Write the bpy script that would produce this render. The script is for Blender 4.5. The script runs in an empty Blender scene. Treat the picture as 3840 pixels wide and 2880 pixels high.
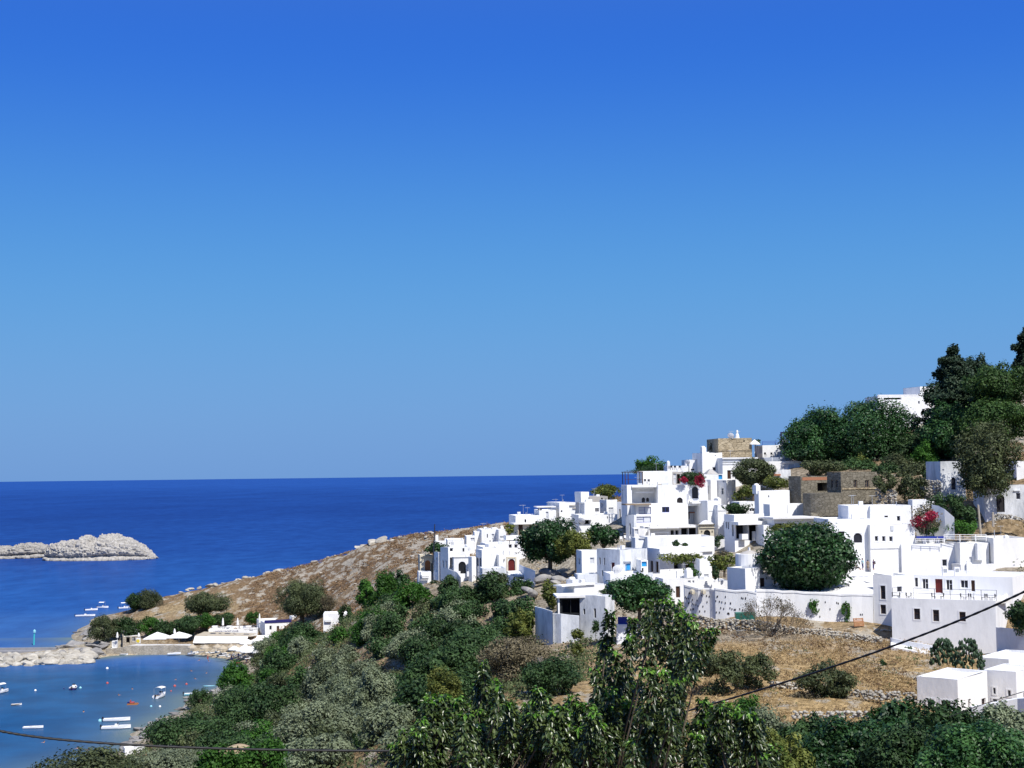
import bpy, math, random
import numpy as np
from mathutils import Vector, Matrix
random.seed(7); RNG=np.random.default_rng(11)
SC=bpy.context.scene; COL=SC.collection
R=math.radians
# ---------------- camera model (source photo 3840x2880) ----------------
FPX=5500.0; H=50.0; PITCH=math.atan(339/FPX); ROLL=R(0.69)
O=np.array([0,0,H])
_f=np.array([0,math.cos(PITCH),math.sin(PITCH)])
_r0=np.array([1.,0,0]); _u0=np.array([0,-math.sin(PITCH),math.cos(PITCH)])
_r=math.cos(ROLL)*_r0-math.sin(ROLL)*_u0; _u=math.sin(ROLL)*_r0+math.cos(ROLL)*_u0
def ray(px,py):
    return _f+(px-1920)/FPX*_r-(py-1440)/FPX*_u
def P(px,py,D):
    d=ray(px,py); return O+d*(D/d[1])
def PZ(px,py,z):
    d=ray(px,py); return O+d*((z-H)/d[2])
# zoom windows: origin and scale
Z={'s':(0,0,1),'z1':(0,1880,1.659),'z2':(700,1880,1.659),'z3':(1500,1700,2.37),'z4':(2200,1650,2.37),'z5':(2500,1550,3.318),
 'z6':(2850,1200,2.0737),'z7':(2800,1800,2.127),'z8':(2500,2200,1.651),'a':(2300,1740,5.027),'b':(2100,2030,4.608),'c':(1880,1820,4.809),
 'd':(1560,1960,4.608),'e':(300,2220,4.608),'g':(680,2240,4.424),'k':(1500,2200,1.843),'m':(3240,1900,3.687),'n':(3340,1700,4.424),
 'p':(2480,2060,5.53),'r':(3400,2340,4.609),'sg':(760,2310,6.144)}
def zx(c,x): return Z[c][0]+x/Z[c][2]
def zy(c,y): return Z[c][1]+y/Z[c][2]
# ---------------- object helpers ----------------
def tag(o,label=None,cat=None,group=None,kind=None):
    if label: o['label']=label
    if cat: o['category']=cat
    if group: o['group']=group
    if kind: o['kind']=kind
    return o
def link(o,parent=None):
    COL.objects.link(o)
    if parent is not None: o.parent=parent
    return o
def empty(name,loc,rz=0.0):
    o=bpy.data.objects.new(name,None); o.empty_display_size=.5; link(o)
    o.location=[float(v) for v in loc]; o.rotation_euler=(0,0,rz); return o
def copy_tree(o,parent=None):
    c=o.copy(); COL.objects.link(c)
    if parent is not None: c.parent=parent
    for ch in list(o.children): copy_tree(ch,c)
    return c
class MB:
    def __init__(s): s.v=[]; s.f=[]; s.m=[]
    def quad(s,a,b,c,d,m=0):
        n=len(s.v); s.v+=[tuple(a),tuple(b),tuple(c),tuple(d)]; s.f.append((n,n+1,n+2,n+3)); s.m.append(m)
    def poly(s,pts,m=0):
        n=len(s.v); s.v+=[tuple(p) for p in pts]; s.f.append(tuple(range(n,n+len(pts)))); s.m.append(m)
    def box(s,x0,x1,y0,y1,z0,z1,m=0,tx=0,ty=0):
        n=len(s.v)
        s.v+=[(x0,y0,z0),(x1,y0,z0),(x1,y1,z0),(x0,y1,z0),(x0+tx,y0+ty,z1),(x1-tx,y0+ty,z1),(x1-tx,y1-ty,z1),(x0+tx,y1-ty,z1)]
        for f in ((0,1,5,4),(1,2,6,5),(2,3,7,6),(3,0,4,7),(4,5,6,7),(3,2,1,0)):
            s.f.append(tuple(n+i for i in f)); s.m.append(m)
    def tube(s,pts,rad,n=6,m=0,cap=True):
        pts=[Vector([float(q) for q in p]) for p in pts]; base=len(s.v)
        for i,p in enumerate(pts):
            d=(pts[min(i+1,len(pts)-1)]-pts[max(i-1,0)])
            if d.length<1e-9: d=Vector((0,0,1))
            d.normalize()
            a=Vector((0,0,1)) if abs(d.z)<.9 else Vector((1,0,0))
            e1=d.cross(a).normalized(); e2=d.cross(e1)
            r=rad[i] if hasattr(rad,'__len__') else rad
            for k in range(n):
                t=2*math.pi*k/n; s.v.append(tuple(p+e1*(r*math.cos(t))+e2*(r*math.sin(t))))
        for i in range(len(pts)-1):
            for k in range(n):
                a=base+i*n+k; b=base+i*n+(k+1)%n
                s.f.append((a,b,b+n,a+n)); s.m.append(m)
        if cap:
            s.f.append(tuple(base+k for k in range(n))[::-1]); s.m.append(m)
            e=base+(len(pts)-1)*n; s.f.append(tuple(e+k for k in range(n))); s.m.append(m)
    def lathe(s,prof,n=16,m=0,c=(0,0)):
        base=len(s.v)
        for (r,z) in prof:
            for k in range(n):
                t=2*math.pi*k/n; s.v.append((c[0]+r*math.cos(t),c[1]+r*math.sin(t),z))
        for i in range(len(prof)-1):
            for k in range(n):
                a=base+i*n+k; b=base+i*n+(k+1)%n; s.f.append((a,b,b+n,a+n)); s.m.append(m)
    def build(s,name,mats,parent=None,loc=None,smooth=False):
        me=bpy.data.meshes.new(name); me.from_pydata(s.v,[],s.f)
        if not isinstance(mats,(list,tuple)): mats=[mats]
        for mt in mats: me.materials.append(mt)
        if len(mats)>1: me.polygons.foreach_set('material_index',s.m)
        if smooth: me.polygons.foreach_set('use_smooth',[True]*len(s.f))
        me.update(); o=bpy.data.objects.new(name,me); link(o,parent)
        if loc is not None: o.location=[float(q) for q in loc]
        return o
def arr_mesh(name,V,F,mat,parent=None,loc=None,lv=None,smooth=False):
    V=np.asarray(V,np.float32); F=np.asarray(F,np.int32); k=F.shape[1]; n=len(F)
    me=bpy.data.meshes.new(name); me.vertices.add(len(V)); me.vertices.foreach_set('co',V.ravel())
    me.loops.add(n*k); me.loops.foreach_set('vertex_index',F.ravel())
    me.polygons.add(n); me.polygons.foreach_set('loop_start',np.arange(0,n*k,k,dtype=np.int32))
    me.polygons.foreach_set('loop_total',np.full(n,k,np.int32))
    if smooth: me.polygons.foreach_set('use_smooth',np.ones(n,bool))
    if lv is not None:
        a=me.attributes.new('lv','FLOAT','FACE'); a.data.foreach_set('value',np.asarray(lv,np.float32))
    me.materials.append(mat); me.update(calc_edges=True)
    o=bpy.data.objects.new(name,me); link(o,parent)
    if loc is not None: o.location=[float(q) for q in loc]
    return o
# ---------------- materials ----------------
def newmat(name):
    m=bpy.data.materials.new(name); m.use_nodes=True; nt=m.node_tree; b=nt.nodes['Principled BSDF']; return m,nt,b
def N(nt,t,**kw):
    n=nt.nodes.new(t)
    for k,v in kw.items():
        if k in n.inputs: n.inputs[k].default_value=v
        else: setattr(n,k,v)
    return n
def rgb(c): return (c[0],c[1],c[2],1)
def plain(name,c,rough=.6,metal=0,spec=.3,var=0.12,scale=1.5):
    m,nt,b=newmat(name)
    tc=N(nt,'ShaderNodeTexCoord'); no=N(nt,'ShaderNodeTexNoise',Scale=scale,Detail=5.0)
    nt.links.new(tc.outputs['Object'],no.inputs['Vector'])
    mx=N(nt,'ShaderNodeMix',data_type='RGBA'); mx.inputs[6].default_value=rgb([q*(1-var) for q in c]); mx.inputs[7].default_value=rgb([min(q*(1+var),.9) for q in c])
    nt.links.new(no.outputs['Fac'],mx.inputs[0]); nt.links.new(mx.outputs[2],b.inputs['Base Color'])
    b.inputs['Roughness'].default_value=rough; b.inputs['Metallic'].default_value=metal; b.inputs['Specular IOR Level'].default_value=spec
    return m
def ramp(nt,stops):
    r=nt.nodes.new('ShaderNodeValToRGB'); e=r.color_ramp.elements
    while len(e)<len(stops): e.new(.5)
    for i,(p,c) in enumerate(stops): e[i].position=p; e[i].color=rgb(c)
    return r
def plaster(name,c,stain,amt=.5,streak=True,bump=.25):
    m,nt,b=newmat(name); tc=N(nt,'ShaderNodeTexCoord'); oi=N(nt,'ShaderNodeObjectInfo')
    add=N(nt,'ShaderNodeVectorMath',operation='ADD'); geo=N(nt,'ShaderNodeNewGeometry')
    nt.links.new(geo.outputs['Position'],add.inputs[0])
    mp=N(nt,'ShaderNodeMapping'); mp.inputs['Scale'].default_value=(1,1,.35 if streak else 1)
    nt.links.new(add.outputs[0],mp.inputs[0])
    n1=N(nt,'ShaderNodeTexNoise',Scale=.55,Detail=8.0,Roughness=.65); nt.links.new(mp.outputs[0],n1.inputs['Vector'])
    n2=N(nt,'ShaderNodeTexNoise',Scale=3.2,Detail=6.0,Roughness=.7); nt.links.new(mp.outputs[0],n2.inputs['Vector'])
    r=ramp(nt,[(.42,(0,0,0)),(.72,(1,1,1))]); nt.links.new(n1.outputs['Fac'],r.inputs[0])
    mul=N(nt,'ShaderNodeMath',operation='MULTIPLY'); nt.links.new(r.outputs[0],mul.inputs[0]); nt.links.new(n2.outputs['Fac'],mul.inputs[1])
    m2=N(nt,'ShaderNodeMath',operation='MULTIPLY'); m2.inputs[1].default_value=amt*2; nt.links.new(mul.outputs[0],m2.inputs[0])
    mx=N(nt,'ShaderNodeMix',data_type='RGBA'); mx.inputs[6].default_value=rgb(c); mx.inputs[7].default_value=rgb(stain); nt.links.new(m2.outputs[0],mx.inputs[0])
    # small tint difference between houses
    mv=N(nt,'ShaderNodeMix',data_type='RGBA',blend_type='MULTIPLY'); mv.inputs[0].default_value=.5
    rr=ramp(nt,[(0,(.96,.97,1)),(1,(1,.985,.95))]); nt.links.new(oi.outputs['Random'],rr.inputs[0])
    nt.links.new(mx.outputs[2],mv.inputs[6]); nt.links.new(rr.outputs[0],mv.inputs[7]); nt.links.new(mv.outputs[2],b.inputs['Base Color'])
    b.inputs['Roughness'].default_value=.85; b.inputs['Specular IOR Level'].default_value=.15
    bp=N(nt,'ShaderNodeBump',Strength=bump,Distance=.12); nt.links.new(n2.outputs['Fac'],bp.inputs['Height']); nt.links.new(bp.outputs[0],b.inputs['Normal'])
    return m
def masonry(name,c1,c2,c3,scale=1.6,bump=.7):
    m,nt,b=newmat(name); geo=N(nt,'ShaderNodeNewGeometry'); mp=N(nt,'ShaderNodeMapping'); mp.inputs['Scale'].default_value=(1,1,1.7)
    nt.links.new(geo.outputs['Position'],mp.inputs[0])
    v=N(nt,'ShaderNodeTexVoronoi',Scale=scale); nt.links.new(mp.outputs[0],v.inputs['Vector'])
    ve=N(nt,'ShaderNodeTexVoronoi',Scale=scale,feature='DISTANCE_TO_EDGE'); nt.links.new(mp.outputs[0],ve.inputs['Vector'])
    n=N(nt,'ShaderNodeTexNoise',Scale=.5,Detail=9.0,Roughness=.7); nt.links.new(geo.outputs['Position'],n.inputs['Vector'])
    sep=N(nt,'ShaderNodeSeparateColor'); nt.links.new(v.outputs['Color'],sep.inputs[0])
    r=ramp(nt,[(0,c1),(.5,c2),(1,c3)]); 
    av=N(nt,'ShaderNodeMix',data_type='FLOAT'); av.inputs[0].default_value=.55; nt.links.new(sep.outputs[0],av.inputs[2]); nt.links.new(n.outputs['Fac'],av.inputs[3])
    nt.links.new(av.outputs[0],r.inputs[0])
    er=ramp(nt,[(0,(.35,.33,.3)),(.06,(1,1,1))]); nt.links.new(ve.outputs['Distance'],er.inputs[0])
    mx=N(nt,'ShaderNodeMix',data_type='RGBA',blend_type='MULTIPLY'); mx.inputs[0].default_value=.8; nt.links.new(r.outputs[0],mx.inputs[6]); nt.links.new(er.outputs[0],mx.inputs[7])
    nt.links.new(mx.outputs[2],b.inputs['Base Color']); b.inputs['Roughness'].default_value=.95; b.inputs['Specular IOR Level'].default_value=.1
    bp=N(nt,'ShaderNodeBump',Strength=bump,Distance=.15); nt.links.new(er.outputs[0],bp.inputs['Height']); nt.links.new(bp.outputs[0],b.inputs['Normal'])
    return m
def leafmat(name,ca,cb,tr=.25,rough=.6,spec=.25,pos=(.15,.85)):
    m,nt,b=newmat(name); at=N(nt,'ShaderNodeAttribute',attribute_name='lv'); oi=N(nt,'ShaderNodeObjectInfo')
    r=ramp(nt,[(pos[0],ca),(pos[1],cb)]); nt.links.new(at.outputs['Fac'],r.inputs[0])
    hs=N(nt,'ShaderNodeHueSaturation'); nt.links.new(r.outputs[0],hs.inputs['Color'])
    mr=N(nt,'ShaderNodeMapRange'); mr.inputs['To Min'].default_value=.8; mr.inputs['To Max'].default_value=1.2; nt.links.new(oi.outputs['Random'],mr.inputs['Value']); nt.links.new(mr.outputs[0],hs.inputs['Value'])
    nt.links.new(hs.outputs[0],b.inputs['Base Color']); b.inputs['Roughness'].default_value=rough; b.inputs['Specular IOR Level'].default_value=spec
    t=N(nt,'ShaderNodeBsdfTranslucent'); nt.links.new(hs.outputs[0],t.inputs['Color'])
    mx=N(nt,'ShaderNodeMixShader'); mx.inputs[0].default_value=tr; nt.links.new(b.outputs[0],mx.inputs[1]); nt.links.new(t.outputs[0],mx.inputs[2])
    nt.links.new(mx.outputs[0],nt.nodes['Material Output'].inputs['Surface'])
    return m
M={}
M['white']=plaster('white plaster',(.84,.84,.83),(.56,.56,.55),.5)
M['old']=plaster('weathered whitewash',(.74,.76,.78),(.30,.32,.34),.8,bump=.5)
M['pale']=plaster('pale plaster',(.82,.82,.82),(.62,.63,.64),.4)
M['cream']=plaster('cream stone',(.62,.56,.43),(.42,.37,.28),.6,False)
M['roof']=plaster('limewashed flat roof',(.80,.79,.77),(.5,.48,.45),.6,False)
M['groof']=plaster('grey cement roof',(.45,.43,.40),(.3,.28,.26),.6,False)
M['stone']=masonry('tan ashlar stone',(.24,.19,.12),(.40,.33,.22),(.52,.44,.31),1.3)
M['dark']=masonry('grey brown rubble stone',(.12,.108,.082),(.195,.175,.135),(.29,.26,.205),1.3)
M['rubble']=masonry('dry rubble stone',(.26,.22,.17),(.44,.39,.31),(.58,.53,.45),2.6)
M['brick']=plain('red brick',(.35,.16,.09),.9,var=.3,scale=6)
M['glass']=plain('dark window glass',(.022,.024,.035),.15,0,.5,.3)
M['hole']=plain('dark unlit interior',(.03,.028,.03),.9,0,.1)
M['brown']=plain('dark brown wood',(.055,.025,.015),.6,var=.3,scale=4)
M['orange']=plain('orange brown wood',(.30,.12,.04),.55,var=.3,scale=4)
M['maroon']=plain('maroon painted wood',(.11,.013,.012),.45,var=.3,scale=4)
M['black']=plain('black painted wood',(.012,.014,.016),.5)
M['blue']=plain('bright blue paint',(.03,.30,.65),.4)
M['dblue']=plain('dark blue paint',(.02,.04,.28),.4)
M['navy']=plain('navy board',(.02,.02,.12),.5)
M['shut']=plain('grey white shutter',(.55,.57,.6),.5)
M['wpaint']=plain('white paint',(.8,.8,.8),.4,var=.03)
M['cloth']=plain('white canvas',(.80,.79,.76),.85,var=.05)
M['beige']=plain('beige canvas',(.42,.37,.29),.9,var=.08)
M['thatch']=plain('straw thatch',(.42,.36,.27),.95,var=.3,scale=8)
M['metal']=plain('dark metal',(.07,.07,.08),.4,.8)
M['galv']=plain('galvanised metal',(.5,.52,.55),.4,.6)
M['wood']=plain('weathered timber',(.26,.2,.14),.8,var=.3,scale=5)
M['purple']=plain('dark violet steel',(.03,.02,.09),.5)
M['bark']=plain('bark',(.12,.095,.07),.95,var=.35,scale=5)
M['palebark']=plain('pale dead bark',(.36,.32,.27),.95,var=.3,scale=5)
M['green']=plain('green painted metal',(.02,.13,.10),.45)
M['crate']=plain('orange timber crate',(.36,.17,.08),.8,var=.3)
M['rock']=None
M['skin']=plain('skin',(.45,.25,.17),.5)
M['cable']=plain('black cable sheath',(.012,.012,.014),.5)
M['grayp']=plain('grey panel',(.33,.36,.42),.4)
M['red']=plain('red plastic',(.42,.08,.07),.4)
M['turq']=plain('turquoise paint',(.05,.42,.45),.5)
M['aqua']=plain('pale blue plastic',(.25,.55,.65),.4)
M['terracotta']=plain('terracotta tile',(.40,.17,.09),.9,var=.25,scale=5)
LF={}
LF['ficus']=leafmat('deep green leaves',(.010,.036,.011),(.045,.12,.03),.15,.5,.35)
LF['dark']=leafmat('dark evergreen leaves',(.013,.036,.012),(.058,.112,.034),.18)
LF['olive']=leafmat('olive leaves',(.10,.13,.07),(.235,.275,.165),.2,.55,.3)
LF['bright']=leafmat('bright green leaves',(.02,.07,.01),(.07,.18,.025),.3)
LF['yellow']=leafmat('yellow green leaves',(.05,.08,.015),(.2,.22,.05),.3)
LF['pine']=leafmat('pine needles',(.013,.03,.016),(.04,.07,.035),.1)
LF['cedar']=leafmat('brown green cypress sprays',(.022,.034,.014),(.085,.105,.04),.1)
LF['brown']=leafmat('dry brown twigs',(.07,.06,.035),(.20,.17,.10),.15)
LF['sunny']=leafmat('bright pine green leaves',(.014,.045,.010),(.065,.125,.028),.2)  # own brighter green of the right-hand pines
LF['thicket']=leafmat('thicket leaves',(.012,.040,.012),(.055,.135,.034),.2,.45,.35)
LF['tamarisk']=leafmat('dull green feathery leaves',(.035,.05,.022),(.11,.135,.055),.18)
LF['boug']=leafmat('crimson flowers',(.14,.008,.02),(.46,.025,.075),.3)
LF['fg']=leafmat('glossy broad leaves',(.013,.034,.010),(.15,.20,.055),.22,.32,.55,(.0,1))
LF['fgnew']=leafmat('fresh yellow green leaves',(.07,.22,.02),(.22,.42,.05),.4,.35,.5)
LF['cactus']=leafmat('cactus pads',(.02,.045,.022),(.06,.10,.05),.0,.5)
LF['scrub']=leafmat('dry headland scrub',(.09,.05,.025),(.26,.17,.085),.1)
LF['grass']=leafmat('golden dry grass',(.30,.20,.085),(.60,.46,.25),.3)
LF['under']=leafmat('undergrowth leaves',(.035,.055,.02),(.12,.15,.06),.2)
# ---------------- terrain ----------------
TP=[]
def tp(px,py,D): TP.append(tuple(P(px,py,D)))
def tz(px,py,z): TP.append(tuple(PZ(px,py,z)))
for q in [(395,2450),(452,2446),(540,2447),(625,2448),(734,2454),(825,2468),(883,2486),(935,2507),(900,2550),(830,2590),(723,2606),(693,2640),(603,2690),(542,2724),(482,2754),(476,2790),(450,2815),(300,2862),(150,2905),(331,2342),(446,2298),(235,2428),(290,2372)]: tz(q[0],q[1],0.0)
for q in [(395,2441,.7),(520,2440,.9),(625,2440,.9),(734,2441,1.0),(825,2445,1.3),(940,2455,2.0),(760,2620,1.0),(783,2655,1.2),(640,2700,1.0),(570,2745,1.0),(540,2790,1.5),
          (500,2405,2.2),(600,2402,2.2),(700,2400,2.3),(850,2398,2.4),(960,2415,2.6),(1040,2440,3.0),(900,2440,1.8),(1000,2480,3.0),(300,2405,1.3),(350,2385,2.2),(360,2425,1.6),(400,2400,2.0),(340,2430,1.)]: tz(*q)
for q in [(200,2560),(350,2530),(200,2600),(500,2600),(300,2750),(100,2880),(600,2500),(750,2520),(400,2490),(60,2700),(700,2570),(-100,2600),(-200,2880),(-200,2520)]: tz(q[0],q[1],-3.0)
for q in [(820,2500),(650,2620),(560,2690),(440,2760),(420,2800),(860,2530)]: tz(q[0],q[1],-1.2)
for q in [(200,2350),(100,2300),(350,2250),(300,2200),(500,2170),(700,2120),(900,2080),(-200,2400),(-200,2200)]: tz(q[0],q[1],-6.0)
# breakwater ridge
for px in (-120,0,110,220,320): TP.append(tuple(PZ(px,2470,.3))); tz(px,2500-max(0,px-120)*.03,-1.5); tz(px,2520,-3); tz(px,2424,-2.0) if px<200 else None
# headland ridge with the drop behind it
for (px,py,D) in [(540,2262,535),(609,2238,540),(700,2212,540),(820,2191,540),(910,2172,540),(1000,2156,540),(1062,2142,535),(1134,2128,530),(1242,2100,520),(1333,2072,505),(1380,2045,498),(1423,2026,490),(1544,2006,470),(1620,1998,460),(1700,1990,450),(1837,1970,430),(1900,1964,425),(2050,1962,420)]:
    p=P(px,py,D); TP.append(tuple(p))
    for dd,dz in ((22,-5),(60,None)):
        s=(D+dd)/D; TP.append((p[0]*s,p[1]*s,p[2]+dz if dz else -7.0))
for q in [(520,2300,525),(620,2292,505),(700,2255,515),(850,2262,490),(1000,2240,490),(1150,2200,480),(1300,2180,440),(1450,2150,400),(1550,2100,400),(1450,2220,350),(1590,2170,300),
  (700,2335,450),(850,2332,457),(1000,2300,464),(1150,2335,415),(1100,2420,370),(1080,2480,330),(1300,2335,378),(1595,2150,294),(1690,2192,279),(1777,2192,277),(1929,2188,271),(1733,2233,262),(1929,2270,250),(1550,2302,270),(1500,2400,250),
  (1350,2312,300),(1200,2420,328),(1560,2392,248),(1400,2740,215),(1245,2860,195),(1000,2790,232),(900,2605,298),(915,2760,256),(850,2830,222),(700,2832,220),(1100,2655,258),(1700,2650,185),
  (2600,2440,182),(2900,2440,186),(3200,2420,190),(3500,2455,183),(3300,2400,197),(2600,2600,156),(3000,2600,156),(3300,2600,156),(3000,2720,139),(2600,2720,140),(3400,2720,136),(3620,2700,146),(3840,2700,148),
  (2097,2420,214),(2205,2555,176),(1912,2582,182),(1665,2622,166),(2290,2400,211),(2450,2385,209),(2560,2342,208.5),(2700,2342,206),(2850,2342,203.5),(3100,2350,201.5),(3250,2358,200),(3000,2385,195),(2700,2372,199),(3480,2425,188),(3700,2440,184),
  (3100,2184,222),(2950,2196,217),(3200,2160,224),(3250,2160,222),(3702,1990,237),(3800,1990,238),(3860,2000,237),(3760,1930,240),(3840,1945,240),(3850,1890,250),(3620,2170,221),(3740,2150,216),(3840,2150,212),(3560,2030,240),(3740,2125,224),(3840,2125,223),(3920,2130,222),(3600,1930,245),(3400,1800,262),(3300,1740,286),(3000,1762,286),(3600,1700,300),(3840,1650,300),
  (3450,1592,342),(3700,1500,350),(3000,1700,330),(3840,1400,390),(2860,1735,320),(2300,1905,328),(2500,1805,332),(2700,1735,338),(2100,1950,340),(4100,1500,330),(4200,1800,250),(4200,2300,180),(4200,2700,140)]: tp(*q)
for q in [(-60,150,12),(-75,120,16),(-60,100,22),(-50,50,32),(0,20,38),(0,-20,48),(0,4,47.5),(60,20,38),(60,50,30),(20,60,30),(30,90,25),(70,100,24),(30,130,22),(0,130,20),(-20,150,17),(-25,180,13),(-60,190,8),(-90,200,2),(-120,160,6),
  (110,420,20),(60,480,-6),(130,500,-6),(190,420,36),(230,440,30),(220,520,-4),(330,500,20),(330,640,-6),(330,400,60),(200,640,-8),(330,200,50),(330,60,45),(150,20,40),(200,100,32),(-120,20,36),(-120,-40,44),(330,-40,50),(-175,760,-8),(-175,450,-8),(-175,300,-7),(-175,200,-3),(-130,760,-8),(330,760,-8),(-130,450,-8),(-130,560,-8),(-130,650,-8),(-130,240,-6),(-130,300,-7),(0,760,-8),(20,640,-8),(-60,620,-8)]: TP.append(q)
def fit_terrain():
    global _tp,_tw,_tm
    pts=[]
    for p in TP:
        if all((p[0]-q[0])**2+(p[1]-q[1])**2>2.2**2 for q in pts): pts.append(p)
    a=np.array(pts,float); n=len(a)
    d=np.sqrt(((a[:,None,:2]-a[None,:,:2])**2).sum(-1))
    A=np.zeros((n+3,n+3)); A[:n,:n]=-d+np.eye(n)*.0; A[:n,n]=1; A[:n,n+1:]=a[:,:2]; A[n,:n]=1; A[n+1:,:n]=a[:,:2].T
    A[:n,:n]-=0; b=np.zeros(n+3); b[:n]=a[:,2]
    w=np.linalg.solve(A,b); _tp=a[:,:2]; _tw=w
def hz(x,y):
    x=np.atleast_1d(np.asarray(x,float)); y=np.atleast_1d(np.asarray(y,float)); out=np.empty(len(x))
    for i in range(0,len(x),20000):
        d=np.sqrt((x[i:i+20000,None]-_tp[None,:,0])**2+(y[i:i+20000,None]-_tp[None,:,1])**2)
        out[i:i+20000]=-d@_tw[:-3]+_tw[-3]+_tw[-2]*x[i:i+20000]+_tw[-1]*y[i:i+20000]
    return out
def vnoise(x,y,s,seed=0):
    # value noise, numpy
    x=np.asarray(x)/s+seed*17.3; y=np.asarray(y)/s+seed*9.1; xi=np.floor(x).astype(int); yi=np.floor(y).astype(int); fx=x-xi; fy=y-yi
    fx=fx*fx*(3-2*fx); fy=fy*fy*(3-2*fy)
    def h(a,b):
        v=np.sin(a*127.1+b*311.7+seed*74.7)*43758.5453; return v-np.floor(v)
    return (h(xi,yi)*(1-fx)+h(xi+1,yi)*fx)*(1-fy)+(h(xi,yi+1)*(1-fx)+h(xi+1,yi+1)*fx)*fy
def build_terrain():
    xs=np.concatenate([np.arange(-172,-70,3),np.arange(-70,150,1.4),np.arange(150,332,3)]); ys=np.concatenate([np.arange(-40,60,4),np.arange(60,300,1.6),np.arange(300,560,2.0),np.arange(560,762,6)])
    X,Y=np.meshgrid(xs,ys); x=X.ravel(); y=Y.ravel(); z=hz(x,y)
    # rocky relief on the headland and shores
    head=1/(1+np.exp(-(y-300)/15)); land=np.clip(z/2,0,1)
    rel=(np.abs(vnoise(x,y,14,1)-.5)*2.4+vnoise(x,y,5,2)*1.2+vnoise(x,y,2.4,3)*.7-1.7)*head*land
    near=(vnoise(x,y,6,4)-.5)*.7+(vnoise(x,y,2.2,5)-.5)*.35
    z=z+rel*.9+near*(1-head)*np.clip((y-60)/30,0,1)*land
    nx=len(xs); ny=len(ys); idx=np.arange(nx*ny).reshape(ny,nx)
    F=np.stack([idx[:-1,:-1].ravel(),idx[:-1,1:].ravel(),idx[1:,1:].ravel(),idx[1:,:-1].ravel()],1)
    m,nt,b=newmat('ground earth rock and dry grass')
    o=arr_mesh('ground',np.stack([x,y,z],1),F,m,smooth=True); tag(o,kind='structure')
    # ground kinds, painted as the ground's own colour
    def blob(px,py,D,rx,ry):
        p=P(px,py,D); return np.exp(-(((x-p[0])/rx)**2+((y-p[1])/ry)**2))
    col=np.tile(np.array([.205,.140,.084]),(len(x),1))
    def mixc(c,w): 
        nonlocal col
        w=np.clip(w,0,1)[:,None]; col=col*(1-w)+np.array(c)*w
    mixc((.25,.185,.11),1-head)
    mixc((.44,.32,.165),blob(3000,2540,165,26,26)*1.5+blob(2650,2500,170,10,25)+blob(3330,2560,165,10,22))
    mixc((.33,.29,.23),blob(2850,2400,195,17,5)*1.3+blob(3250,2410,193,10,5))
    mixc((.44,.33,.21),blob(3300,2410,190,14,8)+blob(3760,1980,222,12,9)*1.4+blob(1560,2390,248,5,14)+blob(1700,2230,265,10,8)+blob(2250,2450,195,8,16))
    mixc((.40,.31,.18),blob(640,2290,500,16,22)+blob(800,2300,480,10,12))
    mixc((.40,.36,.29),blob(300,2400,430,18,30)*1.5+blob(620,2700,300,14,12)+blob(530,2770,285,9,12)+blob(730,2620,325,8,10))
    mixc((.50,.43,.32),blob(600,2445,421,40,8)*1.3+blob(880,2470,415,10,12)+blob(790,2650,312,5,10))
    TOWN=[(1800,2120,288,12,8),(2050,2050,280,22,20),(2300,2000,262,18,20),(2500,1900,285,22,22),(2500,2100,245,22,16),(2800,1950,262,22,22),(2700,2120,235,18,12),(3000,2100,232,20,12),(3350,2080,225,20,8),(3600,2120,218,12,8),(2300,2220,225,16,10),(2650,1780,300,16,20),(2450,2250,222,12,8)]
    for q in TOWN: mixc((.36,.33,.28),blob(*q)*1.3)
    mixc((.36,.32,.25),np.clip(1.2-(z-.2)/1.3,0,1)*np.clip(1+z,0,1)*(y<600)*(1-blob(600,2445,421,36,8)))
    me=o.data; ca=me.attributes.new('gcol','FLOAT_COLOR','POINT'); ca.data.foreach_set('color',np.concatenate([col,np.ones((len(x),1))],1).astype(np.float32).ravel())
    town=np.clip(sum(blob(*q) for q in TOWN),0,1)
    a2=me.attributes.new('rocky','FLOAT','POINT'); a2.data.foreach_set('value',(-1.2*town+head*np.clip(.12+z*.010,0,1)+.15*(1-head)).astype(np.float32))
    at=N(nt,'ShaderNodeAttribute',attribute_name='gcol'); ar=N(nt,'ShaderNodeAttribute',attribute_name='rocky'); geo=N(nt,'ShaderNodeNewGeometry')
    mp=N(nt,'ShaderNodeMapping'); mp.inputs['Scale'].default_value=(1,.55,2.0); nt.links.new(geo.outputs['Position'],mp.inputs[0])
    n1=N(nt,'ShaderNodeTexNoise',Scale=.22,Detail=9.0,Roughness=.68); nt.links.new(mp.outputs[0],n1.inputs['Vector'])
    n2=N(nt,'ShaderNodeTexNoise',Scale=1.3,Detail=8.0,Roughness=.7); nt.links.new(geo.outputs['Position'],n2.inputs['Vector'])
    n3=N(nt,'ShaderNodeTexNoise',Scale=.07,Detail=6.0,Roughness=.6); nt.links.new(geo.outputs['Position'],n3.inputs['Vector'])
    # tufts darker / browner
    r2=ramp(nt,[(.38,(.45,.42,.36)),(.62,(1.25,1.22,1.15))]); nt.links.new(n2.outputs['Fac'],r2.inputs[0])
    mu=N(nt,'ShaderNodeMix',data_type='RGBA',blend_type='MULTIPLY'); mu.inputs[0].default_value=1; nt.links.new(at.outputs['Color'],mu.inputs[6]); nt.links.new(r2.outputs[0],mu.inputs[7])
    # pale stone outcrops
    ad=N(nt,'ShaderNodeMath',operation='ADD'); nt.links.new(n1.outputs['Fac'],ad.inputs[0])
    ms=N(nt,'ShaderNodeMath',operation='MULTIPLY'); ms.inputs[1].default_value=.24; nt.links.new(ar.outputs['Fac'],ms.inputs[0]); nt.links.new(ms.outputs[0],ad.inputs[1])
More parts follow.
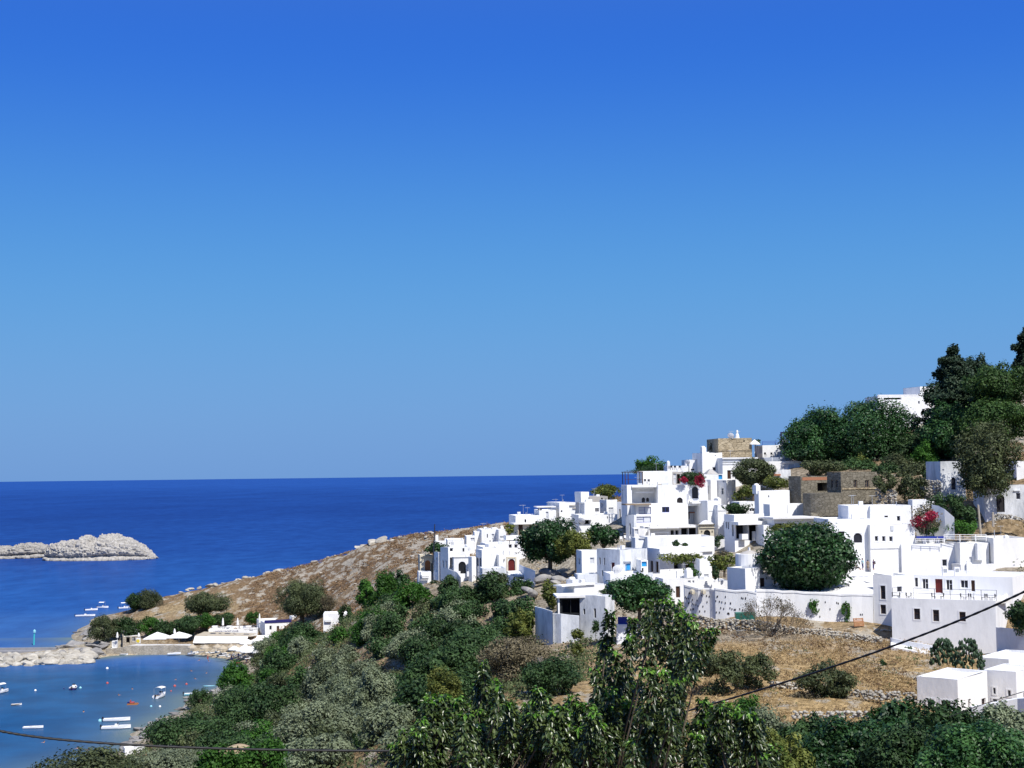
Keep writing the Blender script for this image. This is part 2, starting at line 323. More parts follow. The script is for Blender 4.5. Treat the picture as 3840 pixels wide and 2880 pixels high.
    rk=ramp(nt,[(.575,(0,0,0)),(.63,(1,1,1))]); nt.links.new(ad.outputs[0],rk.inputs[0])
    rc=ramp(nt,[(.3,(.28,.24,.18)),(.7,(.50,.45,.36))]); nt.links.new(n2.outputs['Fac'],rc.inputs[0])
    mx=N(nt,'ShaderNodeMix',data_type='RGBA'); nt.links.new(rk.outputs[0],mx.inputs[0]); nt.links.new(mu.outputs[2],mx.inputs[6]); nt.links.new(rc.outputs[0],mx.inputs[7])
    nt.links.new(mx.outputs[2],b.inputs['Base Color']); b.inputs['Roughness'].default_value=.95; b.inputs['Specular IOR Level'].default_value=.1
    bp=N(nt,'ShaderNodeBump',Strength=.9,Distance=.6); nt.links.new(n2.outputs['Fac'],bp.inputs['Height']); nt.links.new(bp.outputs[0],b.inputs['Normal'])
    return o
# ---------------- sea ----------------
def build_sea():
    xs=np.concatenate([[-60000,-20000,-8000,-3000,-1200,-500,-260],np.arange(-200,170,4.0),[260,500,1200,3000,8000,20000,60000]])
    ys=np.concatenate([[120,180],np.arange(220,620,4.0),[700,800,1000,1400,2000,3500,7000,15000,30000,60000]])
    X,Y=np.meshgrid(xs,ys); x=X.ravel(); y=Y.ravel(); nx=len(xs); ny=len(ys)
    idx=np.arange(nx*ny).reshape(ny,nx); F=np.stack([idx[:-1,:-1].ravel(),idx[:-1,1:].ravel(),idx[1:,1:].ravel(),idx[1:,:-1].ravel()],1)
    m,nt,b=newmat('sea water')
    o=arr_mesh('sea',np.stack([x,y,x*0],1),F,m); tag(o,kind='structure')
    z=hz(np.clip(x,-165,330),np.clip(y,-40,760))
    sh=np.clip(np.exp(np.minimum(z,0)/1.7),0,1); inb=(x>-100)&(x<20)&(y<440)
    # sheltered, shallower bay inside the breakwater
    p=PZ(500,2600,0); bay=1/(1+np.exp((y-395)/6))*(1/(1+np.exp((x-20)/8)))
    sh=np.where((y>470),sh*.35,sh)
    a=o.data.attributes.new('shallow','FLOAT','POINT'); a.data.foreach_set('value',sh.astype(np.float32))
    a=o.data.attributes.new('bay','FLOAT','POINT'); a.data.foreach_set('value',bay.astype(np.float32))
    geo=N(nt,'ShaderNodeNewGeometry'); at=N(nt,'ShaderNodeAttribute',attribute_name='shallow'); ab=N(nt,'ShaderNodeAttribute',attribute_name='bay')
    sep=N(nt,'ShaderNodeSeparateXYZ'); nt.links.new(geo.outputs['Position'],sep.inputs[0])
    mr=N(nt,'ShaderNodeMapRange',clamp=True); mr.inputs['From Min'].default_value=420; mr.inputs['From Max'].default_value=9000; nt.links.new(sep.outputs[1],mr.inputs['Value'])
    deep=ramp(nt,[(0,(.019,.096,.32)),(.07,(.008,.045,.21)),(.2,(.006,.037,.195)),(1,(.012,.060,.265))]); nt.links.new(mr.outputs[0],deep.inputs[0])
    # wind patches
    mp=N(nt,'ShaderNodeMapping'); mp.inputs['Scale'].default_value=(.006,.0022,1); nt.links.new(geo.outputs['Position'],mp.inputs[0])
    nw=N(nt,'ShaderNodeTexNoise',Scale=1.0,Detail=9.0,Roughness=.62); nt.links.new(mp.outputs[0],nw.inputs['Vector'])
    rw=ramp(nt,[(.35,(.80,.82,.86)),(.65,(1.18,1.16,1.1))]); nt.links.new(nw.outputs['Fac'],rw.inputs[0])
    mpb=N(nt,'ShaderNodeMapping'); mpb.inputs['Scale'].default_value=(.07,.03,1); nt.links.new(geo.outputs['Position'],mpb.inputs[0])
    nx2=N(nt,'ShaderNodeTexNoise',Scale=1.0,Detail=8.0,Roughness=.7); nt.links.new(mpb.outputs[0],nx2.inputs['Vector'])
    rx2=ramp(nt,[(.36,(.74,.78,.84)),(.64,(1.24,1.2,1.12))]); nt.links.new(nx2.outputs['Fac'],rx2.inputs[0])
    mxx=N(nt,'ShaderNodeMix',data_type='RGBA',blend_type='MULTIPLY'); mxx.inputs[0].default_value=1; nt.links.new(deep.outputs[0],mxx.inputs[6]); nt.links.new(rx2.outputs[0],mxx.inputs[7])
    mw=N(nt,'ShaderNodeMix',data_type='RGBA',blend_type='MULTIPLY'); mw.inputs[0].default_value=1; nt.links.new(mxx.outputs[2],mw.inputs[6]); nt.links.new(rw.outputs[0],mw.inputs[7])
    m1=N(nt,'ShaderNodeMix',data_type='RGBA'); m1.inputs[7].default_value=(.003,.062,.185,1); nt.links.new(ab.outputs['Fac'],m1.inputs[0]); nt.links.new(mw.outputs[2],m1.inputs[6])
    n4=N(nt,'ShaderNodeTexNoise',Scale=.09,Detail=7.0); nt.links.new(geo.outputs['Position'],n4.inputs['Vector'])
    r4=ramp(nt,[(.4,(.75,.78,.8)),(.66,(1.25,1.2,1.15))]); nt.links.new(n4.outputs['Fac'],r4.inputs[0])
    m3=N(nt,'ShaderNodeMix',data_type='RGBA',blend_type='MULTIPLY'); nt.links.new(ab.outputs['Fac'],m3.inputs[0]); nt.links.new(m1.outputs[2],m3.inputs[6]); nt.links.new(r4.outputs[0],m3.inputs[7])
    m2=N(nt,'ShaderNodeMix',data_type='RGBA'); m2.inputs[7].default_value=(.13,.17,.15,1); nt.links.new(at.outputs['Fac'],m2.inputs[0]); nt.links.new(m3.outputs[2],m2.inputs[6])
    df=N(nt,'ShaderNodeBsdfDiffuse'); nt.links.new(m2.outputs[2],df.inputs['Color'])
    gl=N(nt,'ShaderNodeBsdfGlossy',Roughness=.12); gl.inputs['Color'].default_value=(.8,.85,.95,1)
    w1=N(nt,'ShaderNodeMapping'); w1.inputs['Scale'].default_value=(.35,.8,1); w1.inputs['Rotation'].default_value=(0,0,R(14)); nt.links.new(geo.outputs['Position'],w1.inputs[0])
    nb=N(nt,'ShaderNodeTexNoise',Scale=.9,Detail=7.0,Roughness=.6); nt.links.new(w1.outputs[0],nb.inputs['Vector'])
    bp=N(nt,'ShaderNodeBump',Strength=.22,Distance=.4); nt.links.new(nb.outputs['Fac'],bp.inputs['Height']); nt.links.new(bp.outputs[0],gl.inputs['Normal']); nt.links.new(bp.outputs[0],df.inputs['Normal'])
    # calm water in the bay mirrors more than the open sea
    fr=N(nt,'ShaderNodeMapRange'); fr.inputs['To Min'].default_value=.09; fr.inputs['To Max'].default_value=.115; nt.links.new(ab.outputs['Fac'],fr.inputs['Value'])
    mx=N(nt,'ShaderNodeMixShader'); nt.links.new(fr.outputs[0],mx.inputs[0]); nt.links.new(df.outputs[0],mx.inputs[1]); nt.links.new(gl.outputs[0],mx.inputs[2])
    nt.links.new(mx.outputs[0],nt.nodes['Material Output'].inputs['Surface'])
    return o
# ---------------- rock ----------------
def rockmat(name,c1,c2,c3,s=.35,dk=True):
    m,nt,b=newmat(name); geo=N(nt,'ShaderNodeNewGeometry'); oi=N(nt,'ShaderNodeObjectInfo')
    mp=N(nt,'ShaderNodeMapping'); mp.inputs['Scale'].default_value=(.7,.7,1.6); mp.inputs['Rotation'].default_value=(0,R(12),0); nt.links.new(geo.outputs['Position'],mp.inputs[0])
    n1=N(nt,'ShaderNodeTexNoise',Scale=s,Detail=10.0,Roughness=.7); nt.links.new(mp.outputs[0],n1.inputs['Vector'])
    r=ramp(nt,[(.3,c1),(.5,c2),(.72,c3)]); nt.links.new(n1.outputs['Fac'],r.inputs[0])
    hs=N(nt,'ShaderNodeHueSaturation'); mr=N(nt,'ShaderNodeMapRange'); mr.inputs['To Min'].default_value=.82; mr.inputs['To Max'].default_value=1.12
    nt.links.new(oi.outputs['Random'],mr.inputs['Value']); nt.links.new(mr.outputs[0],hs.inputs['Value']); nt.links.new(r.outputs[0],hs.inputs['Color'])
    last=hs
    if dk:  # darker band at the waterline
        sep=N(nt,'ShaderNodeSeparateXYZ'); nt.links.new(geo.outputs['Position'],sep.inputs[0])
        ad=N(nt,'ShaderNodeMath',operation='ADD'); nt.links.new(sep.outputs[2],ad.inputs[0]); nt.links.new(n1.outputs['Fac'],ad.inputs[1])
        wr=ramp(nt,[(.0,(.22,.2,.18)),(.11,(1,1,1))]); dv=N(nt,'ShaderNodeMath',operation='DIVIDE'); dv.inputs[1].default_value=12.0; nt.links.new(ad.outputs[0],dv.inputs[0]); nt.links.new(dv.outputs[0],wr.inputs[0])
        mu=N(nt,'ShaderNodeMix',data_type='RGBA',blend_type='MULTIPLY'); mu.inputs[0].default_value=1; nt.links.new(hs.outputs[0],mu.inputs[6]); nt.links.new(wr.outputs[0],mu.inputs[7]); nt.links.new(mu.outputs[2],b.inputs['Base Color'])
    else: nt.links.new(hs.outputs[0],b.inputs['Base Color'])
    b.inputs['Roughness'].default_value=.92; b.inputs['Specular IOR Level'].default_value=.15
    bp=N(nt,'ShaderNodeBump',Strength=.8,Distance=.5); nt.links.new(n1.outputs['Fac'],bp.inputs['Height']); nt.links.new(bp.outputs[0],b.inputs['Normal'])
    return m
M['islet']=rockmat('pale grey limestone',(.15,.14,.125),(.38,.36,.325),(.54,.52,.48),.6)
M['boulder']=rockmat('pale boulder limestone',(.28,.25,.21),(.42,.39,.33),(.56,.53,.46),.8,False)
M['shore']=rockmat('grey shore rock',(.14,.13,.12),(.27,.26,.25),(.42,.40,.36),.5)
import bmesh
def ico_dirs(sub):
    bm=bmesh.new(); bmesh.ops.create_icosphere(bm,subdivisions=sub,radius=1); V=np.array([v.co[:] for v in bm.verts]); F=np.array([[v.index for v in f.verts] for f in bm.faces]); bm.free(); return V,F
def n3(V,s,seed): return (vnoise(V[:,0]+V[:,2]*.7,V[:,1]-V[:,2]*.4,s,seed)+vnoise(V[:,1]+5,V[:,2]+V[:,0]*.3,s,seed+3))*.5
ROCKS=[]
def rock_meshes():
    V0,F=ico_dirs(3)
    for i in range(5):
        rng=np.random.default_rng(50+i); V=V0.copy()
        for k in range(9):   # chop with planes for angular boulders
            d=rng.normal(size=3); d/=np.linalg.norm(d); c=rng.uniform(.55,.9); t=V@d; V-=np.outer(np.clip(t-c,0,None)*.9,d)
        V*=(1+.16*(n3(V,.45,i)-.5)+.1*(n3(V,.2,i+9)-.5))[:,None]
        V[:,2]*=.72
        o=arr_mesh('boulder',V,F,M['boulder']); ROCKS.append(o.data); bpy.data.objects.remove(o)
def boulder(x,y,z,s,label,group,rng,mat=None,flat=1.0,name='boulder'):
    me=ROCKS[int(rng.integers(5))]
    if mat is not None:
        key='_'+mat.name+me.name
        if key not in bpy.data.meshes: m2=me.copy(); m2.name=key; m2.materials.clear(); m2.materials.append(mat)
        me=bpy.data.meshes[key]
    o=bpy.data.objects.new(name,me); link(o); o.location=(x,y,z); o.scale=(s*rng.uniform(.8,1.5),s*rng.uniform(.7,1.1),s*rng.uniform(.6,1.0)*flat); o.rotation_euler=(rng.uniform(-.3,.3),rng.uniform(-.3,.3),rng.uniform(0,6.28))
    tag(o,label,'rock',group); return o
def worley(Pp,cells):
    out=np.empty((len(Pp),2))
    for i in range(0,len(Pp),4000):
        d=np.sqrt(((Pp[i:i+4000,None,:]-cells[None])**2).sum(-1)); d.partition(1,axis=1); out[i:i+4000]=d[:,:2]
    return out[:,0],out[:,1]-out[:,0]
def build_islet(label,px0,px1,pybase,prof,dep,seed,D=None):
    # closed ridge of blocky limestone: cross-section arcs swept along the islet, displaced by stacked cell noise
    rng=np.random.default_rng(seed); a=PZ(px0,pybase,0); b=PZ(px1,pybase,0); W=b[0]-a[0]; hm=max(p[1] for p in prof)
    nu,ns=300,110; u=np.linspace(0,1,nu); s=np.linspace(-.12,math.pi+.12,ns); U,S=np.meshgrid(u,s); h=np.interp(U,[p[0] for p in prof],[p[1] for p in prof])
    endw=np.clip(np.sin(math.pi*np.clip(U,.0,1))**.35,.12,1)
    X=a[0]+U*W; Y=a[1]+dep/2*(1-np.cos(S)*endw); Zz=h*np.sign(np.sin(S))*np.abs(np.sin(S))**.62
    Pt=np.stack([X.ravel(),Y.ravel(),Zz.ravel()],1); nrm=np.stack([np.zeros(U.size),-(np.cos(S)).ravel(),np.sin(S).ravel()*1.0],1); nrm/=np.linalg.norm(nrm,axis=1,keepdims=True)
    disp=np.zeros(len(Pt))
    for (cs,amp) in ((5.0,1.1),(2.4,.85),(1.2,.5)):
        n=int(W*dep*hm/cs**3*2.2)+20; n=min(n,4000); q=Pt*np.array([.8,1,2.6])+ (n3(Pt,cs,seed)[:,None]-.5)*cs*.6; q[:,2]+=q[:,0]*.22
        cells=np.stack([rng.uniform(q[:,k].min()-2,q[:,k].max()+2,n) for k in range(3)],1); f1,f2=worley(q,cells); disp+=amp*(np.clip(f2/(cs*.30),0,1)-.72)+amp*.25*(.5-f1/cs)
    zz=Pt[:,2]; fr_=np.clip(np.cos(S).ravel(),0,1)**.5; disp+=fr_*(-2.6*np.exp(-((zz-2.7-.5*np.sin(Pt[:,0]*.12))/.75)**2)+1.3*np.clip((1.9-zz)/.8,0,1))
    fade=np.clip(h.ravel()/3,.15,1); Pt=Pt+nrm*(disp*fade)[:,None]
    idx=np.arange(nu*ns).reshape(ns,nu); F=np.stack([idx[:-1,:-1].ravel(),idx[:-1,1:].ravel(),idx[1:,1:].ravel(),idx[1:,:-1].ravel()],1)
    o=arr_mesh('rocky_islet',Pt,F,M['islet']); tag(o,label,'islet'); return o
def stonewall(c,label,pts,thick=.6,size=.25,name='wall',mat='boulder',seed=0,rows=None,loose=.22):
    """dry stone wall piled from individual stones, one mesh; pts: (x,ytop,ybase,D)"""
    rng=np.random.default_rng(seed+3); Q=[]
    for (x,yt,yb,D) in pts: b=P(zx(c,x),zy(c,yb),D); t=P(zx(c,x),zy(c,yt),D); Q.append((b[0],b[1],b[2],t[2]))
    o0=np.array(Q[0][:3]); Vs=[];Fs=[];n0=0; base=[]
    for me in ROCKS:
        V=np.empty(len(me.vertices)*3); me.vertices.foreach_get('co',V); F=np.empty(len(me.polygons)*3,int); me.polygons.foreach_get('vertices',F); base.append((V.reshape(-1,3),F.reshape(-1,3)))
    Vi,Fi=ico_dirs(1)
    for A,B in zip(Q[:-1],Q[1:]):
        L=math.hypot(B[0]-A[0],B[1]-A[1]); n=int(L/size/1.15)+1
        for k in range(n):
            f=(k+rng.uniform(0,1))/n; x,y,z0,z1=[A[j]*(1-f)+B[j]*f for j in range(4)]; g=float(min(z0,z1-.2)); hh=z1-g; m=max(1,int(hh/size/.8)+1)
            for r_ in range(-1,m):
                z=g+hh*(r_+.5)/m; sc=size*rng.uniform(.5,1.0)*np.array([rng.uniform(.8,1.5),1.0,rng.uniform(.5,.85)]); az=rng.uniform(0,6.28)
                V=Vi*(1+rng.normal(0,.10,(len(Vi),1)))*sc; ca,sa=math.cos(az),math.sin(az); V=np.stack([V[:,0]*ca-V[:,1]*sa,V[:,0]*sa+V[:,1]*ca,V[:,2]],1)
                p=np.array([x+rng.normal(0,size*.3),y+rng.normal(0,thick*.25+loose*(m-r_)*.15)-loose*.3*(m-r_)*rng.uniform(0,1),z+rng.normal(0,size*.15)])-o0; Vs.append(V+p);Fs.append(Fi+n0);n0+=len(V)
    root=empty(name,o0); tag(root,label,'stone wall'); arr_mesh('stones',np.concatenate(Vs),np.concatenate(Fs),M[mat],root); return root
# ---------------- buildings ----------------
HBASE=[]
def dirs(th): return np.array([math.cos(th),math.sin(th),0]),np.array([-math.sin(th),math.cos(th),0])
def hit(C,dv,px,py):
    d=ray(px,py); A=np.array([[dv[0],-d[0]],[dv[1],-d[1]]]); u,s=np.linalg.solve(A,(O-C)[:2]); return u,(O+s*d)[2]
OPN={'w':('window','glass'),'s':('window','shut'),'a':('window','glass'),'o':('opening','hole'),'d':('door','brown'),'D':('door','orange'),'k':('door','black'),'K':('opening','hole'),
     'b':('door','blue'),'m':('door','maroon'),'n':('door','maroon'),'h':('drain_hole','hole')}
ARCH='aDkKm'
def face_cells(mb,org,du,dn,w,z0,z1,holes,m=0,rev=.28):
    # grid face with rectangular holes; du along the face, dn inward normal
    us=sorted(set([0,w]+[h[0] for h in holes]+[h[1] for h in holes])); vs=sorted(set([z0,z1]+[h[2] for h in holes]+[h[3] for h in holes]))
    def pt(u,v,k=0): return (org[0]+du[0]*u+dn[0]*k,org[1]+du[1]*u+dn[1]*k,v)
    for i in range(len(us)-1):
        for j in range(len(vs)-1):
            uc=(us[i]+us[i+1])/2; vc=(vs[j]+vs[j+1])/2
            if any(h[0]<uc<h[1] and h[2]<vc<h[3] for h in holes): continue
            mb.quad(pt(us[i],vs[j]),pt(us[i+1],vs[j]),pt(us[i+1],vs[j+1]),pt(us[i],vs[j+1]),m)
    for (a,b,c,d,t) in holes:
        k=rev if t!='o' else 1.4
        mb.quad(pt(a,c),pt(a,c,k),pt(a,d,k),pt(a,d),m); mb.quad(pt(b,c),pt(b,d),pt(b,d,k),pt(b,c,k),m)
        mb.quad(pt(a,c),pt(b,c),pt(b,c,k),pt(a,c,k),m); mb.quad(pt(a,d),pt(a,d,k),pt(b,d,k),pt(b,d),m)
        if t in ARCH:
            r=(b-a)/2; n=7
            for sgn,cor in ((1,a),(-1,b)):
                arc=[((a+b)/2-sgn*r*math.cos(math.pi/2*i/n),d-r+r*math.sin(math.pi/2*i/n)) for i in range(n+1)]
                for i in range(n):
                    mb.poly([pt(cor,d),pt(*arc[i]),pt(*arc[i+1])],m)
                    mb.quad(pt(*arc[i]),pt(arc[i][0],arc[i][1],k),pt(arc[i+1][0],arc[i+1][1],k),pt(*arc[i+1]),m)
def hash_(s):
    h=7
    for ch in s: h=(h*131+ord(ch))%1000003
    return h
def house(c,label,xl,xc,xr,yt,yb,D,th=0,op=(),dep=7,mat='white',par=.45,ext=4,roof='roof',ex=(),name='house',cat='house',surr=0,frame='wpaint',hb=True,group=None):
    th=R(th+((hash_(label)%31)-15)*.1); pxl,pxc,pxr=zx(c,xl),zx(c,xc),zx(c,xr); pyt,pyb=zy(c,yt),zy(c,yb)
    C=P(pxc,pyb,D); h=P(pxc,pyt,D)[2]-C[2]; dR,dL=dirs(th); ym=(pyt+pyb)/2
    w=hit(C,dR,pxr,ym)[0]
    if not .3<w<80: w=dep
    l=hit(C,dL,pxl,ym)[0] if pxc-pxl>3 else 0
    if not (1.2<l<60) or (math.degrees(th)<14 and l<dep): l=dep if math.degrees(th)<14 or pxc-pxl<=3 or l>60 else 2.5
    root=empty(name,C,th); tag(root,label,cat,group)
    if hb: HBASE.append(C-np.array([0,0,1.3]))
    hR=[];hL=[]
    for (x0,y0,x1,y1,t) in op:
        X0,X1,Y0,Y1=zx(c,x0),zx(c,x1),zy(c,y0),zy(c,y1); xm=(X0+X1)/2; ymm=(Y0+Y1)/2
        if xm>=pxc:
            u0,_=hit(C,dR,X0,ymm); u1,_=hit(C,dR,X1,ymm); um,v1=hit(C,dR,xm,Y0); _,v0=hit(C,dR,xm,Y1); L=hR; lim=w
        else:
            u1,_=hit(C,dL,X0,ymm); u0,_=hit(C,dL,X1,ymm); um,v1=hit(C,dL,xm,Y0); _,v0=hit(C,dL,xm,Y1); L=hL; lim=l
        v0-=C[2]; v1-=C[2]
        u0=max(u0,.08); u1=min(u1,lim-.08); v1=min(v1,h-.12)
        if u1-u0<.12 or v1-v0<.12: continue
        if any(not(u1<q[0] or u0>q[1] or v1<q[2] or v0>q[3]) for q in L): continue
        if t in ARCH and v1-v0<(u1-u0)/2: t='o' if t=='K' else 'd'
        L.append((u0,u1,v0,v1,t))
    # walls in local frame: R face along +x at y=0, L face along +y at x=0
    mb=MB()
    face_cells(mb,(0,0),(1,0),(0,1),w,-ext,h,hR)
    face_cells(mb,(0,l),(0,-1),(1,0),l,-ext,h,[(l-b,l-a,cc,d,t) for (a,b,cc,d,t) in hL])
    mb.quad((w,0,-ext),(w,l,-ext),(w,l,h),(w,0,h)); mb.quad((w,l,-ext),(0,l,-ext),(0,l,h),(w,l,h))
    t=min(.28,w/4,l/4); zr=h-par
    if par>0:
        for (x0,x1,y0,y1) in ((0,w,0,t),(0,w,l-t,l),(0,t,t,l-t),(w-t,w,t,l-t)): mb.quad((x0,y0,h),(x1,y0,h),(x1,y1,h),(x0,y1,h))
        mb.quad((t,t,zr),(t,t,h),(w-t,t,h),(w-t,t,zr)); mb.quad((t,l-t,zr),(w-t,l-t,zr),(w-t,l-t,h),(t,l-t,h))
        mb.quad((t,t,zr),(t,l-t,zr),(t,l-t,h),(t,t,h)); mb.quad((w-t,t,zr),(w-t,t,h),(w-t,l-t,h),(w-t,l-t,zr))
        rb=MB(); rb.quad((t,t,zr),(w-t,t,zr),(w-t,l-t,zr),(t,l-t,zr)); rb.build('roof',M[roof],root)
    else: mb.quad((0,0,h),(w,0,h),(w,l,h),(0,l,h))
    sd=(hash_(label)%97)*.37
    mb.v=[(x,y,z+.06*math.sin(x*1.9+sd)*math.sin(y*1.3+x*.4+sd*2)) if z>h-.01 else (x,y,z) for (x,y,z) in mb.v]
    mb.build('wall',M[mat],root)
    if roof=='roof' and par>0 and w>3.5 and l>4 and c in('a','b','c','d','z4','z5','z7') and name=='house':
        rg=np.random.default_rng(hash_(label)%9973)
        for _ in range(int(rg.integers(1,4))):
            qx=rg.uniform(.8,w-.8); qy=rg.uniform(.8,l-.8); k=rg.integers(4); b=MB()
            if k==0: b.box(qx-.35,qx+.35,qy-.3,qy+.3,zr,h+rg.uniform(.2,.7),0,.03,.03); b.build('roof_box',M['white'],root)
            elif k==1: b.tube([(qx,qy,zr),(qx,qy,h+rg.uniform(.4,.9))],.07,6); b.build('vent_pipe',M['galv'],root)
            elif k==2: b.box(qx-.4,qx+.4,qy-.15,qy+.15,zr,h+.35); b.build('air_conditioner',M['shut'],root)
            else: b.tube([(qx,qy,zr),(qx,qy,h+1.6)],.03,4); b.tube([(qx-.5,qy,h+1.5),(qx+.5,qy,h+1.5)],.02,4); b.build('aerial',M['galv'],root)
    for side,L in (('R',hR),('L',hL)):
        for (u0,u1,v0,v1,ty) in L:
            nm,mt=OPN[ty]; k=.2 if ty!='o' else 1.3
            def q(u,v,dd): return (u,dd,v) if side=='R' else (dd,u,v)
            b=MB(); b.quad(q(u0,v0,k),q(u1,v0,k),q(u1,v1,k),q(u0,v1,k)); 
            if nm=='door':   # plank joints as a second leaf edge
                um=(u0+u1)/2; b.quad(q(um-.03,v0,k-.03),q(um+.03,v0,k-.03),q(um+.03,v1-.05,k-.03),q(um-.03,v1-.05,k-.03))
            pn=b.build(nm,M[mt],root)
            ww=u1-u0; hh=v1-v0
            if ty in 'ws' and ww>.45 and hh>.45 and frame:
                f=MB(); e=.07
                def bar(a,b2,cc,d2):
                    if side=='R': f.box(a,b2,k-.07,k-.015,cc,d2)
                    else: f.box(k-.07,k-.015,a,b2,cc,d2)
                bar(u0,u0+e,v0,v1); bar(u1-e,u1,v0,v1); bar(u0+e,u1-e,v0,v0+e); bar(u0+e,u1-e,v1-e,v1)
                if ww>.8: bar((u0+u1)/2-.03,(u0+u1)/2+.03,v0+e,v1-e)
                if hh>1.1: bar(u0+e,(u0+u1)/2-.03 if ww>.8 else u1-e,v0+hh*.55,v0+hh*.55+.05)
                f.build('frame',M[frame if isinstance(frame,str) else 'wpaint'],pn)
            if surr and ty in 'wdas':
                f=MB(); e=.16; pr=-.035
                def sb(a,b2,cc,d2):
                    if side=='R': f.box(a,b2,pr,-.002,cc,d2)
                    else: f.box(pr,-.002,a,b2,cc,d2)
                sb(u0-e,u0,v0-(e if nm=='window' else 0),v1+e); sb(u1,u1+e,v0-(e if nm=='window' else 0),v1+e); sb(u0,u1,v1,v1+e)
                if nm=='window': sb(u0,u1,v0-e,v0)
                f.build('surround',M['wpaint'],pn)
    for e in ex:   # (name,x0,y0,x1,y1,offset,depth,mat[,taper]) measured on the R face plane
        nm,x0,y0,x1,y1,off,dp=e[:7]; mt=e[7] if len(e)>7 else mat; tp_=e[8] if len(e)>8 else 0
        X0,X1,Y0,Y1=zx(c,x0),zx(c,x1),zy(c,y0),zy(c,y1); C2=C+dL*(off+(dp/2 if nm in('drum','cone_roof') else 0))
        u0,_=hit(C2,dR,X0,(Y0+Y1)/2); u1,_=hit(C2,dR,X1,(Y0+Y1)/2); _,v1=hit(C2,dR,(X0+X1)/2,Y0); _,v0=hit(C2,dR,(X0+X1)/2,Y1); v0-=C[2]; v1-=C[2]
        b=MB()
        if nm=='chimney': 
            v0-=.5; b.box(u0,u1,off,off+dp,v0,v1-(u1-u0)*.35,0); um=(u0+u1)/2; r=(u1-u0)/2
            b.lathe([(r*1.0,v1-(u1-u0)*.35),(r*.9,v1-(u1-u0)*.15),(r*.5,v1-.03),(0.01,v1)],10,0,(um,off+dp/2))
        elif nm=='cone_roof':
            um=(u0+u1)/2; rr=(u1-u0)/2; b.lathe([(rr,v0),(rr*.55,v0+(v1-v0)*.6),(.25,v1-.05),(0.01,v1)],18,0,(um,off+dp/2))
        elif nm=='drum': b.lathe([((u1-u0)/2,v0),((u1-u0)/2,v1),(0.01,v1)],24,0,((u0+u1)/2,off+dp/2))
        elif nm=='pyramid_roof':
            b.box(u0,u1,off,off+dp,v0,v1,0,(u1-u0)*.42,dp*.42)
        elif nm=='pediment':
            um=(u0+u1)/2; n=2 if tp_==0 else 12; pts=[(u0,v0)]+[(u0+(u1-u0)*i/n,v0+(v1-v0)*(1-abs(2*i/n-1) if tp_==0 else math.sin(math.pi*i/n))) for i in range(1,n)]+[(u1,v0)]
            b.poly([(p_[0],off,p_[1]) for p_ in pts]); b.poly([(p_[0],off+dp,p_[1]) for p_ in pts][::-1])
            for i in range(len(pts)-1): b.quad((pts[i][0],off,pts[i][1]),(pts[i+1][0],off,pts[i+1][1]),(pts[i+1][0],off+dp,pts[i+1][1]),(pts[i][0],off+dp,pts[i][1]))
        else: b.box(u0,u1,off,off+dp,v0,v1,0,tp_,tp_)
        b.build(nm,M[mt],root)
    return root
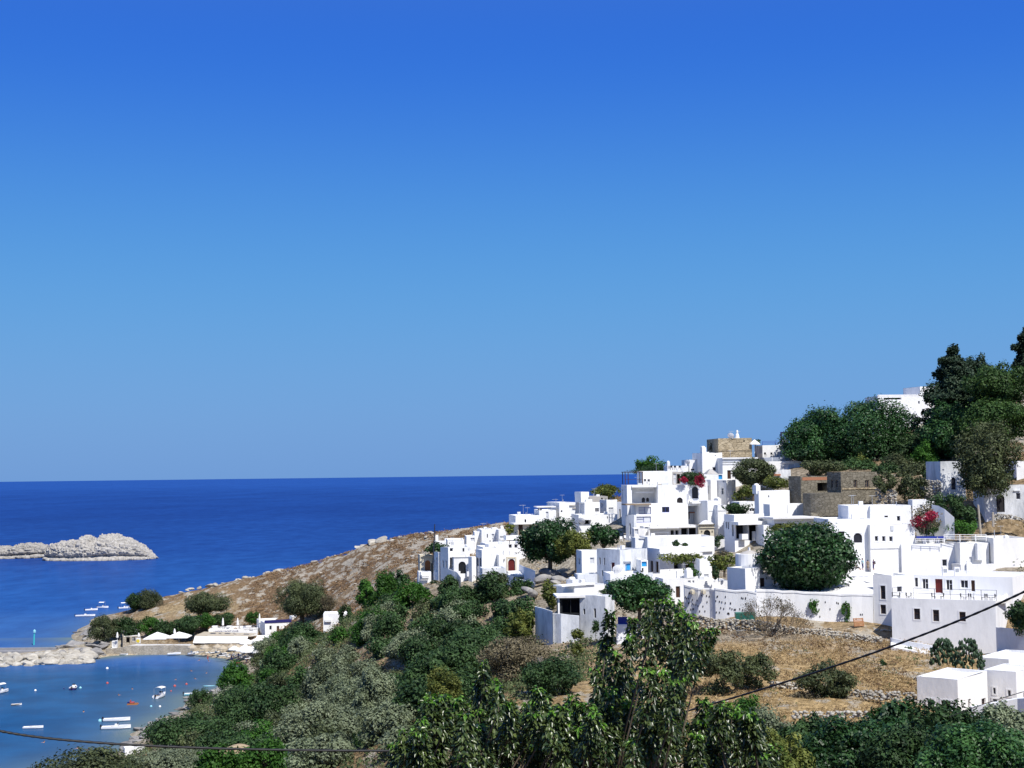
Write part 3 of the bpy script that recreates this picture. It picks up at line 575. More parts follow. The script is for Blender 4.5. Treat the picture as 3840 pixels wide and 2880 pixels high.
def wallstrip(c,label,pts,thick=.6,mat='white',ext=2.5,holes=0,seed=0,name='wall',cat='wall',jit=.12,group=None,cap=None):
    # pts: (x, ytop, ybase, D)
    rng=np.random.default_rng(seed); Q=[]
    for (x,yt,yb,D) in pts:
        px=zx(c,x); b=P(px,zy(c,yb),D); t=P(px,zy(c,yt),D); Q.append((b[0],b[1],b[2],t[2]))
    o0=np.array(Q[0][:3]); root=empty(name,o0); tag(root,label,cat,group); fine=[]
    for i in range(len(Q)-1):
        L=math.hypot(Q[i+1][0]-Q[i][0],Q[i+1][1]-Q[i][1]); n=max(1,int(L/1.2))
        for k in range(n): fine.append([Q[i][j]*(1-k/n)+Q[i+1][j]*k/n for j in range(4)])
    fine.append(list(Q[-1])); F=[[p[0]-o0[0]+rng.normal(0,jit*.3),p[1]-o0[1]+rng.normal(0,jit*.6),p[2]-o0[2]-ext,p[3]-o0[2]+rng.normal(0,jit*.5)] for p in fine]
    mb=MB()
    for a,b in zip(F[:-1],F[1:]):
        zs=[0,.35,.7,1]; 
        for s0,s1 in zip(zs[:-1],zs[1:]):
            f=lambda p,s:(p[0],p[1]+ (1-s)*-.25*(p[3]-p[2])*.12*0 ,p[2]+(p[3]-p[2])*s)
            mb.quad(f(a,s0),f(b,s0),f(b,s1),f(a,s1))
        mb.quad((a[0],a[1],a[3]),(b[0],b[1],b[3]),(b[0],b[1]+thick,b[3]),(a[0],a[1]+thick,a[3]))
        mb.quad((b[0],b[1]+thick,b[2]),(a[0],a[1]+thick,a[2]),(a[0],a[1]+thick,a[3]),(b[0],b[1]+thick,b[3]))
    a=F[0]; mb.quad((a[0],a[1]+thick,a[2]),(a[0],a[1],a[2]),(a[0],a[1],a[3]),(a[0],a[1]+thick,a[3]))
    a=F[-1]; mb.quad((a[0],a[1],a[2]),(a[0],a[1]+thick,a[2]),(a[0],a[1]+thick,a[3]),(a[0],a[1],a[3]))
    mb.build('masonry',M[mat],root)
    if cap:
        cb=MB()
        for a,b in zip(F[:-1],F[1:]):
            cb.quad((a[0],a[1]-.06,a[3]-.22),(b[0],b[1]-.06,b[3]-.22),(b[0],b[1]-.06,b[3]+.04),(a[0],a[1]-.06,a[3]+.04)); cb.quad((a[0],a[1]-.06,a[3]+.04),(b[0],b[1]-.06,b[3]+.04),(b[0],b[1]+thick,b[3]+.04),(a[0],a[1]+thick,a[3]+.04))
        cb.build('coping',M[cap],root)
    for k in range(holes):
        i=1+int((k*0.618034%1)*(len(F)-2)); a=F[i]; b=F[i-1]; s=rng.uniform(); x=a[0]*s+b[0]*(1-s); y=a[1]*s+b[1]*(1-s); zt=a[3]*s+b[3]*(1-s); zb=zt-(a[3]-a[2]-ext)
        z=zb+ (zt-zb)*(.12+.2*(k%4)+rng.uniform(-.03,.03)); hb=MB(); hb.box(x-.055,x+.055,y-.05,y+.1,z-.12,z+.12); hb.build('drain_hole',M['hole'],root)
    return root
def slab(c,label,name,cat,x0,x1,y0,y1,z_py,D,dep,thick,mat,th=0,kind=None,sag=0):
    """flat slab: front edge spans x0..x1 at pixel row z_py and distance D"""
    A=P(zx(c,x0),zy(c,z_py),D); dR,dL=dirs(R(th)); w=hit(A,dR,zx(c,x1),zy(c,z_py))[0]
    b=MB(); b.box(0,w,0,dep,-thick,0)
    o=b.build(name,M[mat],None,A); o.rotation_euler=(0,0,R(th)); tag(o,label,cat,None,kind); return o
def build_houses():
    W=house
    # --- gateways and houses at the near edge of the village, left ---
    W('d','cream stone gateway with a triangular pediment and an orange arched door',62,68,288,562,850,292,8,[(155,650,250,835,'D')],dep=4,mat='cream',par=0,
      ex=[('pediment',95,520,285,575,-.15,1.2,'cream'),('cornice',90,575,290,590,-.25,.3,'cream')],name='gateway',cat='gateway')
    W('d','white stepped forecourt below the cream pediment gateway',40,48,262,850,1020,288,8,[],dep=3,par=.5,name='forecourt',cat='steps',ex=[('step',90,895,230,925,-.5,.5),('step',95,935,225,960,-.9,.4)])
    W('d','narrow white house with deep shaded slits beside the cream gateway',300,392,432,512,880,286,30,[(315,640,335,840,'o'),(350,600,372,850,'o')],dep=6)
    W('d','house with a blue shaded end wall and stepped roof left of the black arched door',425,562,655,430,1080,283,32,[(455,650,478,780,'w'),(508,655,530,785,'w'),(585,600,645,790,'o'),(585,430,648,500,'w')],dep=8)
    W('d','white porch house with a black arched double door between wall lamps',648,654,915,592,900,280,6,[(735,672,862,880,'k')],dep=6,
      ex=[('cornice',650,585,915,598,-.15,.2),('gate_post',725,840,768,930,-1.4,.5),('gate_post',880,845,915,930,-1.4,.5)])
    W('d','long white house standing behind the porch with the black arched door',560,570,930,420,640,288,6,[(805,440,835,500,'w')],dep=9,ex=[('parapet',900,430,1000,480,0,.4)])
    W('d','slim white buttress wall with a blue shaded side right of the black arched door',905,968,1040,590,1060,278,34,[(985,490,1025,600,'o')],dep=5)
    W('d','house end with twin black arched windows on its blue shaded wall',1036,1142,1160,468,1010,277,28,[(1047,600,1082,750,'a'),(1095,605,1128,755,'a')],dep=7)
    W('d','white house with a shuttered window under a bare climbing stem',1150,1160,1435,430,830,280,10,[(1245,610,1358,760,'w'),(1272,548,1306,575,'w'),(1190,375,1240,450,'a')],dep=9)
    W('d','broad white house with two small upper windows above the maroon door',1250,1262,1905,372,840,285,12,[(1600,370,1655,440,'w'),(1698,370,1755,440,'w'),(1645,518,1750,550,'o')],dep=10,ex=[('parapet',1560,225,1820,300,4,3)])
    W('d','white entrance block with a tall maroon arched door in a stone surround',1425,1432,1785,560,850,276,8,[(1592,628,1710,832,'m')],dep=5,
      ex=[('door_surround',1562,590,1588,850,-.12,.118,'cream'),('door_surround',1714,590,1738,850,-.12,.118,'cream'),('door_surround',1590,590,1712,618,-.12,.118,'cream'),('wall_lamp',1518,625,1530,665,-.2,.15,'metal')])
    W('d','low grey white forecourt wall in front of the shuttered window house',1140,1150,1560,790,1010,270,6,[],dep=5,mat='old',par=.7,name='forecourt_wall',cat='wall')
    W('d','flight of pale steps rising to the maroon arched door',1590,1600,1860,850,880,272,8,[],dep=3,par=0,name='steps',cat='steps',ex=[('step',1590,880,1890,905,-1.2,1.2),('step',1590,905,1920,935,-2.6,1.4)])
    wallstrip('d','pale blue parapet slab sloping beside the maroon door steps',[(1780,718,885,274),(1895,770,900,270)],.35,'pale',2,jit=.02)
    wallstrip('d','free standing blue shaded wall panel right of the maroon door steps',[(1868,762,890,268),(1960,790,960,264),(2062,830,1040,260)],.35,'pale',2,jit=.02)
    wallstrip('d','long low whitewashed wall under the black arched door house',[(560,805,1060,276),(700,850,1070,274),(780,950,1060,273)],.5,'old',3)
    wallstrip('d','low white wall dropping in front of the maroon door terrace',[(1570,900,985,266),(1750,960,1040,262),(2040,1035,1060,256)],.6,'white',3)
    # rooftops behind
    W('d','small white rooftop room with a faint railing at the far left of the roofs',540,548,835,298,470,300,6,[(575,345,590,365,'w')],dep=7,ex=[('parapet',560,290,830,302,0,.3)])
    W('d','white rooftop room with an open frame doorway beside the parasol roof',868,876,1025,235,420,304,6,[(942,262,1012,330,'s')],dep=6)
    W('d','taller plain white rooftop block among the far left roofs',1008,1016,1140,158,400,307,6,[],dep=6,ex=[('parapet',1050,150,1120,160,1,.3)])
    W('d','white rooftop house with a tall grey shutter and three small openings',1128,1136,1470,122,430,305,8,[(1308,195,1352,358,'s'),(1225,195,1242,260,'w'),(1272,305,1288,345,'w')],dep=8,ex=[('chimney',1465,55,1515,130,1,1.2),('parapet',1320,85,1400,125,2,2)])
    W('d','white house with stacked grey balcony slabs near the yellow green tree',1420,1430,1560,125,420,302,8,[(1450,235,1545,265,'s'),(1450,310,1545,345,'s')],dep=7)
    W('d','lone white chimney stack and low wall beside the power pole',325,332,520,330,420,300,6,[],dep=4,par=.2,ex=[('chimney',338,215,385,345,0,1.0),('chimney',495,268,515,345,1,.5)],name='ruined_wall',cat='wall')
    # --- second group to the right ---
    W('c','low white house at the seaward end of the middle row with two tiny windows',250,262,690,545,905,300,10,[(418,612,450,672,'w'),(684,592,712,630,'w')],dep=9)
    W('c','cream walled porch with two tall dark doorways left of the large dark tree',228,300,640,700,905,296,14,[(310,700,390,890,'d'),(508,712,560,812,'d')],dep=4,mat='cream',par=0,ex=[('porch_roof',225,680,660,702,-.8,3.5,'white')])
    W('c','white house under a flat canopy roof raised on posts',675,686,990,450,740,302,8,[(800,475,850,668,'s'),(980,485,1030,640,'o')],dep=8,ex=[('canopy',640,380,985,400,-.3,5,'roof'),('post',682,400,700,460,0,.3),('post',900,400,912,460,0,.3),('beam',740,400,900,412,.1,.2,'wood')])
    W('c','large plain white house with an outside stair line and a dark slot window',985,1050,1405,310,740,304,14,[(1072,450,1102,482,'w'),(1225,650,1358,692,'o'),(1020,500,1040,640,'s')],dep=10,ex=[('stair_rail',1235,352,1335,372,-.25,.2,'groof'),('stair_rail',1290,400,1345,420,-.25,.2,'groof'),('chimney',1385,265,1440,318,1,1.2)])
    W('c','white house with a blue shaded recess and a square window below the water tank',1400,1508,1778,308,680,301,22,[(1692,405,1768,482,'w'),(1415,320,1495,510,'s')],dep=8,ex=[('water_tank',1435,118,1580,215,2,3,'white'),('tank_base',1440,215,1570,310,2,3),('parapet',1520,252,1640,300,1,.5)])
    W('c','grey cement rooftop room behind the white water tank',1578,1586,1920,200,310,312,8,[(1800,225,1830,290,'o'),(1860,240,1900,290,'w')],dep=8,mat='groof',par=.2)
    W('c','white house cluttered with pipes and a grey awning beside the shaded alley',1775,1905,2090,262,830,305,24,[(1935,400,2020,520,'s'),(1795,320,1835,400,'s')],dep=8)
    W('c','long white terrace front with a blue alcove holding a dish',1392,1400,2095,532,850,294,8,[(1405,622,1592,700,'o'),(1905,558,1922,600,'w')],dep=8,ex=[('awning',1395,590,1640,625,-.8,.8,'white'),('buttress',2040,640,2105,820,-1.2,1.2)])
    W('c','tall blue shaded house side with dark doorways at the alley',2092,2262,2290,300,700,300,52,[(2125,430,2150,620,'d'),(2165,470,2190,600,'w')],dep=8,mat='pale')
    # --- central stepped group ---
    W('a','square white block on top of the central terrace house',552,562,1112,138,420,292,5,[],dep=8,ex=[('planter',690,360,800,385,-.5,.4,'white'),('planter',850,372,1010,386,-.5,.4,'cream')])
    W('a','open roof room with a grey wall behind the crimson bougainvillea',1105,1115,1480,150,400,294,5,[(1130,180,1190,370,'s'),(1200,190,1260,370,'o'),(1280,190,1400,370,'o')],dep=5,mat='groof')
    W('a','white corner pier with a blue shaded side at the left of the central terraces',150,262,348,396,770,281,22,[(165,480,180,700,'s')],dep=9)
    W('a','recessed two storey facade with twin black arched windows and a balcony',340,348,850,398,770,285.5,2,[(535,632,600,725,'a'),(618,635,675,712,'a')],dep=6,
      ex=[('balcony_rail',420,455,760,470,-3,.12),('balcony_rail',420,525,770,545,-3,.5),('post',480,470,492,530,-3,.12),('post',570,470,580,530,-3,.12),('post',660,470,670,530,-3,.12),('post',755,470,765,530,-3,.12),('cornice',348,398,850,440,-4.5,4.4)])
    W('a','plain white central house wall with a half round arched recess',830,842,1402,398,770,280.5,3,[(1198,632,1308,735,'K'),(1405,510,1435,552,'w')],dep=8,ex=[('drainpipe',1392,560,1402,740,-.1,.09,'shut')])
    W('a','white house with a tall arched window under the hanging bougainvillea',1398,1406,1780,330,770,281.2,3,[(1482,425,1600,650,'a')],dep=8,ext=.2,ex=[('parapet',1400,300,1560,335,1,2),('bench',1450,690,1610,720,-1,1),('bench',1490,712,1760,745,-1.6,1.6)])
    W('a','wide white lower house with one blue framed window and a glazed porch',238,432,1232,742,1215,277.5,10,[(918,808,1056,912,'w'),(480,810,710,945,'s'),(440,990,710,1105,'s')],dep=9,frame='dblue',
      ex=[('porch_roof',232,748,715,775,-1.2,3,'wood'),('cornice',700,1120,1240,1160,-.6,.6),('bench',850,1120,890,1165,-1,1)])
    W('a','recessed grey facade with narrow slit windows and terracotta ledges',1232,1240,1780,762,1180,283.5,2,[(1255,862,1280,985,'d'),(1312,880,1330,980,'d'),(1350,900,1376,1030,'d'),(1410,900,1436,1035,'d'),(1512,942,1550,1052,'w'),(1708,918,1736,1000,'w')],dep=6,mat='old',
      ex=[('tile_ledge',1440,905,1560,925,-.35,.34,'terracotta'),('tile_ledge',1650,915,1720,935,-.35,.34,'terracotta'),('vent_box',1262,1070,1300,1130,-.8,.5),('vent_box',1165,1045,1225,1100,-1.5,.8)])
    W('a','tall blank white tower wall right of the grey slit window facade',1772,1785,1975,692,1360,276.5,14,[(1848,985,1862,1040,'w')],dep=8,ex=[('moulding',1810,872,1965,882,-.1,.09)])
    W('a','plain white wall corner beside the dark garden gap',1965,1975,2130,770,1340,275,12,[],dep=8,mat='pale',ex=[('moulding',1975,870,2125,880,-.1,.09)])
    W('a','honey stone gateway with a rounded pediment and a black arched door',1600,1608,1900,1140,1390,273,6,[(1706,1242,1828,1390,'k')],dep=2,mat='cream',par=0,
      ex=[('pediment',1628,1060,1905,1142,-.1,1,'white',1),('cornice',1620,1136,1915,1150,-.3,.5,'dark'),('cornice',1630,1190,1915,1206,-.2,.2,'cream'),('carved_rosette',1655,1255,1680,1285,-.08,.07,'dark'),('carved_rosette',1855,1255,1880,1285,-.08,.07,'dark')],name='gateway',cat='gateway')
    W('a','terrace level with a long flat awning and deep shaded openings',572,580,1600,1175,1400,274,5,[(1082,1250,1150,1350,'o'),(1170,1250,1232,1350,'o'),(1280,1210,1410,1350,'o'),(1425,1205,1575,1370,'o'),(590,1180,660,1230,'s')],dep=6,
      ex=[('awning',690,1185,1245,1215,-1.2,1.3,'cloth'),('awning',1250,1180,1575,1200,-1,1.2,'roof'),('rail',750,1290,1060,1302,-.8,.1,'galv'),('column',1565,1160,1595,1320,-1,.4),('column',665,1200,690,1370,-1,.4)])
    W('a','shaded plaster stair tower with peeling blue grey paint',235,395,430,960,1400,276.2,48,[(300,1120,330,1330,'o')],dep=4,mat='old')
    W('a','small white outbuilding beneath the peeling stair tower',385,395,590,1215,1400,272,5,[(400,1225,470,1330,'s')],dep=3)
    W('z5','white house with a tall round topped chimney against the sky',425,446,692,492,760,300,8,[(570,668,616,716,'w'),(600,518,612,530,'w')],dep=8,ex=[('chimney',442,405,492,500,.5,1.6)])
    W('z5','low white rooftop house with a chimney pot at the skyline',268,284,425,578,735,304,6,[(300,690,345,710,'w'),(380,640,392,665,'w')],dep=7,ex=[('chimney',238,590,272,640,1,1)])
    W('z5','low white roof parapet with small chairs below the skyline',0,8,270,655,720,303,4,[],dep=4,par=.8,ex=[('chimney',8,590,42,660,0,1.2)],name='parapet_wall',cat='wall')
    W('z5','little white belvedere with a grey pyramid roof and blue shutter',436,444,700,760,840,291,4,[(645,765,692,820,'b')],dep=5,ex=[('pyramid_roof',495,692,650,762,0,4,'groof')])
    W('z5','narrow white pillar house with a blue shaded return wall',498,552,625,830,1100,285,30,[(510,900,525,1000,'s')],dep=6)
    W('z5','white house whose left wall in blue shade has one tall dark window',628,745,815,832,1140,284,34,[(680,930,706,1010,'w'),(695,835,740,860,'o')],dep=7,ex=[('chimney',640,1040,680,1140,-2.5,1.2)])
    W('z5','white wall end leaning beside the yellow green hedge',740,752,860,830,1120,286,20,[],dep=5)
    W('z5','white cornice fronted house with a brown door behind the grey tree',690,700,1100,555,860,296,6,[(755,708,800,815,'d')],dep=8,ex=[('cornice',692,548,1140,565,-.4,.5),('moulding',696,600,900,608,-.15,.14),('moulding',696,628,900,634,-.12,.11)])
    W('z5','square tan stone house rising above the white roofs on the skyline',634,646,1062,310,600,306,5,[(955,335,970,355,'w'),(1028,388,1040,412,'w')],dep=10,mat='stone',par=.3,ex=[('string_course',640,452,1062,464,-.12,.12,'stone')])
    W('z5','white terrace house with a grey shutter beside the big ficus',1185,1196,1560,398,600,311,6,[(1370,430,1452,540,'s'),(1145,420,1190,500,'s')],dep=7)
    W('z5','grey panelled balcony front on the upper terrace',1205,1214,1462,548,672,305,4,[],dep=4,mat='grayp',par=.1,ex=[('post',1308,545,1316,660,-.1,.09,'wpaint')],name='balcony_front',cat='balcony')
    W('z5','long low white terrace wall under the grey panelled balcony',1060,1070,1700,600,740,301,4,[(1440,622,1590,690,'s')],dep=3)
    W('z5','white crumbling garden house with a red tiled edge behind the hedges',1310,1320,1545,700,870,284,10,[(1350,820,1364,845,'w')],dep=6,mat='old',ex=[('tile_ledge',1320,755,1420,775,-.3,.28,'terracotta')])
    W('z5','plain white house with a pointed chimney left of the grey stone ruin',1092,1148,1530,962,1140,257,22,[(1262,1020,1276,1044,'w')],dep=8,ex=[('chimney',1112,872,1166,965,.3,1.2)])
    W('z5','white walled terrace block below the house with the pointed chimney',1205,1286,1722,1130,1290,252,20,[],dep=6,ex=[('moulding',1500,1135,1506,1240,-.06,.05,'shut'),('moulding',1625,1135,1631,1230,-.06,.05,'shut')])
    W('z5','small white hut with a dark window behind the grey shrub',895,905,1100,1100,1260,264,8,[(1030,1180,1095,1222,'w')],dep=5,ex=[('ledge',1115,1190,1205,1212,-1,1)])
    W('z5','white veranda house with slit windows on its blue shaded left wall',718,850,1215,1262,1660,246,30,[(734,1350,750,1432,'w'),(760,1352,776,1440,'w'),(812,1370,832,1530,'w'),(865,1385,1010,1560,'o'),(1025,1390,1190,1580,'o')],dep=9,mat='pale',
      ex=[('awning',890,1345,1270,1385,-2.0,2.2,'cloth'),('table',938,1500,1015,1570,-1,.8,'cloth'),('chair',1100,1468,1175,1585,-1,.8,'wpaint')])
    W('z5','small bluish annex with one window right of the shaded veranda',1200,1208,1330,1392,1560,243,10,[(1238,1468,1262,1522,'w')],dep=4,mat='pale')
    W('z5','white plank roofed shed sloping over the round tree',1330,1340,1900,1300,1420,243.5,12,[(1340,1370,1460,1420,'o')],dep=6,par=0,ex=[('canopy',1325,1290,1905,1312,-1.2,7,'roof')])
    # --- stone buildings ---
    W('z6','roofless grey stone house with a broken opening and a dark left wall',224,322,530,1215,1460,258,34,[(446,1265,524,1330,'o')],dep=8,mat='dark',par=.3,ex=[('brick_course',330,1222,520,1246,-.03,.03,'brick')])
    W('z6','square two storey rubble stone tower house with paired windows',524,636,914,1183,1530,252,30,[(552,1245,570,1302,'w'),(588,1245,606,1302,'w'),(728,1245,756,1302,'w'),(818,1245,848,1302,'w')],dep=9,mat='dark',par=.25,frame='wood',ex=[('string_course',640,1306,914,1316,-.12,.12,'stone')])
    o=house('z6','squat rounded stone bastion between the two grey stone houses',395,400,600,1500,1510,247,10,[],dep=3,mat='dark',par=0,ext=2,ex=[('drum',345,1345,635,1520,0,6,'dark')],name='bastion',cat='bastion')
    stonewall('z6','low crumbling rubble wall right of the stone tower house',[(905,1300,1430,252),(980,1290,1430,251),(1060,1330,1430,250)],seed=228,loose=.1)
    stonewall('z6','ruined stone wall with a dark gap beside the grey plastered house',[(1275,1240,1400,251),(1340,1245,1400,250),(1410,1250,1400,249)],seed=229,loose=.1)
    W('n','tall grey white house with an arched niche shaded by the cypress',832,840,1240,135,720,250,2,[(1005,402,1080,600,'a'),(1015,150,1065,175,'o')],dep=8,mat='old',par=.2)
    W('n','blue white garden wall with steps above the bougainvillea',355,362,640,770,900,238,4,[(480,850,530,920,'s')],dep=2,mat='pale',name='garden_wall',cat='wall',ex=[('parapet',640,800,730,1000,0,1,'pale')])
    wallstrip('n','sweeping shaded white wall behind the bougainvillea',[(690,850,1200,232),(800,870,1200,231),(900,920,1200,230),(1060,1060,1220,229)],.4,'white',2,jit=.03)
    W('n','whitewashed cottage with a dark arched doorway and dappled tree shade',1560,1568,2230,530,1030,240,-4,[(1755,680,1890,975,'K'),(2080,655,2152,765,'w')],dep=8,mat='old',par=.2,ex=[('moulding',2040,610,2150,625,-.2,.18)])
    W('n','white upper house glimpsed through the cypress branches',2080,2090,2260,130,330,262,0,[(2100,190,2120,230,'w')],dep=8)
    W('z6','long white house crowning the hill above the ficus trees',910,922,1310,590,820,343,6,[(962,604,1100,618,'o'),(1230,630,1242,650,'w')],dep=9,ex=[('parapet',915,580,1305,592,0,.4)])
    W('z6','white upper storey at the top of the hill beside the pine',1228,1252,1480,516,790,346,14,[],dep=8)
    # --- right hand group ---
    W('z7','white upper box room with a chimney notch behind the arched window wall',806,816,990,204,400,232,4,[],dep=6,mat='pale')
    W('z7','white house wall with a large arched window right of the round tree',650,662,992,312,740,227,2,[(853,423,921,500,'a'),(728,410,778,440,'w')],dep=9,mat='pale',frame='brown',surr=1)
    W('z7','white top storey house with a single small window above the balustrade',983,990,1312,205,380,231.5,3,[(1198,286,1226,328,'w'),(1098,284,1128,298,'w')],dep=7,surr=1,ex=[('baluster_wall',1000,312,1130,350,-1.2,.3)])
    W('z7','white house front with a row of three small square windows',984,992,1346,356,740,226.2,2,[(1022,446,1049,489,'w'),(1080,447,1107,491,'w'),(1137,449,1165,492,'w')],dep=9,mat='white',surr=1,ex=[('moulding',1150,365,1172,405,-.1,.08,'shut'),('moulding',992,540,1230,546,-.12,.11,'white')])
    W('z7','long blank white retaining house front with one skewed window',1228,1240,1706,512,745,225.9,1,[(1560,633,1598,688,'w')],dep=9,mat='pale',surr=1,par=.1)
    W('z7','white terrace house below the white railing and roof furniture',1700,1706,1935,503,700,224,3,[(1775,612,1800,660,'s'),(1860,590,1875,640,'s')],dep=9,par=.1,ex=[('stair_wall',1840,505,1900,640,-1,.9)])
    W('z7','low white forecourt walls in front of the terrace stairs',1700,1708,1985,672,745,222,2,[],dep=4,par=.8,name='forecourt_wall',cat='wall',mat='pale',ex=[('post',1752,665,1765,740,-.3,.3)])
    W('z7','plain bright white house cut by the right edge of the picture above the terrace',1968,1976,2260,465,760,223,3,[],dep=9,ex=[('chimney',2062,438,2095,468,1,.8)])
    W('z7','small white roof block behind the blue table terrace',1408,1412,1595,400,440,232,2,[],dep=4,par=.1)
    W('z7','narrow grey white tower with two tall dark windows',1010,1166,1175,760,1110,201,55,[(1068,843,1107,950,'w'),(1068,995,1111,1068,'w')],dep=5,mat='pale',surr=1,frame='brown')
    W('z7','sunlit white side wing with a black window behind the balcony tables',1166,1172,1335,765,960,203,10,[(1200,848,1240,895,'w')],dep=6,ext=6)
    W('z7','long upper storey with a brown door and shuttered windows along the balcony',1325,2126,2260,775,985,199,59,[(1342,780,1366,850,'w'),(1400,787,1449,870,'w'),(1503,790,1563,905,'n'),(1590,795,1641,880,'w'),(1705,798,1766,862,'w'),(1790,800,1821,888,'d')],dep=8,mat='pale',surr=1)
    W('z7','large grey lit lower storey with three tall brown windows beneath the balcony',1160,1998,2230,962,1425,190,63,[(1335,1026,1383,1112,'w'),(1487,1036,1535,1127,'w'),(1697,1052,1747,1128,'w')],dep=8,mat='white',surr=1,frame='brown',ex=[])
    wallstrip('z7','white garden wall with a planter at the right picture edge',[(2005,1178,1395,182),(2120,1190,1410,180),(2250,1200,1420,178)],.5,'white',3,jit=.05,cap='white')
    wallstrip('z7','thin white kerb wall under the large grey lit storey',[(1155,1262,1300,189),(1300,1290,1330,187),(1515,1325,1370,185)],.6,'white',1.5,jit=.06)
    W('z7','low white step wall at the courtyard corner beside the grey white tower',815,822,1018,828,915,211,3,[],dep=5,par=.3,name='courtyard_wall',cat='wall')
    # bottom right houses
    W('r','low white house with two brown windows nearest the hedge at bottom right',185,895,1400,962,1560,150,50,[(358,1300,468,1500,'w'),(598,1325,760,1520,'w'),(1058,1312,1092,1440,'w'),(1290,1282,1362,1390,'w')],dep=8,surr=1,frame='brown',par=.25)
    W('r','taller white house with two slim windows behind the low one at bottom right',1345,1912,2250,830,1560,155,50,[(1495,1102,1540,1208,'w'),(1748,1145,1800,1245,'w'),(1490,1295,1560,1345,'w'),(2015,1180,2060,1300,'w')],dep=8,surr=1,frame='brown',par=.15)
    W('r','plain upper white block set back on the bottom right houses',1225,1772,2250,610,900,165,50,[],dep=9,par=.3)
    wallstrip('r','sloping white garden wall rising out of the hedge at bottom right',[(1130,1440,1560,140),(1500,1370,1560,139),(1920,1290,1560,138),(2100,1280,1560,137)],.5,'white',3,jit=.02)
    # --- middle row in front of the central group ---
    W('b','white house with a barred window and a blue shaded strip by the alley',284,382,640,158,720,241,22,[(520,280,592,396,'s'),(318,290,345,400,'w')],dep=8)
    W('b','low blue shaded courtyard wall before the barred window house',300,306,645,570,730,237,8,[],dep=3,mat='old',par=.6,name='courtyard_wall',cat='wall')
    W('b','two faced house with slit windows and maroon door left, bright blue door right',640,1042,1512,148,760,234,42,[(676,280,701,398,'w'),(755,285,777,408,'w'),(722,500,747,600,'w'),(884,366,946,550,'n'),(1131,385,1226,528,'b')],dep=9,mat='old',ex=[('ledge',1115,340,1245,348,-.3,.28),('meter_box',1310,435,1340,475,-.2,.18,'shut'),('awning',1230,500,1370,515,-1,1,'groof')])
    W('b','pale retaining house front behind the bushy round headed tree',860,870,1510,560,780,228,8,[],dep=6,mat='pale')
    W('b','roof terrace block with a blue shop blind above the dark lane',1400,1405,1520,330,600,231,8,[(1412,350,1500,435,'b'),(1415,460,1445,570,'w')],dep=4)
    W('z4','white awninged house with two slim doors on its shaded left wall',538,652,1135,966,1200,238,30,[(565,1075,590,1170,'d'),(612,1080,638,1176,'d'),(775,1088,852,1146,'o'),(870,1090,990,1150,'o')],dep=9,ex=[('awning',700,1008,1030,1030,-1.6,1.7,'cloth'),('rail',740,1150,870,1160,-2,.15),('cornice',652,985,1130,1000,-.4,.4)])
    W('z4','broad white roof terrace house with green plants along its ledge',538,556,1135,866,990,247,6,[],dep=8,ex=[('ledge',750,945,1130,962,-1,1.1),('parapet',540,860,560,960,-.5,.5)])
    W('z4','stepped white parapet falling to the right below the honey stone gateway',1010,1018,1250,880,1010,262,-14,[],dep=4,name='stepped_parapet',cat='wall')
    W('z4','white walled roof with pots left of the plant ledge',425,432,545,870,960,250,5,[(460,860,520,900,'s')],dep=4)
    W('z4','low white house with a brown door and window next to the pierced wall',672,682,988,1232,1420,222,8,[(703,1288,741,1356,'w'),(793,1300,831,1400,'d'),(900,1248,925,1270,'s'),(940,1248,956,1270,'s')],dep=7,surr=0,frame=None,ex=[('chimney',890,1138,944,1236,1,1.5)])
    W('z4','long pale flat roof behind the brown door house',490,500,990,1215,1290,226,6,[],dep=6,ex=[('parapet',700,1195,780,1222,1,.4)])
    W('z4','small white lookout box between the pergola vines',1000,1008,1112,1060,1280,229,6,[(1040,1190,1085,1225,'s')],dep=4,ex=[('parapet',1060,1040,1090,1065,1,1)])
    W('z4','white terrace floor and ramp under the vines',850,858,1260,1255,1320,224,6,[(1170,1150,1200,1250,'o')],dep=5,par=.2)
    W('z4','round white drum chapel with a low grey conical roof',1250,1412,1540,1140,1320,209,30,[],dep=7,mat='white',par=.3,ex=[('drum',1350,1010,1540,1180,2.5,4,'white'),('cone_roof',1362,978,1530,1022,2.5,4,'groof'),('finial',1445,955,1455,985,4.3,.3,'white')],name='drum_chapel',cat='chapel')
    W('z4','blue shaded courtyard wall with a dark door under the round tree',1505,1512,1660,1190,1340,213,2,[(1524,1226,1580,1322,'d')],dep=3,mat='pale',ext=5,name='courtyard_wall',cat='wall')
    W('b','flat roofed white house stepping down towards the lower garden',-60,250,860,778,980,225,40,[],dep=8,ex=[('ledge',30,742,610,765,-.3,2),('chimney',215,615,310,760,3,1.5)])
    W('b','weathered grey white house with slit windows and a palm at its foot',345,790,945,945,1620,217,55,[(402,1165,436,1262,'w'),(585,1160,622,1322,'w')],dep=7,mat='old',par=.2,ex=[])
    W('b','glazed black framed porch of the weathered grey white house',-10,-2,345,975,1280,219.5,4,[(40,1010,175,1240,'o'),(190,1010,335,1240,'o')],dep=5,mat='black',par=0,ex=[('porch_roof',-60,940,720,975,-.8,5.5,'roof'),('white_post',-35,985,-5,1250,-.3,.3,'white')],name='glazed_porch',cat='porch')
    wallstrip('b','peeling grey white garden wall below the glazed porch',[(-120,1255,1560,217),(20,1258,1600,216),(345,1290,1660,215.5)],.6,'old',4,jit=.1)
    wallstrip('k','curved grey white garden wall with a white coping',[(935,140,260,222),(985,150,300,219),(1058,172,330,216.5)],.5,'old',4,jit=.05,cap='white')
    wallstrip('b','low white wall behind the deep tree shade and blue gate',[(980,1440,1650,206),(1250,1440,1650,206),(1550,1440,1650,205.5)],.5,'white',3,jit=.08)
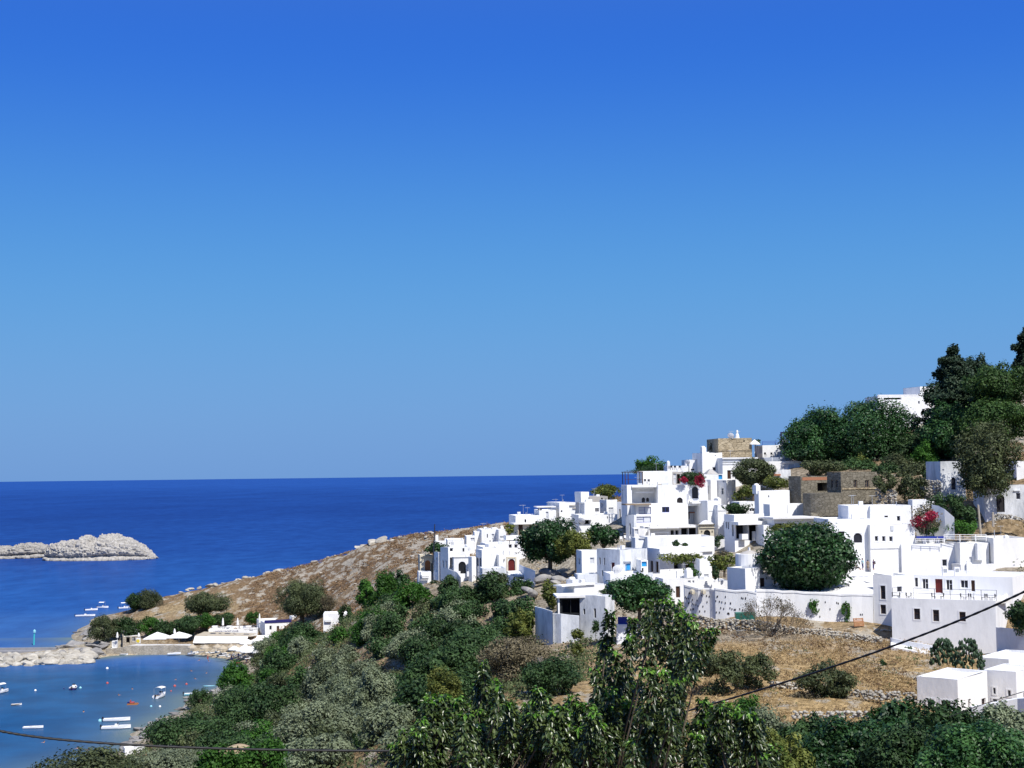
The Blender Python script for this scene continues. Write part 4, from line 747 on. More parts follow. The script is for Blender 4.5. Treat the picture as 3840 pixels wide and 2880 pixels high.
    wallstrip('b','short blue painted gate panel in the tree shade',[(1000,1305,1440,207.2),(1165,1305,1440,207)],.1,'dblue',.2,jit=.01,name='gate',cat='gate')
    # --- long pierced retaining wall ---
    wallstrip('p','left bulging length of the long pierced white retaining wall',[(455,745,1260,211),(800,795,1340,209),(1130,830,1390,207.5)],1.0,'pale',3,holes=26,seed=3,jit=.3,cap='white')
    wallstrip('p','middle length of the long pierced white retaining wall above the green bins',[(1130,825,1400,207.3),(1560,850,1420,206),(1985,880,1440,205)],1.0,'white',3,holes=30,seed=4,jit=.12,cap='white')
    wallstrip('z7','right length of the long pierced white wall with two hanging shrubs',[(82,878,1110,205.2),(300,885,1140,204.6),(480,893,1180,204.2),(760,905,1190,203.3),(1012,912,1120,202.5)],1.0,'white',3,holes=34,seed=5,jit=.14,cap='white')
    stonewall('z8','dry stone field wall below the pierced white wall',[(100,160,235,204),(330,200,260,202),(560,205,300,200),(800,255,340,198),(1060,275,370,196),(1330,310,400,193)],seed=286)
    stonewall('z8','lower tumbled stone terrace wall in the dry field',[(640,588,625,158),(760,592,630,157.5),(830,598,632,157)],seed=287)
    stonewall('z8','tumbled stone terrace wall ending at the bottom right house',[(1150,635,672,150),(1350,648,690,149.5),(1550,655,700,149)],seed=288)
    stonewall('z8','lowest pale stone terrace wall just above the hedge',[(780,774,800,135),(1020,772,800,134),(1250,768,795,133)],seed=289)
    stonewall('n','low stone wall retaining the earth bank below the cottage',[(1700,985,1180,235),(1730,1000,1100,235),(2000,1020,1060,235),(2230,1080,1130,235)],seed=290,loose=.1)
    # --- beach club ---
    W('g','white beach club building with blue lettering along its roof parapet',440,452,1262,532,700,441,6,[(1125,535,1185,565,'s')],dep=9,par=.9,ex=[('parapet',1035,505,1260,540,0,.4),('box',470,515,640,540,1,.8)],name='beach_club',cat='restaurant')
    W('g','white two storey beach house with a dark blue roof board',1250,1388,1920,420,640,437,20,[(1462,470,1498,535,'w'),(1582,475,1624,608,'d'),(1708,475,1748,540,'w'),(1868,470,1892,555,'w')],dep=8,frame=None,
      ex=[('sign_board',1380,372,1832,420,-.15,.14,'navy'),('chimney',1938,190,1985,300,3,1.6),('chimney_base',1905,295,2040,350,2.5,2.5),('parapet',1840,315,2070,400,2,4)])
    W('z2','low white building behind the small tree at the foot of the headland',846,850,1000,700,790,350,4,[],dep=6,ex=[('awning',860,735,900,750,-.5,.5)])
# ---------------- vegetation ----------------
def quads_from(centers,normals,size,aspect,rng):
    n=len(centers); nn=normals/np.maximum(np.linalg.norm(normals,axis=1,keepdims=True),1e-6)
    a=rng.normal(size=(n,3)); t=np.cross(nn,a); t/=np.maximum(np.linalg.norm(t,axis=1,keepdims=True),1e-6); b=np.cross(nn,t)
    s=size*rng.uniform(.6,1.35,n); s=s[:,None]; asp=aspect*rng.uniform(.75,1.25,n)[:,None]
    V=np.stack([centers-t*s,centers-b*s*asp+nn*s*.18,centers+t*s,centers+b*s*asp+nn*s*.18],1).reshape(-1,3)
    F=np.arange(n*4).reshape(n,4); return V,F
def crown(rx,ry,rz,kind,leaf,rng,lobes=None,dens=1.0,flatb=.35,shape='ell',airy=0):
    """returns V,F,lv for a crown of leaf clumps centred on the origin"""
    Rm=(rx*ry*rz)**(1/3.); nl=lobes or int(16+min(70,Rm*7))
    C=[];Rr=[]
    lr=.34 if nl<30 else .26
    while len(C)<nl:
        d=rng.normal(size=3); d/=np.linalg.norm(d); k=rng.uniform(.35,1)**.5*.80
        if shape=='dome' and d[2]<-.25: continue
        if shape=='cone':
            z=rng.uniform(-1,1); w=(1-z)/2*.92+.05; a=rng.uniform(0,6.28); q=np.array([math.cos(a)*w*k,math.sin(a)*w*k,z*.95]); C.append(q); Rr.append(rng.uniform(.14,.24)); continue
        if shape=='mush':  # wide cap on an inverted cone
            z=rng.uniform(-1,1); w=math.sqrt(max(0,1-max(z,0)**2)) if z>-.15 else ((1+z)/.85)**1.35*.97
            if z<-.15 and rng.uniform()>w+.15: continue; a=rng.uniform(0,6.28); q=np.array([math.cos(a)*w*k,math.sin(a)*w*k,z*.86]); C.append(q); Rr.append(rng.uniform(.16,.28)); continue
        q=d*k
        if q[2]<0: q[2]*=(1-flatb)
        C.append(q); Rr.append(rng.uniform(lr*.7,lr*1.2))
    C=np.array(C); Rr=np.array(Rr); S=np.array([rx,ry,rz])
    area=sum(4*math.pi*(r*Rm)**2 for r in Rr); n=int(area*dens*1.5/(leaf*leaf*2)); n=min(n,60000)
    pr=Rr**2/np.sum(Rr**2); li=rng.choice(len(C),n,p=pr); d=rng.normal(size=(n,3)); d/=np.linalg.norm(d,axis=1,keepdims=True)
    rad=Rr[li]*rng.uniform(.6,1.12,n)**(1.0); rad*=1+.25*np.sin(d[:,0]*7+li)*np.sin(d[:,1]*6+li*2)
    p=C[li]+d*rad[:,None]*np.array([1,1,Rm/rz if rz<Rm else 1])
    # drop leaves deep inside neighbouring lobes
    keep=np.ones(n,bool)
    for j in range(len(C)):
        dd=np.linalg.norm(p-C[j],axis=1); keep&=~((dd<Rr[j]*.55)&(li!=j))
    p=p[keep]; d=d[keep]; li=li[keep]
    if airy: k=rng.uniform(size=len(p))>airy; p=p[k]; d=d[k]; li=li[k]
    if shape=='ell':
        ph=np.arctan2(p[:,1],p[:,0]); el=p[:,2]; a=rng.uniform(0,6.28,4); am=rng.uniform(.05,.17,4)
        fdef=1+am[0]*np.sin(2*ph+a[0])+am[1]*np.sin(3*ph+a[1]+el*2)+am[2]*np.sin(5*ph+a[2])*.6+am[3]*np.sin(4*el+a[3]); p=p*np.stack([fdef,fdef,.5+.5*fdef],1)
    pos=p*S; nor=d/S*Rm+rng.normal(size=p.shape)*.55+np.array([0,0,.35])
    V,F=quads_from(pos,nor,leaf,.55,rng)
    lt=rng.uniform(size=len(C)); lv=.5*rng.uniform(size=len(p))+.5*lt[li]
    return V,F,lv,C*S
KIND={'ficus':('ficus',.24,1.15,0),'dark':('dark',.22,1.1,0),'olive':('olive',.18,1.45,0),'bright':('bright',.22,1.1,0),'yellow':('yellow',.22,1.0,.05),'pine':('pine',.26,1.0,.12),
      'cedar':('cedar',.2,.75,.25),'brown':('brown',.15,.7,.3),'tamarisk':('tamarisk',.2,.9,.1),'boug':('boug',.16,.9,.2),'sunny':('sunny',.24,1.1,.05),'thicket':('thicket',.2,1.2,0)}
def tree(c,label,x0,x1,y0,y1,D,kind,trunk=True,shape='ell',group=None,name='tree',cat='tree',lobes=None,dens=1,fb=.35,dz=None,leafs=None,ydep=1.0,bark='bark',base=None,cl=0):
    rng=np.random.default_rng(int(abs(hash_(label))+x0*7+y0)%100000)
    px=(zx(c,x0)+zx(c,x1))/2; py=(zy(c,y0)+zy(c,y1))/2
    A=P(zx(c,x0),py,D); B=P(zx(c,x1),py,D); T=P(px,zy(c,y0),D); Bo=P(px,zy(c,y1),D); ctr=(A+B)/2
    rx=(B[0]-A[0])/2; rz=(T[2]-Bo[2])/2; ctr[2]=(T[2]+Bo[2])/2
    lf,leaf,dn,airy=KIND[kind]; leaf=(leafs or leaf)*(1.0 if D>120 else D/120*.9+.1)
    gz=float(hz(ctr[0],ctr[1])[0]); 
    if base is not None: gz=base
    g=min(gz,Bo[2]+.3)
    if cat=='shrub': fb=0
    if cat in('shrub','vine','hedge','plant') and gz<Bo[2]: g=Bo[2]-.15
    root=empty(name,(ctr[0],ctr[1],g)); tag(root,label,cat,group)
    V,F,lv,LC=crown(rx*1.12,rx*1.08*ydep,rz*1.10,kind,leaf,rng,lobes,dn*dens,fb,shape,airy)
    off=np.array([0,0,ctr[2]-g]); arr_mesh('crown',V+off,F,LF[lf],root,None,lv)
    if trunk:
        mb=MB(); hh=off[2]; r=max(.08,min(.55,rx*.075))*(.4 if cat=='shrub' else 1); top=hh+rz*.2
        wob=rng.normal(0,.12*rx*.5,3)
        mb.tube([(0,0,-.6),(wob[0]*.4,wob[1]*.4,hh*.4),(wob[0],wob[1],hh*.75),(0,0,top)],[r*1.3,r,r*.75,r*.35],7)
        st=np.array([wob[0],wob[1],max(hh*.6,.3)])
        for q in LC[rng.permutation(len(LC))[:7]]:
            e=q*.85+off; m=(st+e)/2+np.array([0,0,-.1*rz]); mb.tube([st,m,e],[r*.5,r*.3,r*.12],5)
        mb.build('trunk',M[bark],root)
    return root
def hash_(s):
    h=7
    for ch in s: h=(h*131+ord(ch))%1000003
    return h
def twiggy(c,label,x0,x1,y0,y1,D,mat,name='bare_tree',n=7,seed=3,leafy=None,th=.16):
    rng=np.random.default_rng(seed); px=(zx(c,x0)+zx(c,x1))/2; B=P(px,zy(c,y1),D); T=P(px,zy(c,y0),D); w=(P(zx(c,x1),zy(c,y1),D)[0]-P(zx(c,x0),zy(c,y1),D)[0])/2; h=T[2]-B[2]
    root=empty(name,B); tag(root,label,'tree'); mb=MB(); tw=MB(); mb.tube([(0,0,-.5),(.05,0,h*.15),(0,.05,h*.3)],[th,th*.8,th*.6],7); tips=[]
    def grow(p,d,L,r,lev):
        e=p+d*L; mid=(p+e)/2+rng.normal(0,L*.06,3); (mb if lev<2 else tw).tube([p,mid,e],[r,r*.8,r*.6],5 if lev<2 else 3,cap=False)
        if lev>=4: tips.append(e); return
        for k in range(3 if lev<3 else 3):
            nd=d+rng.normal(0,.42,3)+np.array([0,0,.12]); nd/=np.linalg.norm(nd); grow(e,nd,L*rng.uniform(.62,.82),r*.58,lev+1)
    for k in range(n):
        a=2*math.pi*k/n+rng.uniform(-.3,.3); el=rng.uniform(.35,1.2); d=np.array([math.cos(a)*math.cos(el)*w/h*1.5,math.sin(a)*math.cos(el)*w/h*1.5,math.sin(el)]); d/=np.linalg.norm(d)
        grow(np.array([0,.03,h*rng.uniform(.15,.3)]),d,h*.27,th*.5,0)
    mb.build('trunk',M[mat],root); tw.build('twigs',M[mat],root)
    if leafy:
        tips=np.array(tips); k=rng.integers(0,len(tips),leafy[1]); pos=tips[k]+rng.normal(0,.25,(leafy[1],3)); V,F=quads_from(pos,rng.normal(size=pos.shape),.09,.5,rng); arr_mesh('leaves',V,F,LF[leafy[0]],root,None,rng.uniform(size=len(pos)))
    return root
def conifer(c,label,x0,x1,y0,y1,D,kind,layers=15,seed=1,name='pine_tree',base=None):
    # layered, drooping branches with gaps
    rng=np.random.default_rng(seed); px=(zx(c,x0)+zx(c,x1))/2; T=P(px,zy(c,y0),D); B=P(px,zy(c,y1),D); w=(P(zx(c,x1),zy(c,y1),D)[0]-P(zx(c,x0),zy(c,y1),D)[0])/2
    h=T[2]-B[2]; g=float(hz(B[0],B[1])[0]); g=min(g,B[2]); root=empty(name,(B[0],B[1],g)); tag(root,label,'tree'); o=B[2]-g; mb=MB(); mb.tube([(0,0,-.5),(0,0,o+h*.5),(0,0,o+h*1.0)],[.45,.3,.06],8)
    Vs=[];Fs=[];lv=[];n0=0
    for i in range(layers):
        t=min(1,max(0,(i+rng.uniform(-.45,.45))/(layers-1))); z=o+h*(.02+.95*t); rad=w*(1-t**1.6)**.75*rng.uniform(.6,1.15)+.6; nb=int(7+6*(1-t))
        for k in range(nb):
            a=2*math.pi*(k+rng.uniform(-.3,.3))/nb+i; r=rad*rng.uniform(.5,1.15); z=z+rng.normal(0,h*.018); n=int(26*r/.25*.95)+10
            s=rng.uniform(.15,1,n)**.8; zz=z+np.sin(s*2.2)*.25*r*.5-.10*r*s**2+rng.normal(0,.3,n)+.18*r*s**2*rng.uniform(-.3,1); wdt=(.2+.34*r*np.sin(np.clip(s,0,1)*3.0))
            sd=rng.normal(0,1,n)*wdt*.5; P3=np.stack([math.cos(a)*r*s-math.sin(a)*sd,math.sin(a)*r*s+math.cos(a)*sd,zz],1)
            nr=rng.normal(size=(n,3))*.5+np.array([math.cos(a)*.4,math.sin(a)*.4,.8]); V,F=quads_from(P3,nr,KIND[kind][1]*.95,.6,rng); Vs.append(V);Fs.append(F+n0);n0+=len(V); lv.append(.4*rng.uniform(size=n)+.6*rng.uniform())
            if k%2==0: mb.tube([(0,0,z-.1),(math.cos(a)*r*.7,math.sin(a)*r*.7,z+.15*r*.5)],[.07,.02],4,cap=False)
    mb.build('trunk',M['bark'],root); arr_mesh('crown',np.concatenate(Vs),np.concatenate(Fs),LF[KIND[kind][0]],root,None,np.concatenate(lv)); return root
def cactus(c,label,x0,x1,y0,y1,D,seed):
    rng=np.random.default_rng(seed); px=(zx(c,x0)+zx(c,x1))/2; B=P(px,zy(c,y1),D); T=P(px,zy(c,y0),D); w=(P(zx(c,x1),zy(c,y1),D)[0]-P(zx(c,x0),zy(c,y1),D)[0])/2; h=T[2]-B[2]
    root=empty('prickly_pear',B); tag(root,label,'cactus'); V0,F0=ico_dirs(1); Vs=[];Fs=[];lv=[];n0=0
    for k in range(170):
        z=rng.uniform(0,1)**.9*h*.95; rr=w*math.sqrt(max(.05,1-(z/h)**2.2)); a=rng.uniform(0,6.28); q=rr*rng.uniform(.3,1)**.5; p=np.array([math.cos(a)*q,math.sin(a)*q,z])
        V=V0*np.array([.20,.06,.27]); az=rng.uniform(0,3.14); tl=rng.normal(0,.35); cx,sx=math.cos(tl),math.sin(tl); V=np.stack([V[:,0]*cx+V[:,2]*sx,V[:,1],-V[:,0]*sx+V[:,2]*cx],1); ca,sa=math.cos(az),math.sin(az)
        V=np.stack([V[:,0]*ca-V[:,1]*sa,V[:,0]*sa+V[:,1]*ca,V[:,2]],1)+p; Vs.append(V);Fs.append(F0+n0);n0+=len(V);lv+= [rng.uniform()]*len(F0)
    arr_mesh('pads',np.concatenate(Vs),np.concatenate(Fs),LF['cactus'],root,None,lv,smooth=True)
    return root
def build_trees():
    t=tree; S='s'
    # village grove, left
    t('z2','leftmost green tree of the grove under the gateway houses',1040,1180,470,690,305,'bright'); t('z2','tall green tree in the middle of the grove under the gateway houses',1150,1330,440,700,300,'bright')
    t('z2','dark topped tree at the back of the grove, nearest the cream gateway',1250,1380,420,560,308,'ficus'); t('z2','tree with bare lower trunk at the right of the grove',1330,1500,520,715,296,'ficus',fb=.1)
    t('z2','green tree climbing up in front of the stepped forecourt',1470,1625,445,640,290,'bright')
    t('z2','leafy bright tree spilling down the slope below the grove',1030,1350,660,950,272,'bright',fb=.1)
    t('d','dark shrub below the black arched door house',490,850,1090,1430,262,'dark'); t('d','small dark shrub left of the large rounded dark tree',830,1050,1190,1420,258,'dark')
    t('z2','dense green tree filling the foot of the grove, left',1170,1420,560,790,284,'dark'); t('z2','dense green tree filling the foot of the grove, right',1390,1640,560,780,278,'bright'); t('z2','dark tree between the grove and the cream gateway steps',1500,1650,480,700,286,'dark')
    t('s','green tree on the slope directly under the cream gateway steps',1490,1610,2180,2300,276,'bright',fb=0); t('s','dull green tree on the slope below the gateway steps',1540,1670,2245,2375,262,'tamarisk',fb=0); t('s','dark tree above the bare earth scar',1440,1560,2270,2380,270,'dark',fb=0)
    t('d','large rounded dark green tree below the maroon door',1000,1800,890,1640,258,'tamarisk',dens=1.3)
    t('d','pale olive tree below the village grove',240,1200,1400,1950,248,'olive',fb=.05); 
    t('k','dark blue green tree in the middle of the slope',170,760,330,640,212,'dark',fb=.05,dens=1.2); t('k','dark green tree lower left of the slope centre',0,420,480,900,205,'dark',fb=.05)
    t('k','second dark tree of the slope, reaching down towards the foreground leaves',330,640,540,860,195,'dark',fb=.05)
    t('k','yellow green tree beside the curved garden wall',740,945,130,400,222,'yellow'); t('k','rounded pale yellow olive bush above the foreground leaves',180,432,575,780,158,'yellow',name='shrub',cat='shrub',fb=.0,leafs=.13)
    t('k','brown dry thicket in the middle of the slope',560,1070,370,660,190,'brown',name='dry_bush',cat='shrub',dens=1.5,fb=.0,bark='palebark'); t('k','green shrub right of the brown thicket',830,1250,500,760,164,'dark',name='shrub',cat='shrub',leafs=.15)
    t('k','ivy green bush beside the flat roofed lower house',975,1095,-40,140,236,'yellow',name='shrub',cat='shrub')
    t('k','small yellow flowering bush below the grey white garden wall',1190,1262,385,480,200,'yellow',name='shrub',cat='shrub',leafs=.14)
    t('d','dark vine mass over the wall beside the power pole',185,555,350,530,290,'ficus',name='vine',cat='vine',trunk=False)
    # middle valley
    t('z2','broad grey olive tree above the beach path',820,1110,850,1030,292,'olive'); t('z2','very large pale olive tree in the middle of the valley',940,1392,1040,1470,222,'olive',dens=1.2,fb=.0)
    t('z2','low grey olive tree in front of the very large one',610,1130,1260,1560,200,'olive',dens=1.1,fb=.0); t('z2','grey olive tree between the dark valley trees',770,1060,1000,1300,245,'olive',fb=.0)
    t('z2','dark tree hanging over the beach parasols',600,900,770,990,330,'dark'); t('z2','dark green tree in the shade beside the beach path',610,850,1040,1260,262,'dark'); t('z2','small dark tree beside the sandy track',445,640,1020,1170,285,'dark')
    t('g','bright green tree standing at the water edge beside the beach',530,1230,1090,1590,292,'bright',fb=.05); t('z1','dark green tree leaning over the rocky cove',1365,1680,1160,1520,256,'dark',fb=.05)
    t('z2','large dark tree left of the very large olive',190,640,1150,1480,240,'dark',fb=.05); t('z1','dark spreading tree above the near shore rocks',920,1420,1330,1560,226,'dark')
    t('z1','small dark tree alone on the rocks by the moored boats',1170,1310,1165,1320,318,'dark',leafs=.16)
    t('z1','brown green tree crown at the bottom left corner',230,860,1560,1760,160,'tamarisk',fb=0,dens=1.2); t('z1','grey green olive at the bottom edge beside the white roof',860,1330,1555,1760,172,'olive',fb=0,leafs=.15)
    t('z1','bright green bush along the bottom edge under the cable',1180,1560,1530,1760,168,'bright',fb=0); t('z2','bright green bush below the sandy rock at the bottom',330,660,1480,1720,172,'bright',fb=0)
    t('z2','olive green tree at the bottom beside the foreground leaves',600,1000,1500,1760,165,'olive',fb=0); t('z2','dark tree at the bottom under the low grey olive',930,1350,1440,1780,175,'dark',fb=0)
    t('z2','dark green undergrowth tree between the olives and the slope centre',1350,1560,930,1420,228,'dark',fb=0); t('z2','green tree in the dip above the rounded yellow bush',1400,1680,1120,1420,205,'dark',fb=0)
    t('z2','feathery dull green tree at the foot of the headland',548,880,490,735,418,'tamarisk',dens=1.2); t('z2','smaller brown green tree beside the feathery one on the headland',820,935,560,720,412,'brown',name='tree'); t('z2','small tree with a leaning trunk by the low white building',930,1040,640,790,338,'dark')
    t('z2','grey bare looking tree beside the beach parasols',480,600,900,1060,330,'brown',bark='palebark')
    # beach and headland
    t('z2','brown green tree behind the beach club on the headland slope',10,250,570,715,455,'tamarisk'); t('g','dark rounded tree behind the beach club roof',500,890,230,490,452,'dark'); t('g','small green bush between the club and the blue roof board',1065,1300,220,450,450,'bright',name='shrub',cat='shrub')
    t('e','wide green tamarisk at the left end of the beach row',130,680,380,840,438,'tamarisk',lobes=46,fb=0); t('e','dark tree second in the beach row behind the stone shed',600,1100,450,760,440,'dark',fb=0); t('e','low green tree of the beach row above the left big parasol',1040,1450,440,760,442,'bright',fb=0); t('e','low green tree of the beach row above the right big parasol',1300,1660,500,760,440,'dark',fb=0); t('e','rounded green tree at the right end of the beach row',1600,2110,400,740,440,'dark',fb=0); t('e','green tree beside the beach club awning',1960,2330,360,640,446,'bright',fb=0)
    t('e','dark tree on the tip of the headland beside the boat',790,1130,10,300,530,'dark',fb=0); t('e','tall grey green tree on the tip of the headland',1000,1450,-50,340,526,'tamarisk',lobes=40,fb=0); t('e','brown green shrub right of the tall headland tree',1290,1560,150,400,518,'brown',name='shrub',cat='shrub'); t('e','low dark bush on the sandy headland path',1260,1530,370,490,500,'brown',name='shrub',cat='shrub')
    t('e','brown green tree on the headland path by the pale hut',1850,2240,60,420,470,'tamarisk')
    # among the houses
    t('c','big dark ficus between the far white houses and the lower ones',350,1390,650,1460,263,'ficus',dens=1.15,lobes=80); t('c','dull green tree growing against the big dark ficus',1010,1690,840,1330,258,'yellow',leafs=.18); t('c','smaller dark ficus at the right of the alley',1540,2150,720,1130,260,'ficus')
    t('c','little yellow green tree on the roofs near the cream porch',45,245,690,890,292,'yellow'); t('c','light green tree above the grey cement roof room',1650,2190,-10,260,322,'yellow',fb=.1,base=34); t('z4','soft green tree on the skyline left of the pergola',410,700,165,300,330,'bright',base=40)
    t('z4','dark creeper on the ledge under the soft green tree',330,800,245,300,312,'dark',name='creeper',cat='vine',trunk=False); t('z5','grey green tree with spiky outline in front of the tan stone house',815,1325,560,960,284,'tamarisk',dens=1.2,lobes=60)
    t('z5','yellow green vine hedge left of the grey stone ruin',1170,1560,800,945,270,'yellow',name='hedge',cat='hedge',trunk=False); t('z5','yellow green climber below the spiky grey tree',820,1095,890,1100,271,'yellow',name='shrub',cat='shrub'); t('z5','dark grey shrub in the gap above the veranda house',745,1010,1110,1260,263,'dark',name='shrub',cat='shrub')
    t('z5','small dark tree behind the tan stone house',1050,1160,325,400,315,'dark',base=45); t('z5','leafless grey tree left of the tan stone house',520,650,370,500,312,'brown',bark='palebark',base=45)
    t('z7','huge dense mushroom shaped ficus in the white courtyard',134,830,380,846,210.5,'ficus',shape='mush',lobes=200,dens=1.5,fb=0,base=32.9,leafs=.25); t('z7','yellow tinged branch mass on top of the huge mushroom ficus',215,620,345,430,222,'yellow',trunk=False,name='shrub',cat='shrub')
    t('b','dense bushy tree with white flowers beside the brown door house',890,1790,600,1180,206,'ficus',lobes=90,dens=1.2,fb=.1)
    t('p','vine covered pergola greenery left of the lookout box',30,820,90,290,232.5,'yellow',name='vine',cat='vine',trunk=False,ydep=.35); t('p','green vine hanging round the small chimney',470,760,330,640,226,'bright',name='vine',cat='vine',trunk=False,ydep=.4); t('p','mixed vine with a reddish crest beside the drum chapel',1010,1600,60,480,224,'yellow',name='vine',cat='vine',ydep=.4); t('p','rust coloured crest of the mixed vine',1130,1400,30,170,223.5,'brown',name='vine',cat='vine',trunk=False,ydep=.5); t('p','dark trailing end of the mixed vine',1030,1210,300,650,222.5,'dark',name='vine',cat='vine',trunk=False,ydep=.5)
    # hill top right
    t('z6','left half of the great dark ficus canopy on the hill',205,760,690,1160,304,'ficus',lobes=110,dens=1.15,fb=.1); t('z6','right half of the great dark ficus canopy on the hill',560,1260,612,1190,300,'ficus',lobes=120,dens=1.15,fb=.1)
    t('z6','lower left skirt of trees under the ficus canopy',200,520,930,1150,301,'ficus'); t('z6','grey green bush below the ficus beside the stone ruin',340,620,1090,1215,280,'tamarisk',name='shrub',cat='shrub'); t('z6','earthy yellow bush in the shade of the ficus canopy',690,880,1060,1180,286,'yellow',name='shrub',cat='shrub')
    t('z6','dark scrub at the foot of the ficus, above the roofless grey house',560,900,1080,1210,283,'dark',name='shrub',cat='shrub',fb=0); t('z6','dark scrub at the foot of the ficus, above the tower house right corner',860,1120,1110,1260,276,'dark',name='shrub',cat='shrub',fb=0)
    t('z6','dull green scrub between the ficus and the ruined wall',1060,1330,1100,1300,270,'tamarisk',name='shrub',cat='shrub',fb=0); t('z6','dark tree under the ficus canopy, right of centre',980,1350,900,1180,292,'dark',fb=0); t('z6','low dark scrub behind the grey white niche house',1290,1480,1130,1330,262,'dark',name='shrub',cat='shrub',fb=0)
    t('z6','blue green tree right of the ficus canopy trunk',900,1230,1040,1240,279,'tamarisk'); t('z6','bright green small tree between ficus and pine',1170,1420,960,1180,283,'bright'); t('z6','dark tree filling the dip behind the grey white house',1200,1480,800,1240,290,'dark')
    t('z6','dark tree mass beneath the layered pine',1290,1700,640,1140,285,'ficus',lobes=80)
    conifer('z6','tall layered dark pine with ragged tips on the hill',1270,1760,215,860,292,'pine',22,4)
    t('z6','rounded body of the dark pine on the hill',1300,1760,300,760,293,'pine',trunk=False,lobes=46); t('z6','feathery pine top leaning right behind the layered pine',1560,1840,260,560,296,'pine')
    t('z6','sunny green pine at the right, uppermost crown',1640,2080,320,760,280,'sunny',lobes=60,leafs=.24); t('z6','sunny green pine at the right, lower crown',1560,2150,620,1010,276,'sunny',lobes=60,leafs=.24)
    t('z6','brown green old cypress with open branches',1510,2040,790,1330,241,'cedar',lobes=55,dens=1.0,fb=.0); t('z6','drooping lower boughs of the old cypress',1560,1960,1120,1420,238,'cedar',trunk=False,name='tree',lobes=40); 
    conifer('z6','dark narrow conifer cut by the right edge of the picture',1975,2180,70,420,300,'pine',10,9)
    t('z6','brown topped round bush on the ruined wall terrace',1040,1300,1205,1395,250,'tamarisk',name='shrub',cat='shrub',dens=1.2); t('z6','ivy clump on the right side of the stone tower house',900,1060,1180,1340,251.0,'tamarisk',name='vine',cat='vine',trunk=False,fb=0)
    t('n','dark bush in front of the grey white niche house',620,1240,660,960,233,'dark',name='shrub',cat='shrub'); t('n','tangled dark shrub beside the bougainvillea terrace',920,1460,830,1340,232,'dark',dens=1.1,name='shrub',cat='shrub',fb=0); t('n','green leafy base of the bougainvillea beside the blue tables',430,840,1130,1340,230.5,'dark',name='shrub',cat='shrub',fb=0,ydep=.5); t('n','low green hedge behind the white railing',930,1460,1150,1340,230,'bright',name='hedge',cat='hedge',trunk=False)
    t('n','crimson bougainvillea above the blue table terrace',325,760,930,1260,226.5,'boug',name='bougainvillea',cat='shrub',lobes=11,ydep=.6,fb=0); t('n','dark woody stems and leaves inside the bougainvillea',330,840,850,1330,227.5,'brown',name='shrub',cat='shrub',ydep=.5,bark='bark')
    t('a','red bougainvillea trailing over the arched window',1540,1740,170,440,279.5,'boug',name='bougainvillea',cat='shrub',ydep=.6,leafs=.13,trunk=False); t('a','dark leaves of the terrace bougainvillea',1270,1720,150,380,281.5,'dark',name='shrub',cat='shrub',ydep=.5,leafs=.14); t('a','small red blossom spray at the left of the terrace bougainvillea',1240,1420,240,360,280,'boug',name='bougainvillea',cat='shrub',ydep=.6,leafs=.12,trunk=False)
    t('a','pair of green plants on the white roof ledge, left one',1105,1260,1440,1560,245.0,'dark',name='plant',cat='plant',leafs=.13,trunk=False,base=36); t('a','smaller green plant at the right on the white roof ledge',1290,1400,1480,1555,245.0,'dark',name='plant',cat='plant',leafs=.12,trunk=False,base=36)
    t('a','dark garden foliage in the gap beside the honey stone gateway',1850,2100,1340,1600,262,'dark',name='shrub',cat='shrub',leafs=.17); t('b','potted dark bush at the corner of the flat roofed house',700,890,830,930,222,'dark',name='shrub',cat='shrub',leafs=.14)
    # field
    t('z8','left one of the two joined grey green bushes in the dry field',205,490,400,680,155,'tamarisk',name='shrub',cat='shrub',leafs=.13,fb=.0,dens=1.2); t('z8','right one of the two joined bushes, greener, in the dry field',445,665,395,660,157,'tamarisk',name='shrub',cat='shrub',leafs=.13,fb=.0,dens=1.2)
    t('z8','large grey green bush alone in the dry field crossed by the cable',825,1160,440,720,151,'tamarisk',name='shrub',cat='shrub',leafs=.13,fb=.0,dens=1.3); t('z8','bright green young bush above the foreground leaves',400,600,690,900,118,'bright',name='shrub',cat='shrub',leafs=.11,fb=0); t('z8','brown lower fringe of the lone field bush',790,930,640,735,150,'brown',name='dry_bush',cat='shrub',leafs=.1)
    t('z8','small dark bush on the bare earth path',1470,1530,372,425,186,'dark',name='shrub',cat='shrub',leafs=.14,trunk=False); t('z8','tiny bush on the path nearer the lone field bush',1320,1360,450,495,172,'dark',name='shrub',cat='shrub',leafs=.12,trunk=False)
    cactus('r','left dark prickly pear below the large grey lit storey',400,870,250,680,166,1); cactus('r','right dark prickly pear with upright pads near the bottom right house',800,1350,240,800,163,2)
    t('m','dark round bush in a white planter at the right edge',2000,2330,1300,1720,179,'dark',name='shrub',cat='shrub',base=29,leafs=.16,dens=1.2)
    t('z7','left caper shrub hanging on the pierced white wall',496,572,952,1062,203.6,'bright',name='caper_shrub',cat='shrub',trunk=False,leafs=.13,ydep=.35); t('z7','right caper shrub, brighter and larger, hanging on the pierced wall',753,833,970,1130,202.8,'bright',name='caper_shrub',cat='shrub',trunk=False,leafs=.13,ydep=.35)
    t('b','small spiky palm at the foot of the weathered house',540,680,1350,1560,213,'dark',name='palm_shrub',cat='shrub',leafs=.15)
    t('b','creeping green plant on the peeling garden wall foot',180,420,1520,1680,212,'yellow',name='shrub',cat='shrub',leafs=.15,trunk=False)
    twiggy('z8','bare grey brown tree in front of the pierced white wall',500,800,75,400,196,'bark',n=9,seed=5,leafy=('brown',2600),th=.2)
    twiggy('k','dead white branched tree above the green shrub',925,1030,480,600,166,'palebark',name='dead_tree',n=4,seed=8,th=.09)
